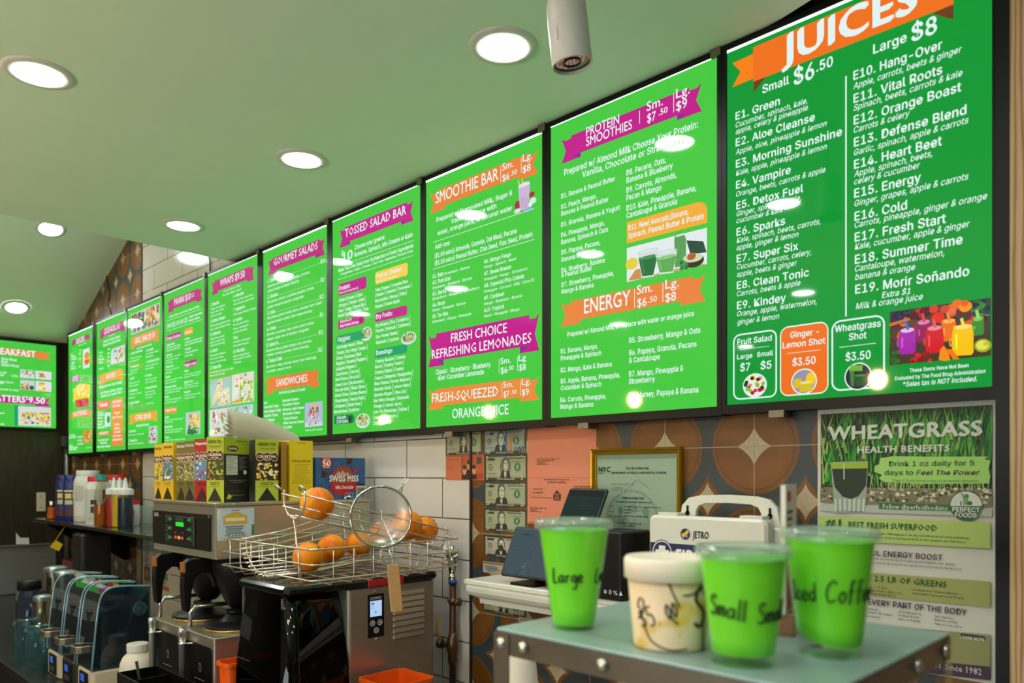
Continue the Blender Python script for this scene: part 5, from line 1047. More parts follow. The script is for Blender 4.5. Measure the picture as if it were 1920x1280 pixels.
p.ell(360, 835, 26, 40, D, 16); p.ell(360, 835, 20, 30, (190, 108, 82), 16); p.poly([(335, 800), (360, 770), (385, 800), (372, 808), (348, 808)], D); p.ell(330, 840, 9, 34, D); p.ell(392, 840, 9, 34, D); p.rect(322, 872, 400, 880, D); p.poly([(345, 822), (375, 822), (360, 856)], D)
p.build('print', M_PP, o)
# framed permit
a, c = onY(*N7(713, 345), YW - .014), onY(*N7(1655, 1262), YW - .014); ax_, ay_ = a.x, c.x; z1_, z0_ = onY(*N7(713, 345), YW - .014).z, EYE - .31
t = thing('framed_permit', ((ax_ + ay_) / 2, YW, z0_), 'gold framed city health department permit hanging on the patterned tiles', 'framed permit')
M_GOLD = mat('gold_frame', (186, 148, 30), .3, .75, noise=.15, nscale=50)
fw = .018
def frame_loft(x0, x1, z0, z1, prof, y):
    b = MB(); rs = []
    for q, dep in prof: rs.append([(x0 + q, y - dep, z0 + q), (x1 - q, y - dep, z0 + q), (x1 - q, y - dep, z1 - q), (x0 + q, y - dep, z1 - q)])
    return b.loft(rs, False, False)
frame_loft(ax_, ay_, z0_, z1_, [(0, 0), (0, .016), (.003, .020), (.007, .018), (.008, .013), (.012, .016), (.015, .011), (fw, .009), (fw, 0)], YW - .001).build('frame', M_GOLD, t)
MB().box(ax_ + fw - .002, ay_ - fw + .002, YW - .006, YW - .001, z0_ + fw - .002, z1_ - fw + .002).build('document', mat('permit_paper', (178, 190, 172), .5), t)
p = Print((0, YW - .006, 0), (1, 0, 0), (0, 0, 1), (0, -1, 0), .0004, .00003).view(980, 780, 5.565); D = (44, 48, 44); D2 = (84, 92, 88); L2 = (140, 154, 142)
p.rect(783, 408, 1598, 436, (150, 162, 146))
for k in range(26):
    an = math.pi * (.05 + .9 * k / 25); p.ell(1140 - 260 * math.cos(an), 1060 - 280 * math.sin(an), 15, 9, (150, 162, 152), 8, an)
for a_, b_, c_, d_ in ((985, 930, 1075, 1200), (1220, 920, 1370, 1200), (1075, 1060, 1190, 1200), (1190, 1060, 1075, 1200), (1000, 960, 1050, 940), (1100, 750, 1200, 660), (1200, 660, 1330, 760), (1100, 980, 1330, 990)): p.seg(a_, b_, c_, d_, (146, 158, 150), .0018)
p.ell(1025, 985, 26, 40, (134, 146, 138)); p.ell(1285, 1000, 30, 60, (148, 160, 150)); p.rect(1000, 1030, 1060, 1200, (148, 160, 150)); p.ell(1150, 960, 50, 40, (150, 162, 152))
p.text('NYC', 797, 580, 917, 48, (20, 22, 20), 'bb'); p.text('Health', 797, 601, 838, 12, (20, 22, 20), 'b')
p.texts([('The City of New York', 1080, 555, 1318, 24), ('DEPARTMENT OF HEALTH AND MENTAL HYGIENE', 932, 600, 1502, 20), ('PERMIT/LICENSE TYPE', 1045, 862, 1265, 20), ('FOOD SERVICE ESTABLISHMENT (GENERAL) LICENSE', 975, 898, 1350, 14), ('DISTRICT   TYPE  ID   CLASSIFICATION  TX', 1062, 948, 1448, 12), ('NUMBER', 1062, 982, 1130, 12), ('NUMBER 2', 1062, 1010, 1135, 12), ('FRESH CHOICE GOURMET CORP', 1062, 1045, 1312, 13), ('TRADE AS NAME', 880, 1042, 1032, 12), ('THIS PERMIT EXPIRES ON', 960, 1115, 1240, 13), ('704 BURKE AVE', 1062, 1146, 1180, 12), ('BRONX, NY 10467-6613', 1062, 1178, 1225, 12), ('ID NO.', 900, 1000, 955, 11), ('DATE', 912, 940, 948, 11)], 14, D, 'b')
p.texts([('FRESH CHOICE GOURMET CORP', 937, 712, 1165, 13), ('704 BURKE AVE', 940, 752, 1047, 12), ('BRONX, NY 10467-6613', 940, 775, 1100, 12)], 12, D2, 'n')
p.build('print', M_PP, t); MB().box(ax_ + fw - .001, ay_ - fw + .001, YW - .0085, YW - .0078, z0_ + fw - .001, z1_ - fw + .001).build('glass', clear('picture_glass', (246, 250, 247), .6, .02), t)
# wheatgrass poster
C1, C2 = (1530, 750, 4.923), (1600, 970, 4.129)
a, c = onY(1533.5, 769, YW), onY(1866.5, 752, YW); zb_ = onY(1865, 1283, YW).z
o = MB().box(a.x, c.x, YF, YW - .0001, zb_, a.z).build('wheatgrass_poster', mat('poster_paper', (206, 204, 190), .45)); tag(o, 'tall WHEATGRASS health benefits poster on the wall at the right edge', 'poster')
p = Print((0, YF, 0), (1, 0, 0), (0, 0, 1), (0, -1, 0), .0003, .000006).view(*C1); w = Print((0, YF, 0), (1, 0, 0), (0, 0, 1), (0, -1, 0), .0068, .000004).view(*C1)
p.rect(45, 130, 1630, 985, (16, 52, 12)); rnd = random.Random(5)
A0, B1_ = p.m(45, 130); A1, B0 = p.m(1630, 800)
for k in range(620):
    x_ = A0 + (A1 - A0) * rnd.random(); y_ = B0 + (B1_ - B0) * rnd.uniform(-.05, .75); l_ = (B1_ - B0) * rnd.uniform(.25, .55); s_ = rnd.uniform(-.25, .35) * l_
    c_ = rnd.choice([(14, 120, 14), (40, 160, 30), (100, 170, 50), (8, 80, 10), (150, 176, 80), (24, 40, 16), (20, 140, 24), (30, 56, 16)]); x2, y2 = x_ + s_, min(y_ + l_, B1_); x2 = min(max(x2, A0), A1); w_ = rnd.uniform(.0015, .0045)
    p.poly_ab([(max(x_ - w_, A0), y_), (min(x_ + w_, A1), y_), (x2 + .0003, y2), (x2 - .0003, y2)], c_)
p.rect(45, 800, 1630, 985, (120, 112, 84)); photo_blobs(p, 45, 790, 1630, 960, [(196, 196, 150), (90, 80, 56), (150, 140, 100), (60, 70, 40), (206, 200, 170)], 220, .14, 100, None, .5)
p.rect(45, 960, 1630, 1075, (176, 182, 168))
for k in range(60):
    x_ = 500 + 1100 * rnd.random(); p.seg(x_, 770 + rnd.random() * 60, x_ + rnd.uniform(-30, 30), 690, (176, 190, 120), .0015)
p.poly([(600, 535), (720, 518), (1100, 522), (1600, 520), (1560, 545), (1612, 560), (1600, 640), (1615, 700), (1600, 768), (1000, 772), (640, 755), (585, 720), (620, 690), (545, 660), (548, 610), (590, 590)], (156, 206, 100))
p.poly([(143, 572), (490, 562), (478, 800), (462, 1030), (185, 1042), (165, 830)], (150, 160, 140)); p.poly([(150, 580), (486, 570), (484, 632), (154, 636)], (148, 176, 40)); p.poly([(156, 634), (482, 628), (470, 790), (400, 885), (330, 912), (255, 890), (180, 800)], (10, 34, 8)); p.rect(262, 590, 272, 730, (190, 200, 180))
for k in range(7): p.seg(190 + k * 42, 1030, 186 + k * 44, 910, (200, 206, 196), .004)
p.rect(195, 1018, 450, 1030, (60, 64, 54)); p.rect(588, 948, 1290, 1025, (36, 104, 48)); p.ell(1392, 972, 155, 140, (28, 92, 44), 32); p.ell(1392, 972, 146, 130, (206, 210, 200), 32)
p.poly([(1247, 975)] + [(1392 + 146 * math.cos(math.pi * k / 16), 975 + 128 * math.sin(math.pi * k / 16)) for k in range(16, -1, -1)], (28, 92, 44)); p.poly([(1362, 900), (1414, 900), (1408, 968), (1368, 968)], (110, 160, 90)); p.seg(1372, 905, 1350, 855, (110, 160, 90), .004); p.ell(1425, 950, 26, 20, (40, 100, 50)); p.ell(1395, 885, 24, 20, (60, 130, 60)); p.rect(1340, 930, 1352, 970, (28, 60, 36))
w.text('WHEATGRASS', 130, 368, 1537, 118, (206, 212, 194), 'bb'); w.text('HEALTH BENEFITS', 395, 488, 1240, 58, (206, 212, 194), 'bb'); w.text('Drink 1 oz daily for 5', 685, 609, 1467, 44, (30, 96, 40), 'b'); w.text('days to', 643, 690, 905, 44, (30, 96, 40), 'b'); w.text('Feel The Power', 935, 690, 1517, 44, (66, 46, 40), 'bi'); w.text('(Then 2 Shots twice a day on an empty stomach)', 708, 752, 1508, 24, (84, 136, 70), 'n'); w.text('Follow @perfectfoodsinc', 628, 998, 1222, 40, (214, 218, 204), 'm'); w.text('PERFECT', 1268, 1025, 1517, 40, (226, 230, 220), 'b'); w.text('FOODS', 1292, 1075, 1490, 40, (226, 230, 220), 'b')
p.view(*C2); w.view(*C2); OL = (150, 164, 96)
def band(y0, y1, col): p.poly([(-260, y0[0]), (1066, y0[1]), (1066, y1[1]), (-260, y1[0])], col)
band((-14, 38), (170, 237), (172, 198, 104)); band((395, 495), (560, 690), (156, 160, 84)); band((790, 905), (1010, 1160), (140, 140, 84)); band((1020, 1150), (1105, 1255), (62, 34, 58))
p.rect(832, 892, 1030, 950, (18, 18, 18), .01)
GD, PU, SM = (30, 84, 36), (66, 40, 56), (84, 84, 70)
w.texts([('#1', -205, 64, -90, 55), ('BEST FRESH SUPERFOOD', -27, 72, 655, 42), ('1 SHOT = 2.5 LB OF GREENS', -110, 462, 728, 42)], 42, GD, 'bb'); w.texts([('POWERFUL ENERGY BOOST', -75, 276, 695, 40), ('HELPS EVERY PART OF THE BODY', -60, 648, 884, 42)], 42, PU, 'b')
w.texts([('from fresh wheatgrass juice. Wheatgrass is 10 day-old wheat at it’s most nutritious', -30, 117, 902), ('grown weekly from our local farm and juiced fresh so the enzymes are still intact.', -30, 146, 878), ('Boost your energy levels and workouts in a natural and organic way. Amino', -60, 305, 802), ('acids build protein in your body and act as a great pre or post workout tool', -60, 336, 840), ('Vitamin B Complex, C, E & K', -60, 520, 268), ('Calcium, Iron, Magnesium, Zinc, etc.', -60, 545, 388), ('Chlorophyll to help build healthy blood', -60, 570, 332), ('Live Enzymes to enhance digestion', 463, 560, 817), ('Antioxidants to prevent cancer & aging', 463, 588, 860), ('· Immune System', -40, 690, 202), ('· Blood pressure & sugar', -40, 716, 314), ('· Brain function', -40, 745, 214), ('· Anti-inflammatory', 345, 730, 535), ('· Freshens breath', 345, 758, 517), ('· Improves Fertility', 345, 786, 527), ('· Aids digestion', 622, 765, 777), ('· Reduces scarring', 622, 793, 808), ('· Helps prevent cancer', 622, 823, 852)], 16, SM, 'm')
w.text('LEARN MORE', 838, 930, 1020, 22, (220, 220, 214), 'b'); w.text('Kitchen NY Since 1982', 405, 1120, 1000, 46, (206, 196, 200), 'm')
p.build('artwork', M_PP, o); w.build('lettering', M_PP, o)

# ================================================================== juicer, basket, oranges, pipe
M_SS = mat('brushed_steel', (186, 178, 164), .30, .8, noise=.10, nscale=14, aniso=(1, 1, 9)); M_SSD = mat('brushed_steel_shadow', (120, 112, 98), .34, .9, noise=.12, nscale=14, aniso=(1, 1, 9))
M_CHROME = mat('chrome', (214, 212, 204), .12, 1.0); M_WIRE = mat('chrome_wire', (222, 214, 200), .26, .85)
M_SMOKE = clear('smoked_cover', (104, 92, 86), .95, .03); M_INK_P = print_mat('paper_print', False)
JX0, JX1, JY0, JY1 = -2.425, -2.115, 1.387, 1.75; JT = EYE - .371
t = thing('citrus_juicer', ((JX0 + JX1) / 2, 1.5, ZK), 'steel citrus juicer with smoked front cover carrying the wire basket of oranges', 'juicer')
b = MB(); b.rbox(JX0, JX1, JY0, JY1, ZK + .0005, JT, .012, 3); b.build('cabinet', M_SS, t)
b = MB(); b.rbox(JX0 - .018, JX1 + .012, 1.165, 1.765, JT + .0005, EYE - .342, .03, 5); b.build('top_lid', mat('gloss_black', (14, 14, 15), .15), t)
b = MB(); b.rbox(JX0 + .006, JX1 - .03, 1.155, JY0 - .002, ZK + .0005, EYE - .625, .02, 4); b.build('base', M_BLACKM, t)
b = MB(); b.rbox(JX0 + .03, JX1 - .05, 1.30, JY0 - .001, EYE - .62, JT - .02, .03, 4); b.cyl((-2.34, 1.30, EYE - .48), (-2.34, 1.22, EYE - .48), .055, 24); b.cyl((-2.21, 1.30, EYE - .48), (-2.21, 1.22, EYE - .48), .055, 24); b.cyl((-2.275, 1.30, EYE - .56), (-2.275, 1.23, EYE - .56), .05, 24)
b.build('squeezing_drums', mat('drum_black', (26, 22, 20), .35), t)
def rr_ring(x0, x1, y0, y1, r, z, n=6):
    out = []
    for (cx, cy, a0) in ((x1 - r, y1 - .004, 0), (x0 + r, y1 - .004, 90), (x0 + r, y0 + r, 180), (x1 - r, y0 + r, 270)):
        rr = r if a0 >= 180 else .004
        for k in range(n + 1): a = math.radians(a0 + 90 * k / n); out.append((cx + rr * math.cos(a) * (r / rr if a0 < 180 and abs(math.cos(a)) > 2 else 1), cy + rr * math.sin(a), z))
    return out
b = MB(); b.sm = True
b.loft([rr_ring(JX0 - .004, JX1 + .07, 1.135, JY0 - .001, .05, EYE - .80), rr_ring(JX0 - .004, JX1 + .05, 1.142, JY0 - .001, .045, EYE - .62), rr_ring(JX0 - .001, JX1 + .012, 1.165, JY0 - .001, .04, EYE - .46), rr_ring(JX0, JX1 - .018, 1.180, JY0 - .001, .035, EYE - .395), rr_ring(JX0 + .004, JX1 - .03, 1.186, JY0 - .001, .03, JT - .0005)], False, False)
b.build('front_cover', M_SMOKE, t, auto=50)
pz = Print((0, 1.1405, EYE - .62), (1, 0, 0), Vector((0, .023, .16)).normalized(), Vector((0, -.16, .023)).normalized(), .001); pz.text('zummo', -2.40, .030, -2.30, .004, (92, 84, 80), 'bb'); pz.build('cover_lettering', M_INK_P, t)
b = MB(); b.box(JX0 + .004, JX0 + .012, 1.178, 1.184, EYE - .62, JT); b.build('cover_rib', mat('rib_grey', (96, 100, 96), .2), t); b = MB(); b.box(JX1 - .045, JX1 - .037, 1.176, 1.182, EYE - .62, JT - .01); b.build('cover_rib', mat('rib_grey', (96, 100, 96), .2), t)
pj = Print((JX1, 0, 0), (0, 1, 0), (0, 0, 1), (1, 0, 0), .0008, .00004).view(400, 880, 3.2)
a, c = pj.m(927, 752), pj.m(1022, 995)
MB().box(JX1, JX1 + .002, a[0], c[0], c[1], a[1]).build('control_panel', mat('panel_black', (18, 20, 26), .25), t)
pj.k = .0026; W_ = (222, 226, 230)
pj.text('ZUMMO', 938, 782, 1006, 16, W_, 'b')
for cx, cy in ((953, 922), (997, 915), (975, 963)): pj.ell(cx, cy, 15, 18, W_, 24); pj.ell(cx, cy, 11, 14, (30, 34, 40), 24)
pj.ell(953, 922, 6, 8, W_); pj.ell(953, 922, 4, 5, (30, 34, 40)); pj.rect(951, 912, 955, 922, W_); pj.poly([(990, 915), (1000, 905), (1000, 912), (1005, 912), (1005, 920), (1000, 920), (1000, 926)], W_); pj.rect(969, 956, 981, 970, W_); pj.rect(972, 959, 978, 967, (30, 34, 40))
pj.build('panel_print', M_INK_P, t)
pl = Print((JX1, 0, 0), (0, 1, 0), (0, 0, 1), (1, 0, 0), .0028, .00004).view(400, 880, 3.2); pl.rect(938, 790, 1008, 874, (176, 206, 240)); pl.rect(945, 798, 962, 810, (90, 120, 190)); pl.outline(945, 818, 962, 834, (90, 120, 190), .0008); pl.text('6', 966, 862, 976, 16, (60, 90, 170), 'b')
pl.build('display', M_SCRT, t)
pv = Print((JX1, 0, 0), (0, 1, 0), (0, 0, 1), (1, 0, 0)).view(400, 880, 3.2)
for k in range(8):
    q0, q1 = pv.m(1078, 752 + k * 36), pv.m(1264, 722 + k * 35.5); zz = (q0[1] + q1[1]) / 2; b = MB(); y0, y1 = q0[0], q1[0]
    v = [(JX1 - .001, y0, zz + .010), (JX1 - .001, y1, zz + .010), (JX1 + .006, y0 + .003, zz - .006), (JX1 + .006, y1 - .003, zz - .006), (JX1 - .001, y0, zz - .009), (JX1 - .001, y1, zz - .009)]
    b.add(v, [(0, 2, 3, 1), (2, 4, 5, 3), (0, 4, 2), (1, 3, 5), (0, 1, 5, 4)]); b.build('louver', M_SS, t)
for px_, py_ in ((972, 728), (978, 1015)):
    q = pv.m(px_, py_); b = MB(); b.sm = True; b.cyl((JX1 - .001, q[0], q[1]), (JX1 + .004, q[0], q[1]), .006, 14, .004); b.build('screw', M_CHROME, t)
MB().rbox(JX1 + .0115, JX1 + .019, 1.455, 1.60, EYE - .370, EYE - .347, .003, 2).build('red_latch', mat('red_plastic', (186, 24, 24), .3), t)
# ---- wire basket
BX0, BX1, BY0, BY1 = -2.617, -2.006, 1.192, 1.775; ZR, ZM, ZL, ZF = EYE - .222, EYE - .268, EYE - .315, EYE - .3385
t = thing('wire_basket', ((BX0 + BX1) / 2, (BY0 + BY1) / 2, ZF), 'chrome wire basket with feed chutes on top of the juicer', 'basket')
def rect_path(x0, x1, y0, y1, z, r=.02):
    out = []
    for cx, cy, a0 in ((x1 - r, y1 - r, 0), (x0 + r, y1 - r, 90), (x0 + r, y0 + r, 180), (x1 - r, y0 + r, 270)):
        out += [(cx + r * math.cos(math.radians(a0 + 30 * k)), cy + r * math.sin(math.radians(a0 + 30 * k)), z) for k in range(4)]
    return out
for nm, z, r in (('rim_wire', ZR, .0030), ('middle_wire', ZM, .0024), ('lower_wire', ZL, .0026)):
    b = MB(); b.sm = True; b.tube(rect_path(BX0, BX1, BY0, BY1, z), r, 8, True); b.build(nm, M_WIRE, t)
b = MB(); b.sm = True
for k in range(1, 8):
    x = BX0 + (BX1 - BX0) * k / 8; b.tube([(x, BY0, ZR), (x, BY0, ZL), (x, BY0 + .015, ZF + .002), (x, BY1 - .015, ZF + .002), (x, BY1, ZL), (x, BY1, ZR)], .0019, 6)
for k in range(1, 8):
    y = BY0 + (BY1 - BY0) * k / 8; b.tube([(BX0, y, ZR), (BX0, y, ZL), (BX0 + .015, y, ZF + .0055), (BX1 - .015, y, ZF + .0055), (BX1, y, ZL), (BX1, y, ZR)], .0019, 6)
b.build('grid_wires', M_WIRE, t)
# upper chute: a trough of wires falling towards the wall
UX = -2.15; zc = lambda y: EYE - .088 - .24 * (y - 1.29)
b = MB(); b.sm = True; R = .062
for an in (-22, 22, -60, 60, -98, 98):
    a = math.radians(an); x = UX + R * math.sin(a); b.tube([(x, y, zc(y) - R * math.cos(a)) for y in (1.205, 1.5, 1.79)], .0030, 8)
for y in (1.215, 1.50, 1.78): b.tube([(UX + (R + .003) * math.sin(math.radians(q)), y, zc(y) - (R + .003) * math.cos(math.radians(q))) for q in range(-110, 111, 10)], .0030, 8)
for sx in (-1, 1): b.tube([(UX + sx * (R + .003 + .013 * (1 - math.cos(math.radians(q)))) * math.sin(math.radians(110)), 1.205 - .012 * math.sin(math.radians(q)), zc(1.21) + .022 + .014 * math.sin(math.radians(q))) for q in range(0, 200, 20)], .0030, 8)
b.build('upper_chute', M_WIRE, t)
b = MB(); b.sm = True; b.tube([(UX - .004, 1.215, zc(1.215) - R), (UX + .02, 1.215, EYE - .23), (UX + .05, 1.21, ZL)], .0028, 8); b.build('chute_support', M_WIRE, t); b = MB(); b.sm = True; b.tube([(UX + R, 1.78, zc(1.78)), (UX + .09, 1.775, EYE - .26), (UX + .1, 1.77, ZL)], .0028, 8); b.build('chute_support', M_WIRE, t); b = MB(); b.sm = True; b.tube([(UX + R, 1.50, zc(1.5)), (BX1 - .02, 1.5, EYE - .22), (BX1, 1.5, ZR)], .0028, 8)
b.build('chute_support', M_WIRE, t)
# lower chute: the curved grill the oranges roll out on
b = MB(); b.sm = True
zl = lambda y: EYE - .3335 + max(0, y - 1.36) * .10
def grill(q, y):
    a = math.radians(-100 + 118 * q); lift = .045 + .13 * (y - 1.21) * (1 - q) ** .7
    return (-2.345 + .155 * math.sin(a), y, zl(y) + .155 * (1 - math.cos(a)) * .62 + (lift - .045 if q < .55 else 0) * (1 - q / .55 if q < .55 else 0))
for k in range(13): b.tube([grill(k / 12, y) for y in (1.212, 1.36, 1.54, 1.66)], .0036, 8)
for y in (1.23, 1.42, 1.62): b.tube([tuple(Vector(grill(j / 16, y)) - Vector((0, 0, .0014))) for j in range(17)], .0026, 8)
b.build('lower_chute', M_WIRE, t)
# ---- oranges
def orange_mat():
    m = bpy.data.materials.new('orange_peel'); t_, b_ = nt(m); L = t_.links
    tc = t_.nodes.new('ShaderNodeTexCoord'); n = t_.nodes.new('ShaderNodeTexNoise'); n.inputs['Scale'].default_value = 18; r = t_.nodes.new('ShaderNodeValToRGB')
    r.color_ramp.elements[0].color = lin((228, 112, 2)) + (1,); r.color_ramp.elements[1].color = lin((250, 160, 14)) + (1,); r.color_ramp.elements[0].position = .35; r.color_ramp.elements[1].position = .7
    v = t_.nodes.new('ShaderNodeTexVoronoi'); v.inputs['Scale'].default_value = 330; bp = t_.nodes.new('ShaderNodeBump'); bp.inputs['Strength'].default_value = .35; bp.inputs['Distance'].default_value = .001
    for q in (n, v): L.new(tc.outputs['Object'], q.inputs['Vector'])
    L.new(n.outputs['Fac'], r.inputs[0]); L.new(r.outputs[0], b_.inputs['Base Color']); L.new(v.outputs['Distance'], bp.inputs['Height']); L.new(bp.outputs[0], b_.inputs['Normal']); b_.inputs['Roughness'].default_value = .42; b_.inputs['Specular IOR Level'].default_value = .3
    return m
M_OR = orange_mat(); M_STEM = mat('orange_stem', (96, 92, 40), .7)
def orange(px, py, Y, r, label, stem):
    d = ray(px, py); y_ = Y; c = Vector((d.x * y_, d.y * y_, EYE + d.z * y_)); t = thing('orange', c, label, 'orange', 'oranges in the wire basket')
    b = MB(); b.sm = True; b.sphere(c, r, 28, 18, 1, 1, .96); b.build('peel', M_OR, t)
    s = Vector(stem).normalized(); b = MB(); b.sm = True; b.sphere(c + s * (r * .975), .0042, 8, 6); b.build('stem_end', M_STEM, t); return c
orange(595, 944, 2.42, .0545, 'orange sitting alone on the left end of the upper wire chute', (-.2, -.75, .45))
orange(578, 1044, 2.60, .0525, 'leftmost orange of the lower row in the wire basket', (.6, .3, .6))
orange(622, 1027, 2.74, .0505, 'second orange from the left in the lower row of the wire basket', (.5, -.7, .1))
orange(673, 1020, 2.90, .0500, 'third orange from the left in the lower row, left of the strainer', (.2, .5, .7))
orange(715, 1000, 2.88, .0480, 'orange seen behind the mesh of the round strainer', (-.5, .5, .3))
orange(764, 984, 2.70, .0545, 'large orange at the right end of the upper chute, beside the strainer rim', (.1, .2, 1))
orange(796, 993, 2.82, .0510, 'orange furthest right on the upper chute, half behind the large one', (.5, .3, .6))
# ---- strainer with a wood handle
SX, SY, SZ = -1.985, 1.425, EYE - .132; sn = Vector((.90, -.42, .12)).normalized(); su = Vector((0, 0, 1)) - sn * sn.z; su.normalize(); sa = su.cross(sn); sa.normalize()
MS = F((SX, SY, SZ), sa, su, sn)
t = thing('strainer', (SX, SY, SZ - .1), 'round wire mesh strainer with wooden handle hooked upside down on the basket', 'strainer')
b = MB(); b.sm = True; b.tube([MS @ Vector((.096 * math.cos(2 * math.pi * k / 48), .096 * math.sin(2 * math.pi * k / 48), 0)) for k in range(48)], .0042, 8, True); b.build('rim', M_CHROME, t)
def mesh_mat():
    m = bpy.data.materials.new('wire_mesh'); m.use_nodes = True; t_ = m.node_tree; L = t_.links
    for n in list(t_.nodes): t_.nodes.remove(n)
    o = t_.nodes.new('ShaderNodeOutputMaterial'); tr = t_.nodes.new('ShaderNodeBsdfTransparent'); g = t_.nodes.new('ShaderNodeBsdfPrincipled'); g.inputs['Base Color'].default_value = lin((206, 200, 186)) + (1,); g.inputs['Metallic'].default_value = .8; g.inputs['Roughness'].default_value = .3
    tc = t_.nodes.new('ShaderNodeTexCoord'); w1 = t_.nodes.new('ShaderNodeTexWave'); w2 = t_.nodes.new('ShaderNodeTexWave'); w1.bands_direction = 'Z'; w2.bands_direction = 'Y'
    ad = t_.nodes.new('ShaderNodeMath'); ad.operation = 'MAXIMUM'; gt = t_.nodes.new('ShaderNodeMapRange'); gt.inputs[1].default_value = .25; gt.inputs[2].default_value = 1.0; gt.inputs[3].default_value = .16; gt.inputs[4].default_value = .50; mx = t_.nodes.new('ShaderNodeMixShader')
    for w in (w1, w2): w.inputs['Scale'].default_value = 190; L.new(tc.outputs['Object'], w.inputs['Vector'])
    L.new(w1.outputs['Fac'], ad.inputs[0]); L.new(w2.outputs['Fac'], ad.inputs[1]); L.new(ad.outputs[0], gt.inputs[0]); L.new(gt.outputs[0], mx.inputs[0]); L.new(tr.outputs[0], mx.inputs[1]); L.new(g.outputs[0], mx.inputs[2]); L.new(mx.outputs[0], o.inputs[0]); return m
b = MB(); b.sm = True; b.lathe([(.095 * math.cos(math.radians(q)), -.040 * math.sin(math.radians(q))) for q in range(0, 86, 8)] + [(.001, -.040)], 40, MS, False, True); b.build('mesh_bowl', mesh_mat(), t)
b = MB(); b.sm = True; b.tube([MS @ Vector(p) for p in ((.055, .078, 0), (.072, .104, 0), (.088, .116, 0), (.092, .126, 0), (.082, .126, 0), (.074, .112, 0), (.066, .076, 0))], .0022, 8); b.build('hook', M_CHROME, t); b = MB(); b.sm = True; b.tube([MS @ Vector(p) for p in ((-.078, .05, 0), (-.1, .066, 0), (-.112, .062, 0), (-.106, .05, 0), (-.086, .04, 0))], .0022, 8); b.build('hook', M_CHROME, t)
hb = MS @ Vector((.014, -.27, 0)); ht = MS @ Vector((.018, -.155, 0))
b = MB(); b.sm = True; b.tube([MS @ Vector(p) for p in ((-.004, -.096, 0), (-.006, -.125, .004), (.012, -.150, .002), (.016, -.17, 0))], .0022, 8); b.tube([MS @ Vector(p) for p in ((.018, -.096, 0), (.030, -.125, .004), (.024, -.150, .002), (.020, -.17, 0))], .0022, 8); b.build('handle_wire', M_CHROME, t)
b = MB(); b.rbox(-.019, .019, -.3, -.150, -.006, .006, .006, 3, MS @ Matrix.Translation((.022, 0, 0)) @ Matrix.Rotation(math.radians(4), 4, 'Z')); b.build('wood_handle', mat('pale_wood', (186, 142, 86), .55, noise=.15, nscale=30, aniso=(6, 6, 1)), t)
# ---- peel bins
M_BIN = mat('orange_bin', (244, 92, 16), .38, noise=.03)
def bin_(x0, x1, y0, y1, zt_, label):
    b = MB(); q = .012; z0 = ZK + .0006
    def r4(e, z): return rect_path(x0 + e, x1 - e, y0 + e, y1 - e, z, .018)
    b.loft([r4(q * 1.6, z0), r4(q, z0 + .01), r4(.003, zt_ - .012), r4(-.004, zt_ - .012), r4(-.004, zt_), r4(.003, zt_), r4(q + .003, z0 + .012), r4(q * 2.2, z0 + .01)], True, True); o = b.build('peel_bin', M_BIN); return tag(o, label, 'bin', 'orange peel bins beside the juicer')
bin_(-2.512, -2.432, 1.13, 1.37, EYE - .624, 'narrow looking orange plastic bin left of the juicer cover')
bin_(-2.070, -1.90, 1.396, 1.570, EYE - .648, 'orange plastic bin right of the juicer, below the louvers')
# ---- pipe with valve
M_PIPE = mat('brown_pipe', (84, 56, 38), .4, .6, noise=.25, nscale=24); M_BRASS = mat('bronze_fitting', (120, 92, 66), .3, .8, noise=.2); qx, qy = -2.146, 1.862
t = thing('gas_pipe', (qx, qy, ZK), 'brown vertical pipe with chrome valve and clamp on the white tiles', 'pipe')
b = MB(); b.sm = True; b.cyl((qx, qy, ZK + .0005), (qx, qy, EYE - .40), .0125, 18); b.build('pipe', M_PIPE, t)
b = MB(); b.sm = True; b.lathe([(.014, EYE - .40), (.016, EYE - .392), (.016, EYE - .372), (.013, EYE - .368), (.018, EYE - .34), (.020, EYE - .32), (.015, EYE - .31), (.015, EYE - .29), (.022, EYE - .288), (.022, EYE - .278), (.012, EYE - .274), (.010, EYE - .262), (.001, EYE - .262)], 24, Matrix.Translation((qx, qy, 0))); b.cyl((qx - .035, qy, EYE - .30), (qx + .03, qy, EYE - .30), .009, 14); b.cyl((qx - .045, qy, EYE - .325), (qx - .012, qy, EYE - .325), .013, 14); b.build('valve', M_CHROME, t)
b = MB(); b.sm = True; b.lathe([(.0165, EYE - .402), (.0165, EYE - .388)], 24, Matrix.Translation((qx, qy, 0))); b.build('blue_seal', mat('blue_tape', (40, 90, 160), .4), t)
b = MB(); b.sm = True; b.lathe([(.0165, EYE - .478), (.0165, EYE - .458)], 24, Matrix.Translation((qx, qy, 0))); b.cyl((qx, qy, EYE - .468), (qx + .035, qy, EYE - .468), .006, 12); b.cyl((qx + .03, qy, EYE - .468), (qx + .036, qy, EYE - .468), .016, 16); b.cyl((qx - .026, qy, EYE - .468), (qx - .014, qy, EYE - .468), .006, 12); b.build('clamp', M_BRASS, t)
b = MB(); b.sm = True; b.lathe([(.015, EYE - .70), (.018, EYE - .69), (.018, EYE - .66), (.022, EYE - .65), (.022, EYE - .61), (.018, EYE - .60), (.016, EYE - .585)], 20, Matrix.Translation((qx, qy, 0))); b.cyl((qx - .055, qy - .01, EYE - .632), (qx, qy, EYE - .632), .012, 14); b.cyl((qx - .066, qy - .012, EYE - .632), (qx - .05, qy - .009, EYE - .632), .018, 14); b.build('tee_fitting', M_BRASS, t)
b = MB(); b.sm = True; b.tube([(qx - .055, qy - .012, EYE - .625), (qx - .066, qy - .02, EYE - .59), (qx - .068, qy - .02, EYE - .52)], .005, 8); b.build('yellow_lever', mat('yellow_lever', (206, 150, 30), .4), t)
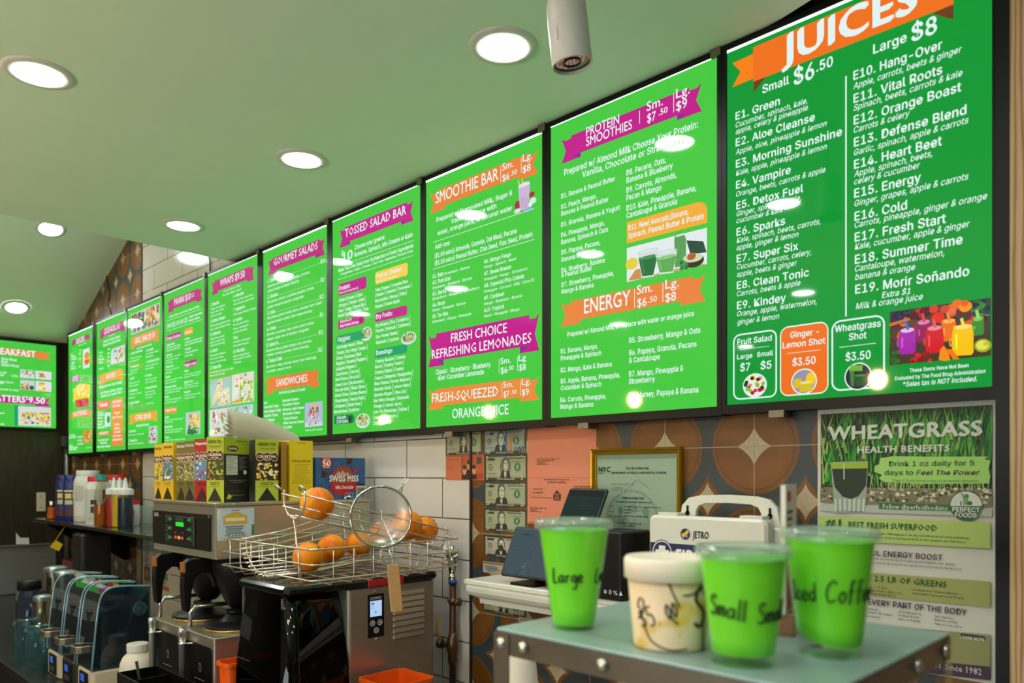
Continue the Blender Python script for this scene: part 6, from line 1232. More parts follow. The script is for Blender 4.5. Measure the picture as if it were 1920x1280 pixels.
b = MB(); b.sm = True; b.tube([(qx - .04, qy, EYE - .325), (qx - .07, qy - .03, EYE - .318), (qx - .10, qy - .06, EYE - .35), (qx - .11, qy - .07, EYE - .40)], .006, 10); b.build('white_hose', mat('white_hose', (206, 200, 186), .4), t)

# ================================================================== security camera
cx, cy = -1.018, 1.187; M_CAM = mat('camera_white', (196, 192, 186), .45)
t = thing('security_camera', (cx, cy, ZC), 'white cylinder security camera hanging from the low ceiling near the juices menu', 'camera')
Mc = Matrix.Translation((cx, cy, EYE + .965)) @ Matrix.Rotation(math.radians(7), 4, Vector((CS * .35 + SN, SN * .35 - CS, 0)).normalized())
b = MB(); b.sm = True; b.lathe([(.0405, -.128), (.0415, -.126), (.0412, -.046), (.0408, -.045), (.0412, -.044), (.0405, -.008), (.036, .004), (.024, .010), (.001, .011)], 40, Mc, False, True); b.lathe([(.0405, -.128), (.0375, -.126), (.0375, -.120)], 40, Mc, False, False); b.build('housing', M_CAM, t)
b = MB(); b.lathe([(.0375, -.1215), (.0374, -.119)], 40, Mc); b.build('front_glass', mat('camera_glass', (10, 14, 12), .04, spec=1.0, coat=1), t)
b = MB(); b.sm = True; b.lathe([(.0165, -.1235), (.019, -.1235), (.019, -.1215)], 28, Mc, False, False); b.lathe([(.0375, -.122), (.0345, -.1225), (.0345, -.1216)], 40, Mc, False, False); b.build('lens_ring', M_BLACKM, t)
b = MB(); b.sm = True; b.cyl((cx - .018, cy - .014, EYE + .968), (cx - .022, cy - .014, ZC - .014), .012, 18); b.lathe([(.036, ZC - .014), (.038, ZC - .012), (.038, ZC - .0005)], 28, Matrix.Translation((cx - .022, cy - .014, 0))); b.build('mount', M_CAM, t)
b = MB(); b.sm = True; b.cyl((cx - .006, cy - .022, EYE + .985), (cx - .002, cy - .028, EYE + .985), .006, 12); b.build('screw', M_BLACKM, t)
pc = Print(Mc @ Vector((0, 0, 0)), (1, 0, 0), (0, 0, 1), (0, -1, 0)); 
pw = Print((0, 0, 0), (0, 0, -1), (1, 0, 0), (0, 0, 1)); pw.m = lambda x, y: (x, y)
vdir = math.atan2(-cy, -cx) - math.radians(38)
po = Mc @ Vector((.0422 * math.cos(vdir), .0422 * math.sin(vdir), -.062)); pt = Vector((-math.sin(vdir), math.cos(vdir), 0))
pk = Print(po, (Mc.to_3x3() @ Vector((0, 0, -1))), pt, Vector((math.cos(vdir), math.sin(vdir), 0)), .0006); pk.text('reolink', 0, 0, .028, -.004, (70, 74, 66), 'n'); pk.build('marking', M_INK_P, t)

# ================================================================== coffee brewer, servers, tea boxes, filters
KX0, KX1, KY0, KY1, KZ0, KZ1 = -3.211, -2.640, 1.181, 1.84, EYE - .301, EYE - .0996
M_BRUSH = mat('brewer_steel', (196, 192, 174), .26, .8, noise=.03, nscale=10, aniso=(6, 1, 1))
t = thing('coffee_brewer', ((KX0 + KX1) / 2, 1.5, ZK), 'twin steel coffee brewer with black control front, under the tea boxes', 'coffee brewer')
b = MB(); b.rbox(KX0, KX1, KY0 + .004, KY1, KZ0, KZ1 - .012, .006, 2); b.build('head', M_BRUSH, t)
b = MB(); b.rbox(KX0 - .003, KX1 + .003, KY0, KY1, KZ1 - .0115, KZ1, .004, 2); b.build('top_cover', M_BRUSH, t)
b = MB(); b.rbox(KX0 + .06, KX1 - .06, 1.60, KY1, ZK + .03, KZ0 - .0005, .01, 2); b.rbox(KX0 + .02, KX1 - .02, 1.46, KY1, ZK + .0006, ZK + .0295, .01, 2); b.build('column', M_BRUSH, t)
fb = Print((0, KY0 + .004, 0), (1, 0, 0), (0, 0, 1), (0, -1, 0)).view(270, 760, 4.267)
a, c = fb.m(80, 836), fb.m(538, 1168)
MB().box(a[0], c[0], KY0 - .001, KY0 + .004, c[1], a[1]).build('front_panel', mat('brewer_black', (18, 17, 15), .5, spec=.2, noise=.2, nscale=12, aniso=(.4, 1, 40)), t)
f = Print((0, KY0 - .001, 0), (1, 0, 0), (0, 0, 1), (0, -1, 0), .0006, .00004).view(270, 760, 4.267); GW = (150, 170, 150)
a, c = f.m(176, 876), f.m(410, 1142); MB().rbox(a[0], c[0], KY0 - .006, KY0 - .0012, c[1], a[1], .006, 3, None, 'y').build('keypad', mat('keypad_black', (16, 17, 17), .3), t)
f2 = Print((0, KY0 - .006, 0), (1, 0, 0), (0, 0, 1), (0, -1, 0), .0006, .00004).view(270, 760, 4.267)
f.text('Curtis', 84, 882, 116, 32, (196, 200, 190), 'bi'); f.poly([(506, 880), (536, 882), (521, 908)], (80, 80, 72)); f.text('WILBUR CURTIS CO', 248, 1146, 330, 6, (110, 110, 100), 'n')
f2.text('GEMINI IF', 252, 918, 316, 22, (110, 116, 106), 'n')
for x, y in ((206, 905), (206, 978), (206, 1052), (366, 916), (366, 992), (366, 1066)): f2.ell(x, y, 15, 17, (20, 110, 60), 18); f2.outline((x - 30 if x < 300 else x + 14), y - 26, (x - 16 if x < 300 else x + 30), y + 22, GW, .0008, .003); f2.seg(x - 4, y, x + 22 if x < 300 else x - 26, y + 1, (120, 200, 140), .0012)
for x, y, col in ((256, 1052, (190, 40, 40)), (283, 1056, (220, 180, 40)), (309, 1060, (190, 40, 40))): f2.ell(x, y, 13, 15, col, 16); f2.rect(x - 6, y - 2, x + 6, y + 3, (230, 220, 200))
f2.rect(250, 1008, 262, 1022, (200, 30, 30)); f2.rect(306, 1012, 316, 1026, (90, 90, 84)); f.build('front_print', M_INK_P, t); f2.build('keypad_print', M_INK_P, t)
fd = Print((0, KY0 - .006, 0), (1, 0, 0), (0, 0, 1), (0, -1, 0), .0010).view(270, 760, 4.267); fd.rect(255, 929, 318, 970, (40, 226, 50)); fd.build('display', M_SCRT, t)
st = Print((KX1, 0, 0), (0, 1, 0), (0, 0, 1), (1, 0, 0), .0008, .00004).view(270, 760, 4.267)
st.rect(582, 825, 880, 1066, (186, 200, 206)); st.poly([(582, 825), (620, 824), (604, 900), (582, 930)], (206, 214, 216)); st.poly([(632, 884), (680, 866), (720, 850), (760, 852), (800, 872), (824, 878), (823, 948), (632, 952)], (196, 166, 66)); st.rect(652, 900, 806, 920, (226, 214, 160)); st.rect(860, 950, 880, 1060, (60, 120, 80))
for k in range(4): st.rect(650 + 8 * (k % 2), 966 + k * 17, 800 - 10 * (k % 3), 970 + k * 17, (110, 122, 130))
st.rect(700, 836, 762, 842, (110, 122, 130)); st.text('718-418-4100', 645, 1060, 812, 26, (44, 50, 60), 'm'); st.build('service_sticker', M_INK_P, t)
q = st.m(718, 796); b = MB(); b.sm = True; b.cyl((KX1, q[0], q[1] + .004), (KX1 + .005, q[0], q[1] + .004), .006, 14, .004); b.build('screw', M_CHROME, t)
M_BREWB = mat('brew_basket_black', (15, 14, 14), .45, spec=.25, noise=.1); M_CAP = mat('amber_tab', (150, 92, 40), .45)
for bx in (-3.056, -2.790):
    b = MB(); b.sm = True
    b.lathe([(.001, EYE - .50), (.03, EYE - .50), (.045, EYE - .485), (.085, EYE - .40), (.104, EYE - .36), (.106, EYE - .312), (.1, EYE - .306), (.001, EYE - .306)], 36, Matrix.Translation((bx + .02, 1.335, 0)), False, False); b.build('brew_basket', M_BREWB, t, auto=50)
    b = MB()
    prof = [(1.245, EYE - .306), (1.150, EYE - .306), (1.132, EYE - .318), (1.126, EYE - .40), (1.132, EYE - .485), (1.140, EYE - .497), (1.152, EYE - .492), (1.158, EYE - .42), (1.170, EYE - .376), (1.192, EYE - .358), (1.222, EYE - .362), (1.238, EYE - .39), (1.245, EYE - .42)]
    b.prism([(y, z) for y, z in prof], .036, F((bx - .018, 0, 0), (0, 1, 0), (0, 0, 1), (1, 0, 0))); b.build('basket_handle', M_BREWB, t, .006)
    b = MB(); b.box(bx - .019, bx + .019, 1.1285, 1.134, EYE - .352, EYE - .316); b.build('handle_tab', M_CAP, t)
# ---- coffee servers
M_SRV = mat('server_black', (16, 17, 16), .35, spec=.25, noise=.08); ZV = EYE - .5655
def server(x0, x1, label):
    y0, y1 = 1.152, 1.44; t = thing('coffee_server', ((x0 + x1) / 2, (y0 + y1) / 2, ZK), label, 'coffee server', 'coffee servers under the brewer')
    b = MB(); b.rbox(x0, x1, y0 + .003, y1, ZK + .0006, ZV, .008, 3); b.build('body', M_SS, t)
    b = MB(); b.rbox(x0 + .012, x1 - .012, y0 - .0005, y0 + .002, ZK + .02, ZV - .035, .018, 5, None, 'y'); b.build('front_panel', M_SRV, t)
    cx_, cy_ = (x0 + x1) / 2, y0 + .148
    b = MB(); b.sm = True; T = Matrix.Translation((cx_, cy_, 0)); b.lathe([(.112, ZV + .0005), (.114, ZV + .006), (.110, ZV + .010), (.108, ZV + .010)], 40, T, True, False); b.build('gold_ring', mat('brass_ring', (190, 156, 92), .25, .9), t)
    b = MB(); b.sm = True; b.lathe([(.112, ZV + .0105), (.112, ZV + .018), (.104, ZV + .022), (.06, ZV + .026), (.052, ZV + .03), (.036, ZV + .05), (.024, ZV + .055), (.034, ZV + .058), (.034, ZV + .066), (.001, ZV + .066)], 40, T, True, True); b.build('lid', M_BLACKM, t, auto=40)
    b = MB(); b.sm = True; hx = x0 + .02; b.tube([(hx, y0 + .03, ZV), (hx, y0 + .03, ZV + .055), (hx + .012, y0 + .045, ZV + .075), (hx + .02, y0 + .17, ZV + .075), (hx + .012, y0 + .2, ZV + .055), (hx, y0 + .21, ZV)], .008, 10); b.build('bail_handle', M_CHROME, t)
    tx, ty = x0 + .068, y0 - .018
    b = MB(); b.sm = True; b.lathe([(.0001, ZK + .02), (.012, ZK + .02), (.012, ZV - .05), (.0145, ZV - .048), (.0145, ZV - .044), (.0125, ZV - .042), (.0125, ZV - .012), (.015, ZV - .010), (.015, ZV + .006), (.012, ZV + .010), (.0001, ZV + .010)], 20, Matrix.Translation((tx, ty, 0))); b.cyl((tx, ty, ZV - .046), (tx + .05, y0, ZV - .040), .003, 8); b.build('gauge_tube', mat('gauge_steel', (216, 216, 208), .22, .75), t)
    p = Print((x0, y0 - .0005, ZK), (1, 0, 0), (0, 0, 1), (0, -1, 0), .0005, .00004).uv(x1 - x0, ZV - ZK); w_ = (186, 186, 176)
    for yy in (.28, .58, .86): p.outline(.60, yy, .66, yy + .075, w_, .0015, .003); p.line(.46, yy + .155, .76, yy + .155, w_, .0014)
    p.build('front_print', M_INK_P, t)
server(-3.155, -2.872, 'left coffee server with chrome gauge tube, behind the white jug')
server(-2.868, -2.5845, 'right coffee server with chrome gauge tube, beside the orange bin')
# ---- organiser tray, jug and small things on the counter
b = MB(); ox0, ox1, oy0, oy1, oz = -2.90, -2.56, .945, 1.085, EYE - .70
def open_box(x0, x1, y0, y1, z0, z1, w, label, name, m, cat):
    b = MB(); b.box(x0, x1, y0, y1, z0, z0 + w); b.box(x0, x0 + w, y0, y1, z0 + w, z1); b.box(x1 - w, x1, y0, y1, z0 + w, z1); b.box(x0 + w, x1 - w, y0, y0 + w, z0 + w, z1); b.box(x0 + w, x1 - w, y1 - w, y1, z0 + w, z1); b.box((x0 * 2 + x1) / 3, (x0 * 2 + x1) / 3 + w, y0 + w, y1 - w, z0 + w, z1 - .01)
    return tag(b.build(name, m), label, cat)
open_box(ox0, ox1, oy0, oy1, ZK + .0006, oz, .005, 'black open organiser box in front of the coffee servers', 'organiser_box', M_BLACK, 'box')
b = MB(); b.sm = True; b.cyl((-2.84, 1.03, ZK + .008), (-2.87, 1.0, EYE - .665), .005, 10); tag(b.build('pen', M_BLACKM), 'black pen leaning in the black organiser box', 'pen')
jx, jy = -3.33, 1.165; t = thing('plastic_jug', (jx, jy, ZK), 'white plastic jar with ribbed white lid between blender and coffee servers', 'jar'); T = Matrix.Translation((jx, jy, ZK + .0006)); M_HDPE = mat('milky_plastic', (222, 214, 196), .4, noise=.02)
b = MB(); b.sm = True; b.lathe([(.001, 0), (.062, 0), (.068, .008), (.070, .03), (.070, .125), (.066, .155), (.056, .178), (.042, .192), (.038, .200), (.001, .200)], 36, T, False, False); b.build('body', M_HDPE, t)
b = MB(); rs = []
for z, r in ((.201, .040), (.203, .041), (.230, .041), (.233, .039)): rs.append([(jx + r * (1 + .018 * (k % 2)) * math.cos(2 * math.pi * k / 72), jy + r * (1 + .018 * (k % 2)) * math.sin(2 * math.pi * k / 72), ZK + z) for k in range(72)])
b.loft(rs, True, True); b.build('lid', mat('white_lid', (220, 216, 204), .4), t)
cx_, cy_ = -3.62, 1.66; b = MB(); b.sm = True; T = Matrix.Translation((cx_, cy_, ZK + .0006))
for k in range(9): b.lathe([(.05, .03 * k), (.062, .03 * k + .11), (.065, .03 * k + .112)], 28, T, k == 0, False)
tag(b.build('clear_container_stack', clear('deli_plastic', (226, 236, 232), .9, .08, opacity=.1)), 'stack of clear deli containers against the tiles behind the coffee servers', 'containers')
# ---- tea boxes
TB = EYE - .0996 + .0006
def tbox(corner, phi, w, d, h, body, label, front, side=None, sidecol=None):
    ph = math.radians(phi); ax = Vector((math.cos(ph), math.sin(ph), 0)); n = Vector((math.sin(ph), -math.cos(ph), 0)); o = Vector((corner[0], corner[1], TB)); M_ = F(o, ax, -n, (0, 0, 1))
    t = thing('tea_box', o + ax * w / 2 - n * d / 2, label, 'tea box', 'tea boxes on the coffee brewer')
    b = MB(); b.box(0, w, 0, d, 0, h, M_); b.build('carton', mat('carton_%02x%02x%02x' % body, body, .4, noise=.03), t)
    p = Print(o, ax, (0, 0, 1), n, .0006, .00004).uv(w, h); front(p); p.build('front_print', M_INK_P, t)
    if side:
        s_ = Print(o + ax * w, -n, (0, 0, 1), ax, .0006, .00004).uv(d, h); side(s_); s_.build('side_print', M_INK_P, t)
    return t
def celestial(top, mid, bot, name, pic, dark=(20, 16, 10), sub=None):
    def fr(p):
        p.rect(0, 0, 1, .26, top); p.rect(0, .26, 1, .66, mid); p.rect(0, .66, 1, 1, bot)
        rnd = random.Random(len(name) * 7 + top[0]); a0, b1 = p.m(.02, .36); a1, b0 = p.m(.98, .66)
        for k in range(46):
            x, y = .06 + .88 * rnd.random(), .38 + .27 * rnd.random(); p.ell(x, y, .07 * rnd.uniform(.5, 1.2), .022 * rnd.uniform(.6, 1.3), rnd.choice(pic), 8, rnd.random() * 3)
        p.text(name, .10, .095, .88 if len(name) > 6 else .7, .045, (244, 240, 220) if sum(top) < 330 else (40, 60, 20), 'b')
        if sub: p.text(sub, .2, .16, .85, .032, (60, 90, 20), 'n')
        for x in (.18, .5, .82): p.ell(x, .275, .16, .075, (232, 214, 170), 16)
        p.rect(.04, .225, .96, .325, (232, 214, 170)); p.rect(.06, .232, .94, .318, (80, 34, 20))
        for x in (.18, .5, .82): p.ell(x, .275, .145, .066, (80, 34, 20), 16)
        p.text('CELESTIAL', .10, .292, .90, .040, (240, 232, 210), 'bb'); p.text('SEASONINGS', .32, .318, .68, .014, (240, 232, 210), 'b')
        p.text('CAFFEINE FREE', .2, .705, .8, .016, dark, 'b'); p.text('HERBAL TEA', .25, .732, .75, .016, dark, 'b'); p.text('25 TEA BAGS NET WT 1.5 OZ', .16, .765, .84, .012, dark, 'n')
        p.poly([(.10, .985), (.5, .775), (.90, .985)], dark)
        if dark[0] < 60:
            for k in range(6): p.rect(.22 - k * .02 + .12 * (5 - k) / 5, .865 + k * .02, .78 + k * .02 - .12 * (5 - k) / 5, .868 + k * .02, (70, 64, 54))
    return fr
Yl, OLV, RED, LIME = (222, 178, 28), (106, 98, 48), (168, 24, 30), (166, 176, 32)
LEM = [(236, 206, 60), (206, 170, 40), (90, 130, 130), (176, 60, 40), (120, 150, 60)]; CAM = [(60, 110, 160), (226, 206, 90), (70, 110, 60), (230, 236, 240), (150, 80, 60)]; ENG = [(190, 170, 90), (110, 120, 70), (70, 80, 50), (200, 196, 160)]; PEP = [(60, 110, 170), (214, 226, 236), (190, 40, 50), (110, 150, 190)]; GRN = [(120, 150, 40), (176, 186, 60), (206, 110, 50), (60, 90, 30)]; HON = [(226, 176, 90), (240, 226, 190), (206, 150, 60), (240, 206, 60)]
def fc(px, y): p_ = onY(px, 938, y); return (p_.x, y)
tbox(fc(290, 1.192), 9, .060, .12, .222, Yl, 'leftmost yellow tea box on the brewer, with lemon picture', celestial(Yl, (214, 190, 70), Yl, 'Lemon Zinger', LEM))
tbox(fc(305, 1.190), 9, .078, .12, .226, Yl, 'second yellow tea box, with blue landscape picture', celestial(Yl, (90, 130, 160), Yl, 'Chamomile', CAM))
tbox(fc(331, 1.200), 10, .066, .12, .226, OLV, 'first olive tea box right of the yellow ones', celestial(OLV, (130, 126, 70), OLV, 'English Breakfast', ENG))
tbox(fc(346, 1.198), 10, .072, .12, .228, OLV, 'second olive tea box, left of the red one', celestial(OLV, (140, 132, 76), OLV, 'Victorian Earl Grey', ENG))
tbox(fc(365, 1.194), 20, .076, .10, .232, RED, 'red peppermint tea box on the coffee brewer', celestial(RED, (100, 140, 180), RED, 'Peppermint', PEP, (60, 8, 10)))
def nutri(p):
    p.rect(0, 0, 1, .26, (156, 168, 30)); p.rect(0, .26, 1, 1, (26, 28, 22)); p.text('GREEN TEA', .48, .075, .94, .03, (40, 56, 20), 'm'); p.text('Authentic', .70, .11, .94, .02, (40, 56, 20), 'n'); p.ell(.34, .175, .22, .045, (80, 34, 20), 20); p.text('CELESTIAL', .17, .188, .51, .028, (240, 232, 210), 'bb')
    p.rect(.08, .285, .53, .58, (206, 206, 190)); p.text('Nutrition Facts', .10, .315, .5, .02, (20, 20, 20), 'b')
    for k in range(10): p.rect(.10, .33 + k * .023, .51 - .08 * (k % 3), .335 + k * .023, (60, 60, 56))
    for k in range(12): p.rect(.58, .30 + k * .018, .90 - .05 * (k % 4), .306 + k * .018, (130, 130, 118))
    p.ell(.82, .54, .07, .035, (220, 220, 206), 16); p.rect(.2, .66, .86, .667, (150, 150, 130)); p.rect(.35, .69, .75, .697, (150, 150, 130)); p.rect(.2, .83, .8, .834, (110, 110, 70)); p.text('Please recycle this box', .3, .90, .8, .016, (190, 200, 60), 'n'); p.poly([(.08, .95), (.16, .87), (.30, .90), (.24, .95)], (196, 190, 40))
tbox((-2.734, 1.195), 22, .08, .128, .236, LIME, 'Authentic green tea box with black nutrition side, at the brewer corner', celestial(LIME, (60, 70, 30), (172, 186, 50), 'GREEN TEA', GRN, (18, 18, 12), 'Authentic'), nutri)
hn = celestial(LIME, (40, 40, 24), (172, 186, 50), 'GREEN TEA', HON, (18, 18, 12), 'Honey Lemon Ginger')
tbox((-2.657, 1.343), 76, .084, .115, .230, (30, 32, 26), 'Honey Lemon Ginger green tea box facing right, beside the Authentic box', hn)
def lemonbox(p):
    p.rect(0, 0, 1, 1, (226, 196, 20)); p.text('COMPARTIR', .32, .05, .68, .02, (140, 40, 20), 'b'); p.m_ = p.m; W_, H_ = p.m(1, 0)[0], p.m(0, 0)[1]
    flip = lambda x, y: ((1 - x) * W_, y * H_)
    p.m = flip
    K = (60, 44, 10); p.text('TEA', .30, .20, .62, .05, K, 'm'); p.text('classic honey lemon', .1, .30, .9, .02, K, 'n')
    for k in range(9): p.rect_ab(W_ * (.16 + .03 * (k % 3)), H_ * (.32 + k * .035), W_ * (.9 - .05 * (k % 4)), H_ * (.325 + k * .035), (120, 96, 20))
    p.text('with lemon & honey', .1, .67, .9, .035, K, 'bi'); p.poly_ab([(W_ * .55, H_ * .02), (W_ * .95, H_ * .02), (W_ * .95, H_ * .08), (W_ * .55, H_ * .08)], (150, 20, 24))
tbox((-2.668, 1.488), 90, .10, .10, .232, (226, 196, 24), 'yellow tea box standing upside down, left of the blue cocoa box', lemonbox)
b = MB(); b.box(-2.755, -2.672, 1.455, 1.478, TB, TB + .226); o = b.build('tea_box', mat('tea_ochre', (176, 130, 40), .5)); tag(o, 'ochre edge of an opened tea box beside the Honey Lemon Ginger one', 'tea box', 'tea boxes on the coffee brewer')
# cocoa box
o_ = Vector((-2.672, 1.604, TB)); w_, h_ = .232, .168
t = thing('cocoa_box', o_ + Vector((-.05, w_ / 2, 0)), 'blue hot cocoa box with 50 in a red badge, at the back of the brewer', 'cocoa box')
b = MB(); b.box(o_.x - .11, o_.x, o_.y, o_.y + w_, TB, TB + h_); b.build('carton', mat('cocoa_blue', (52, 92, 140), .4, noise=.05, nscale=20), t)
p = Print(o_, (0, 1, 0), (0, 0, 1), (1, 0, 0), .0006, .00004).uv(w_, h_); B2c = (44, 84, 134)
p.rect(0, 0, 1, 1, (50, 92, 142)); rnd = random.Random(9)
for k in range(46): x, y = rnd.random() * .9 + .05, rnd.random() * .85 + .08; p.ell(x, y, .045, .055, (74, 116, 164), 14); p.ell(x, y, .036, .045, (50, 92, 142), 14)
p.poly([(.1, .0), (.30, .0), (.30, .2), (.2, .28), (.1, .2)], (196, 24, 34)); p.text('50', .125, .20, .275, .13, (244, 240, 236), 'bb'); p.text('PACKETS', .14, .055, .26, .035, (244, 240, 236), 'b'); p.text('ENVELOPES', .14, .245, .26, .03, (244, 240, 236), 'b')
for q in (((.10, .28), (.22, .36), (.20, .44), (.10, .46)), ((.6, .02), (.72, .0), (.70, .14), (.60, .16)), ((.85, .6), (.98, .64), (.96, .8), (.86, .74))): p.poly(q, (70, 38, 24))
p.ell(.52, .55, .25, .36, (176, 30, 34), 28); p.ell(.52, .5, .21, .29, (150, 76, 50), 28); p.poly([(.36, .42), (.44, .32), (.48, .36), (.52, .30), (.58, .38), (.62, .34), (.68, .42)], (196, 170, 150)); p.poly([(.28, .62), (.80, .60), (.82, .78), (.30, .84)], (190, 24, 32)); p.rect(.74, .25, .84, .32, (196, 24, 34))
p.text('SWISS MISS', .265, .575, .85, .15, (60, 40, 34), 'bb'); p.text('SWISS MISS', .26, .57, .845, .145, (246, 242, 236), 'bb'); p.text('Milk Chocolate', .38, .745, .74, .075, (246, 238, 230), 'b'); p.text('HOT COCOA MIX', .79, .66, .98, .04, (40, 30, 26), 'b')
p.rect(.80, .68, 1, 1, (206, 200, 190))
for k in range(14): p.rect(.815 + k * .012, .72, .815 + k * .012 + .004 * (1 + k % 3), .98, (40, 40, 40))
for k in range(4): p.outline(.56 + k * .055, .84, .61 + k * .055, .95, (190, 210, 226), .001, .003)
p.build('front_print', M_INK_P, t)
# ---- coffee filters lying on their side behind the boxes
fx, fy = -3.03, 1.42; M_FIL = mat('filter_paper', (190, 186, 166), .9, spec=.1)
t = thing('coffee_filters', (fx, fy + .12, TB), 'stack of white fluted coffee filters lying on its side behind the tea boxes', 'coffee filters')
RL = lambda y: .120 + .052 * max(0.0, 1 - (y - fy) / .27) ** .8                     # the cone the nested cups share
for k in range(4):
    b = MB(); rs = []; n = 160; y0 = fy + .105 - .035 * k; y1 = fy + .27 - .012 * k
    for j in range(9):
        q = j / 8; yy = y0 + (y1 - y0) * q; R = RL(yy) - .0035 * k; amp = .070 + .03 * (1 - q) ** 1.5; zc_ = TB + RL(yy) * 1.10 + .004
        ring = []
        for i in range(n):
            w_ = 1 if i % 4 == 0 else -.6 if i % 4 == 2 else .2
            jag = (.010 * w_ if j == 0 else 0)
            ring.append((fx + R * (1 + amp * w_) * math.cos(2 * math.pi * i / n), yy - jag, zc_ + R * (1 + amp * w_) * math.sin(2 * math.pi * i / n)))
        rs.append(ring)
    ca_ = math.radians(-20); rs = [[(fx + (p_[0] - fx) * math.cos(ca_) - (p_[1] - fy) * math.sin(ca_), fy + (p_[0] - fx) * math.sin(ca_) + (p_[1] - fy) * math.cos(ca_), p_[2]) for p_ in r_] for r_ in rs]
    b.loft(rs, False, True); b.build('filter_cup', M_FIL, t)

# ================================================================== left: shelf, bottles, blenders, jars
ZB = EYE - .315
M_DSTEEL = mat('dark_shelf_steel', (96, 98, 94), .16, .9, noise=.15, nscale=16)
t = thing('bottle_shelf', (-5.1, 1.7, ZB), 'long dark steel shelf holding jars and squeeze bottles on the back wall', 'shelf')
b = MB(); b.rbox(-6.40, -3.70, 1.50, YW - .001, ZB - .022, ZB, .006, 2); b.build('shelf_plate', M_DSTEEL, t)
for x in (-6.15, -5.62, -4.0):
    b = MB(); b.prism([(YW - .002, ZB - .023), (1.54, ZB - .023), (1.54, ZB - .04), (YW - .03, ZB - .27), (YW - .002, ZB - .27)], .03, F((x, 0, 0), (0, 1, 0), (0, 0, 1), (1, 0, 0))); b.build('bracket', M_BLACK, t)
def base(px, py): q = onZ(px, py, ZB); return q.x, q.y
def lathe_thing(name, x, y, z, label, cat, group, parts):
    t = thing(name, (x, y, z), label, cat, group)
    for nm, prof, m in parts:
        b = MB(); b.sm = True; b.lathe(prof, 32, Matrix.Translation((x, y, z + .0006)), prof[0][0] < .02, prof[-1][0] < .02); b.build(nm, m, t, auto=45)
    return t
def tub(px, py, r, h, neck, caph, mbody, mcap, label, shoulder=.05):
    x, y = base(px, py); return lathe_thing('supplement_jar', x, y, ZB, label, 'jar', 'jars on the steel shelf', (('body', [(.001, 0), (r * .96, 0), (r, .006), (r, h - caph - shoulder), (r * .97, h - caph - shoulder * .7), (neck * 1.04, h - caph - .004), (neck, h - caph)], mbody), ('cap', [(neck * 1.05, h - caph), (neck * 1.05, h - .004), (neck * 1.02, h), (.001, h)], mcap))), x, y
def label_wrap(t, x, y, r, z0, z1, a0, a1, rows, bg):
    """printed sleeve round a jar: strips of colour between two angles"""
    b = MB(); b.sm = True; n = 16
    def strip(u0, u1, v0, v1, col, e):
        b.ink = lin(col); A0, A1 = a0 + (a1 - a0) * u0, a0 + (a1 - a0) * u1; Z1, Z0 = z1 - (z1 - z0) * v0, z1 - (z1 - z0) * v1; k = max(2, int(n * (u1 - u0)) + 1)
        vs = [(x + (r + e) * math.cos(A0 + (A1 - A0) * i / k), y + (r + e) * math.sin(A0 + (A1 - A0) * i / k), z) for z in (Z0, Z1) for i in range(k + 1)]
        b.add(vs, [(i, i + 1, k + 2 + i, k + 1 + i) for i in range(k)])
    strip(0, 1, 0, 1, bg, .0006)
    for i, q in enumerate(rows): strip(*q[:4], q[4], .0009 + .0002 * i)
    b.build('label', M_INK_P, t)
M_BLUE = mat('blue_jar', (24, 44, 120), .3); M_WJ = mat('white_jar', (216, 220, 218), .35); M_REDC = mat('red_cap', (206, 24, 36), .35); M_TEALC = mat('teal_cap', (30, 140, 136), .4)
camang = lambda x, y: math.atan2(-y, -x)
BL = [(0, 1, .70, 1, (90, 44, 50)), (.1, .9, .06, .12, (210, 214, 200)), (.15, .45, .18, .36, (226, 206, 110)), (.5, .8, .16, .36, (232, 212, 120)), (.58, .72, .28, .36, (60, 40, 70)), (.15, .5, .42, .58, (190, 200, 170)), (.55, .9, .62, .9, (206, 110, 50)), (.1, .4, .62, .8, (40, 50, 110))]
t, x, y = tub(122, 973, .060, .315, .050, .034, M_BLUE, M_BLUE, 'blue jar with purple label, left of the two on the steel shelf'); label_wrap(t, x, y, .060, ZB + .03, ZB + .22, camang(x, y) - 1.2, camang(x, y) + 1.2, BL, (70, 46, 84))
t, x, y = tub(136, 974.5, .060, .315, .050, .034, M_BLUE, M_BLUE, 'blue jar with purple label, right of the two, touching the tall white jar'); label_wrap(t, x, y, .060, ZB + .03, ZB + .22, camang(x, y) - 1.2, camang(x, y) + 1.2, BL, (66, 46, 88))
GL = (196, 200, 196)
t, x, y = tub(165, 977, .086, .345, .068, .034, M_WJ, M_WJ, 'tall white jar with white lid, biggest on the steel shelf'); label_wrap(t, x, y, .086, ZB + .04, ZB + .25, camang(x, y) - 1.3, camang(x, y) + 1.3, [(.1, .38, .05 + .035 * k, .062 + .035 * k, (150, 152, 156)) for k in range(14)] + [(.62, .9, .18, .2, (200, 30, 40)), (.68, .86, .3, .5, (40, 44, 50)), (.6, .95, .72, .9, (200, 40, 50))], (214, 216, 214))
t, x, y = tub(184, 983.5, .072, .305, .056, .032, M_WJ, M_REDC, 'white jar with red lid and dark label squares, front one on the steel shelf'); label_wrap(t, x, y, .072, ZB + .02, ZB + .225, camang(x, y) - 1.4, camang(x, y) + 1.4, [(.28, .46, .32, .46, (20, 26, 26)), (.28, .46, .52, .72, (24, 60, 48)), (.62, .98, .02, .48, (130, 40, 44)), (.7, .9, .16, .36, (190, 160, 60)), (.62, .98, .48, .85, (40, 60, 110)), (.2, .5, .86, .88, (150, 150, 150)), (.2, .45, .91, .93, (150, 150, 150))], (190, 194, 192))
t, x, y = tub(217, 980, .062, .315, .058, .032, M_WJ, M_REDC, 'white jar with red lid standing behind the squeeze bottles')
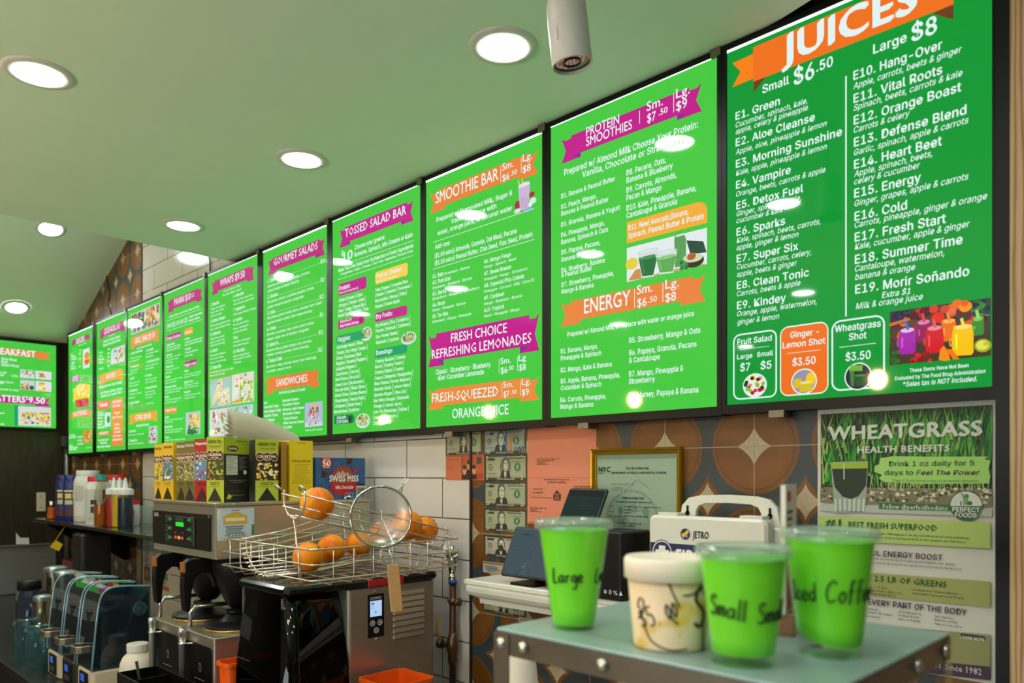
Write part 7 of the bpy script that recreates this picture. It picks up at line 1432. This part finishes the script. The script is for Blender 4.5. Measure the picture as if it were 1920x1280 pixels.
# shaker
x, y = base(97, 973); lathe_thing('spice_shaker', x, y, ZB, 'small glass shaker of orange spice at the left end of the shelf', 'shaker', None, (('spice', [(.001, .004), (.029, .004), (.026, .085), (.001, .085)], mat('orange_spice', (206, 110, 24), .7, noise=.2, nscale=90)), ('glass', [(.031, 0), (.032, .004), (.027, .095), (.022, .10)], clear('shaker_glass', (240, 226, 206), .9, .04)), ('metal_cap', [(.023, .10), (.023, .118), (.018, .128), (.001, .131)], M_CHROME)))
# syrup bottle, squeeze bottles
x, y = (-5.11, 1.575); lathe_thing('syrup_bottle', x, y, ZB, 'clear bottle half full of amber syrup with teal cap', 'bottle', None, (('syrup', [(.001, .003), (.036, .003), (.039, .012), (.039, .135), (.001, .135)], mat('amber_syrup', (168, 84, 12), .15)), ('bottle', [(.039, .0), (.041, .01), (.041, .17), (.036, .215), (.024, .262), (.024, .285)], clear('bottle_plastic', (236, 238, 226), .8, .06)), ('cap', [(.032, .282), (.032, .315), (.001, .317)], M_TEALC)))
def squeeze(x, y, col, liquid, label, lv=.16):
    r = .043
    lathe_thing('squeeze_bottle', x, y, ZB, label, 'squeeze bottle', 'squeeze bottles on the steel shelf', (('sauce', [(.001, .003), (r - .003, .003), (r - .002, .008), (r - .002, lv), (.001, lv)], mat('sauce_' + liquid, col, .4)), ('bottle', [(r - .001, 0), (r, .006), (r, .205)], clear('squeeze_plastic', (240, 242, 238), .35, .15)), ('lid', [(r + .002, .196), (r + .003, .200), (r + .003, .226), (r * .8, .234), (.016, .237), (.013, .26), (.0055, .296), (.001, .298)], M_WJ)))
squeeze(-5.025, 1.62, (170, 44, 48), 'red', 'squeeze bottle of red sauce, left of the three', .175); squeeze(-4.932, 1.622, (214, 176, 40), 'yellow', 'squeeze bottle of yellow sauce, middle of the three', .195); squeeze(-4.839, 1.624, (24, 40, 54), 'dark', 'squeeze bottle of dark sauce, right of the three', .178)
x, y = base(251, 983.5); t = lathe_thing('supplement_bottle', x, y, ZB, 'small white bottle with red lid and red letters, right of the dark sauce', 'bottle', None, (('body', [(.001, 0), (.033, 0), (.035, .004), (.035, .118), (.030, .128)], M_WJ), ('cap', [(.032, .128), (.032, .152), (.001, .154)], M_REDC)))
ca = camang(x, y); pr = Print(Vector((x + .0355 * math.cos(ca), y + .0355 * math.sin(ca), ZB + .02)), (0, 0, 1), (math.sin(ca), -math.cos(ca), 0), (math.cos(ca), math.sin(ca), 0), .0012); pr.text('PRO', 0, -.004, .08, -.022, (196, 30, 44), 'bb'); pr.m = lambda a, b_: (a, b_); pr.build('lettering', M_INK_P, t)
x, y = base(276, 988); b = MB(); b.sm = True; b.lathe([(.001, 0), (.034, 0), (.042, .125), (.044, .127)], 28, Matrix.Translation((x, y, ZB + .0006)), False, False); tag(b.build('clear_cup', clear('deli_plastic', (226, 236, 232))), 'clear plastic cup at the right end of the steel shelf by the brewer', 'cup')
# ---- under the shelf
b = MB(); b.rbox(-5.34, -5.16, 1.47, 1.655, ZK + .0006, EYE - .365, .03, 5); o = b.build('black_appliance', mat('matte_black', (12, 13, 15), .5)); tag(o, 'tall slim black appliance standing under the bottle shelf, left of the paper menu', 'appliance')
b = MB(); b.box(-5.64, -5.37, 1.50, 1.60, ZK + .0006, EYE - .555); o = b.build('red_canister', mat('dark_red', (96, 14, 16), .4)); tag(o, 'dark red box left of the black appliance under the shelf', 'box')
b = MB(); q = onY(96, 1040, 1.47); b.add([tuple(onY(px, py, 1.47)) for px, py in ((93, 1025), (104, 1012), (118, 1020), (110, 1033))], [(3, 2, 1, 0)]); b.add([tuple(onY(px, py, 1.474)) for px, py in ((93, 1025), (104, 1012), (118, 1020), (110, 1033))], [(0, 1, 2, 3)]); c_ = onY(104, 1013, 1.472); b.sm = True; b.tube([c_, (c_.x, 1.53, ZB - .0235)], .002, 6)
tag(b.build('caution_tag', mat('yellow_tag', (214, 184, 24), .5)), 'yellow caution tag hanging below the bottle shelf', 'tag')
# ---- paper menus on the tiles behind the brewer
a, c = onY(257, 1002, YW), onY(319, 1110, YW); b = MB(); b.box(a.x, c.x, YW - .0015, YW - .0001, c.z, a.z); o = b.build('paper_menu', mat('menu_paper', (196, 192, 176), .6)); tag(o, 'printed paper menu sheet on the wall behind the brewer handles', 'paper menu')
p = Print((a.x, YW - .0015, c.z), (1, 0, 0), (0, 0, 1), (0, -1, 0), .0004, .00003).uv(c.x - a.x, a.z - c.z); rnd = random.Random(4)
for cc in range(4):
    for k in range(40):
        if rnd.random() < .86: p.rect(.03 + cc * .245, .02 + k * .024, .03 + cc * .245 + .2 * rnd.uniform(.6, 1), .031 + k * .024, (120, 116, 108))
for x_, y_, c3, s3 in ((.03, .40, (60, 140, 60), None), (.03, .50, (206, 90, 40), 'Sandwiches'), (.52, .42, (196, 60, 50), 'Energy'), (.52, .10, (60, 140, 60), 'Smoothies'), (.03, .12, (190, 40, 50), 'Wraps')):
    if s3: p.text(s3, x_, y_, x_ + .2, .03, c3, 'b')
    else: p.rect(x_, y_ - .03, x_ + .06, y_, c3)
p.rect(.26, .60, .42, .88, (110, 90, 70)); p.ell(.34, .74, .06, .08, (170, 140, 110)); p.rect(.78, .66, .95, .70, (206, 90, 40)); p.rect(.78, .72, .95, .78, (60, 140, 60)); p.rect(.78, .92, .98, .98, (206, 90, 40)); p.build('print', M_INK_P, o)
# ---- blenders with sound covers
M_CREAM = mat('blender_cream', (196, 184, 160), .45); M_COVER = clear('blender_cover', (176, 198, 210), 1.3, .03, opacity=.05, rgb2=(86, 120, 140)); M_EDGE_HL = clear('edge_highlight_plastic', (200, 224, 232), 3.0, .08, opacity=.45, rgb2=(150, 190, 205)); M_LCD = mat('blender_lcd', (20, 26, 60), .2, emit=(50, 90, 190), es=.9); M_JARP = clear('jar_plastic', (170, 206, 212), 1.0, .05); M_BACK = mat('blender_black', (16, 18, 20), .3)
ZBB = EYE - .815
YZ = lambda x: F((x, 0, 0), (0, 1, 0), (0, 0, 1), (1, 0, 0))
def blender(xc, label, first=False, body=None):
    x0, x1 = xc - .098, xc + .098; t = thing('blender', (xc, 1.13, ZK), label, 'blender', 'blenders with clear sound covers')
    b = MB(); b.rbox(x0, x1, 1.025, 1.25, ZK + .0006, ZBB, .018, 4); b.build('base', body or M_CREAM, t)
    b = MB(); b.rbox(x0 + .045, x1 - .045, 1.020, 1.026, ZK + .012, ZBB - .012, .006, 3, None, 'y'); o = b.build('control_panel', M_BLACKM, t)
    MB().box(xc - .030, xc + .012, 1.0188, 1.0202, ZBB - .052, ZBB - .022).build('display', M_LCD, o)
    pk = Print((xc, 1.020, 0), (1, 0, 0), (0, 0, 1), (0, -1, 0), .0006)
    for r_ in range(2):
        for k in range(5): pk.rect_ab(-.032 + k * .014, ZBB - .075 - r_ * .012, -.024 + k * .014, ZBB - .069 - r_ * .012, (120, 120, 116))
    pk.build('buttons', M_INK_P, o)
    prof = [(1.022, ZBB + .0008), (1.040, EYE - .62), (1.052, EYE - .53), (1.064, EYE - .498), (1.082, EYE - .480), (1.105, EYE - .472), (1.16, EYE - .471), (1.262, EYE - .482), (1.262, ZBB + .0008)]
    b = MB(); b.prism(prof, .192, YZ(xc - .096)); b.build('sound_cover', M_COVER, t, .010)
    for xe in (xc - .0955, xc + .0955):  # pale tubes added to imitate the bright highlight along the cover edges
        b = MB(); b.sm = True; b.tube([(xe, y_ + .002, z_) for y_, z_ in smooth_path(prof[:8], 3)], .0042, 8); b.build('cover_edge_highlight', M_EDGE_HL, t)
    b = MB(); b.prism([(1.165, ZBB + .001), (1.150, EYE - .74), (1.158, EYE - .66), (1.185, EYE - .585), (1.225, EYE - .525), (1.255, EYE - .495), (1.255, ZBB + .001)], .180, YZ(xc - .09)); b.build('rear_housing', M_BACK, t, .006)
    b = MB(); b.sm = True; b.lathe([(.001, ZBB + .004), (.055, ZBB + .004), (.055, ZBB + .02), (.045, ZBB + .03), (.066, ZBB + .22), (.068, ZBB + .222)], 8, Matrix.Translation((xc, 1.10, 0)), False, False); b.build('blending_jar', M_JARP, t, auto=30)
    b = MB(); b.sm = True; b.lathe([(.046, ZBB + .223), (.066, ZBB + .226), (.064, ZBB + .245), (.001, ZBB + .248)], 24, Matrix.Translation((xc, 1.10, 0)), True, False); b.build('jar_lid', M_BLACKM, t)
    b = MB(); b2 = MB(); arch(b2, [(-.048, 0.028), (-.05, -.006), (-.040, -.024), (-.02, -.031), (.02, -.031), (.040, -.024), (.05, -.006), (.048, .028)], [(-.036, 0.028), (-.037, -.002), (-.03, -.013), (-.016, -.018), (.016, -.018), (.03, -.013), (.037, -.002), (.036, .028)], 0, .030)
    b.sm = False; b.add([(xc + v[0], 1.006 + v[2], EYE - .742 + v[1]) for v in b2.v], b2.f); b.build('lift_handle', mat('satin_handle', (150, 142, 126), .3, .85), t, .004)
    for sx in (1,):
        b = MB(); b.sm = True; R = F((x1 - .002, 1.214, EYE - .574), (0, 1, 0), (0, 0, 1), (1, 0, 0)); b.lathe([(.030, 0), (.030, .006), (.024, .009), (.020, .006), (.012, .006), (.010, .009), (.001, .009)], 28, R); b.build('hinge_knob', clear('knob_plastic', (150, 190, 200), 1.0, .05, opacity=.25, rgb2=(90, 130, 140)), t)
    return t
blender(-3.54, 'blender under a clear sound cover, right one of three, beside the white jar')
blender(-3.765, 'blender under a clear sound cover, middle one of three', body=mat('blender_dark', (40, 38, 36), .4))
blender(-3.99, 'blender under a clear sound cover, left one of three')
# ---- jars and steel containers at the end of the counter
M_TEALJ = clear('teal_jar', (190, 222, 228), 1.5, .04, opacity=.10, rgb2=(90, 140, 150)); M_BLUEJ = clear('blue_jar_plastic', (170, 180, 210), 1.5, .05, opacity=.12, rgb2=(90, 100, 140))
def blender_jar(x, y, r, h, m, label, lid=None, loops=1):
    t = thing('blender_jar', (x, y, ZK), label, 'blender jar', 'clear blender jars on the counter'); b = MB(); b.sm = True; T = Matrix.Translation((x, y, ZK + .0006))
    b.lathe([(r * 1.02, 0), (r, .012), (r * .97, .02), (r * .95, h * .8), (r * .9, h * .92), (r * .74, h), (r * .6, h + .004), (.001, h + .002)], 10, T, False, True); b.lathe([(r * .6, .004), (r * .62, h * .5), (r * .55, h * .62), (.001, h * .63)], 12, T, False, True); b.build('jar_wall', m, t, auto=30)
    b = MB(); b.sm = True; hx = x + r * .95; b.tube([(hx - .01, y, ZK + h * .15), (hx + .035, y, ZK + h * .18), (hx + .038, y, ZK + h * .7), (hx - .01, y, ZK + h * .75)], .012, 10); b.build('jar_handle', m, t)
    if lid:
        b = MB(); b.sm = True; b.lathe([(r * .86, h + .001), (r * .86, h + .045), (r * .8, h + .05), (.001, h + .05)], 24, T); b.build('lid', lid, t)
    return t
blender_jar(-4.215, 1.02, .064, .205, M_TEALJ, 'teal tinted blender jar upside down, front one beside the blenders')
blender_jar(-4.47, 1.03, .066, .20, M_TEALJ, 'teal tinted blender jar upside down, second from the blenders, by the counter edge')
blender_jar(-4.85, 1.13, .068, .30, M_BLUEJ, 'tall blue tinted blender jar with dark lid behind the teal ones', M_BLACKM)
M_CAN = mat('canister_steel', (176, 166, 140), .18, .95); M_CANL = mat('canister_lid', (150, 160, 160), .3, .8)
def canister(px, ptop, Y, r, label, h=None):
    d = ray(px, ptop); x, y, zt_ = d.x * Y, d.y * Y, EYE + d.z * Y; h = zt_ - ZK
    lathe_thing('steel_canister', x, y, ZK, label, 'canister', 'steel canisters by the blenders', (('body', [(.001, 0), (r, 0), (r, h - .03)], M_CAN), ('lid', [(r * 1.12, h - .03), (r * 1.14, h - .022), (r * 1.12, h - .008), (r * .8, h), (.001, h + .002)], M_CANL)))
canister(105, 1061, 4.35, .056, 'steel canister with domed lid, left one behind the blenders'); canister(124, 1069, 4.18, .056, 'steel canister with domed lid, right one, touching the blender covers')
canister(80, 1115, 4.02, .040, 'steel shaker with glass rim in front of the canisters')
# ---- left wall pieces
b = MB(); b.box(XL + .001, XL + .012, -1.0, 1.80, .875, EYE - .553); b.box(XL + .001, XL + .05, -1.0, 1.80, EYE - .5525, EYE - .545); o = b.build('steel_backsplash', mat('backsplash_steel', (150, 154, 150), .42, .75, noise=.12, nscale=6, aniso=(1, .3, 6))); tag(o, 'brushed steel backsplash on the lower left wall', 'backsplash')
q0, q1 = onX(68, 923, XL), onX(85, 958, XL); t = thing('outlet_plate', (XL, (q0.y + q1.y) / 2, q1.z), 'cream electrical outlet plate on the dark left wall', 'outlet')
b = MB(); b.rbox(XL + .0006, XL + .012, q0.y, q1.y, q1.z, q0.z, .006, 3, None, 'x'); b.build('plate', mat('outlet_cream', (196, 192, 166), .4), t)
for zz in (.2, .8):
    b = MB(); b.sm = True; b.cyl((XL + .0121, (q0.y + q1.y) / 2, q1.z + (q0.z - q1.z) * zz), (XL + .0135, (q0.y + q1.y) / 2, q1.z + (q0.z - q1.z) * zz), .006, 12); b.build('screw', mat('outlet_screw', (130, 126, 110), .4), t)
P_ = [onX(px, py, XL + .03) for px, py in ((30, 1022), (55, 1022), (54, 1010), (38, 1010), (30, 1000))]; b = MB(); b.add([tuple(v) for v in P_] + [(v.x - .002, v.y, v.z) for v in P_], [(0, 1, 2, 3, 4), (9, 8, 7, 6, 5)] + [(i, 5 + i, 5 + (i + 1) % 5, (i + 1) % 5) for i in range(5)])
dz = EYE - .5445 - min(v.z for v in P_); 
for i, v in enumerate(b.v): b.v[i] = (v[0], v[1], v[2] + dz)
tag(b.build('paper_scrap', mat('scrap_white', (206, 210, 214), .6)), 'white scrap of paper standing on the steel backsplash ledge', 'paper')
# ---- cables on the wall
b = MB(); b.sm = True; b.tube([onY(px, py, YW - .006) for px, py in ((200, 486), (200, 520), (206, 548), (203, 572), (212, 600))], .004, 6); tag(b.build('cable', M_BLACKM), 'thin black cable hanging on the patterned tiles above the quesadillas menu', 'cable')
b = MB(); b.sm = True; b.tube([onY(px, py, YW - .006) for px, py in ((392, 480), (394, 492), (394, 520))], .004, 6); tag(b.build('cable', M_BLACKM), 'thin black cable on the white tiles above the wraps menu', 'cable')

flush_text()
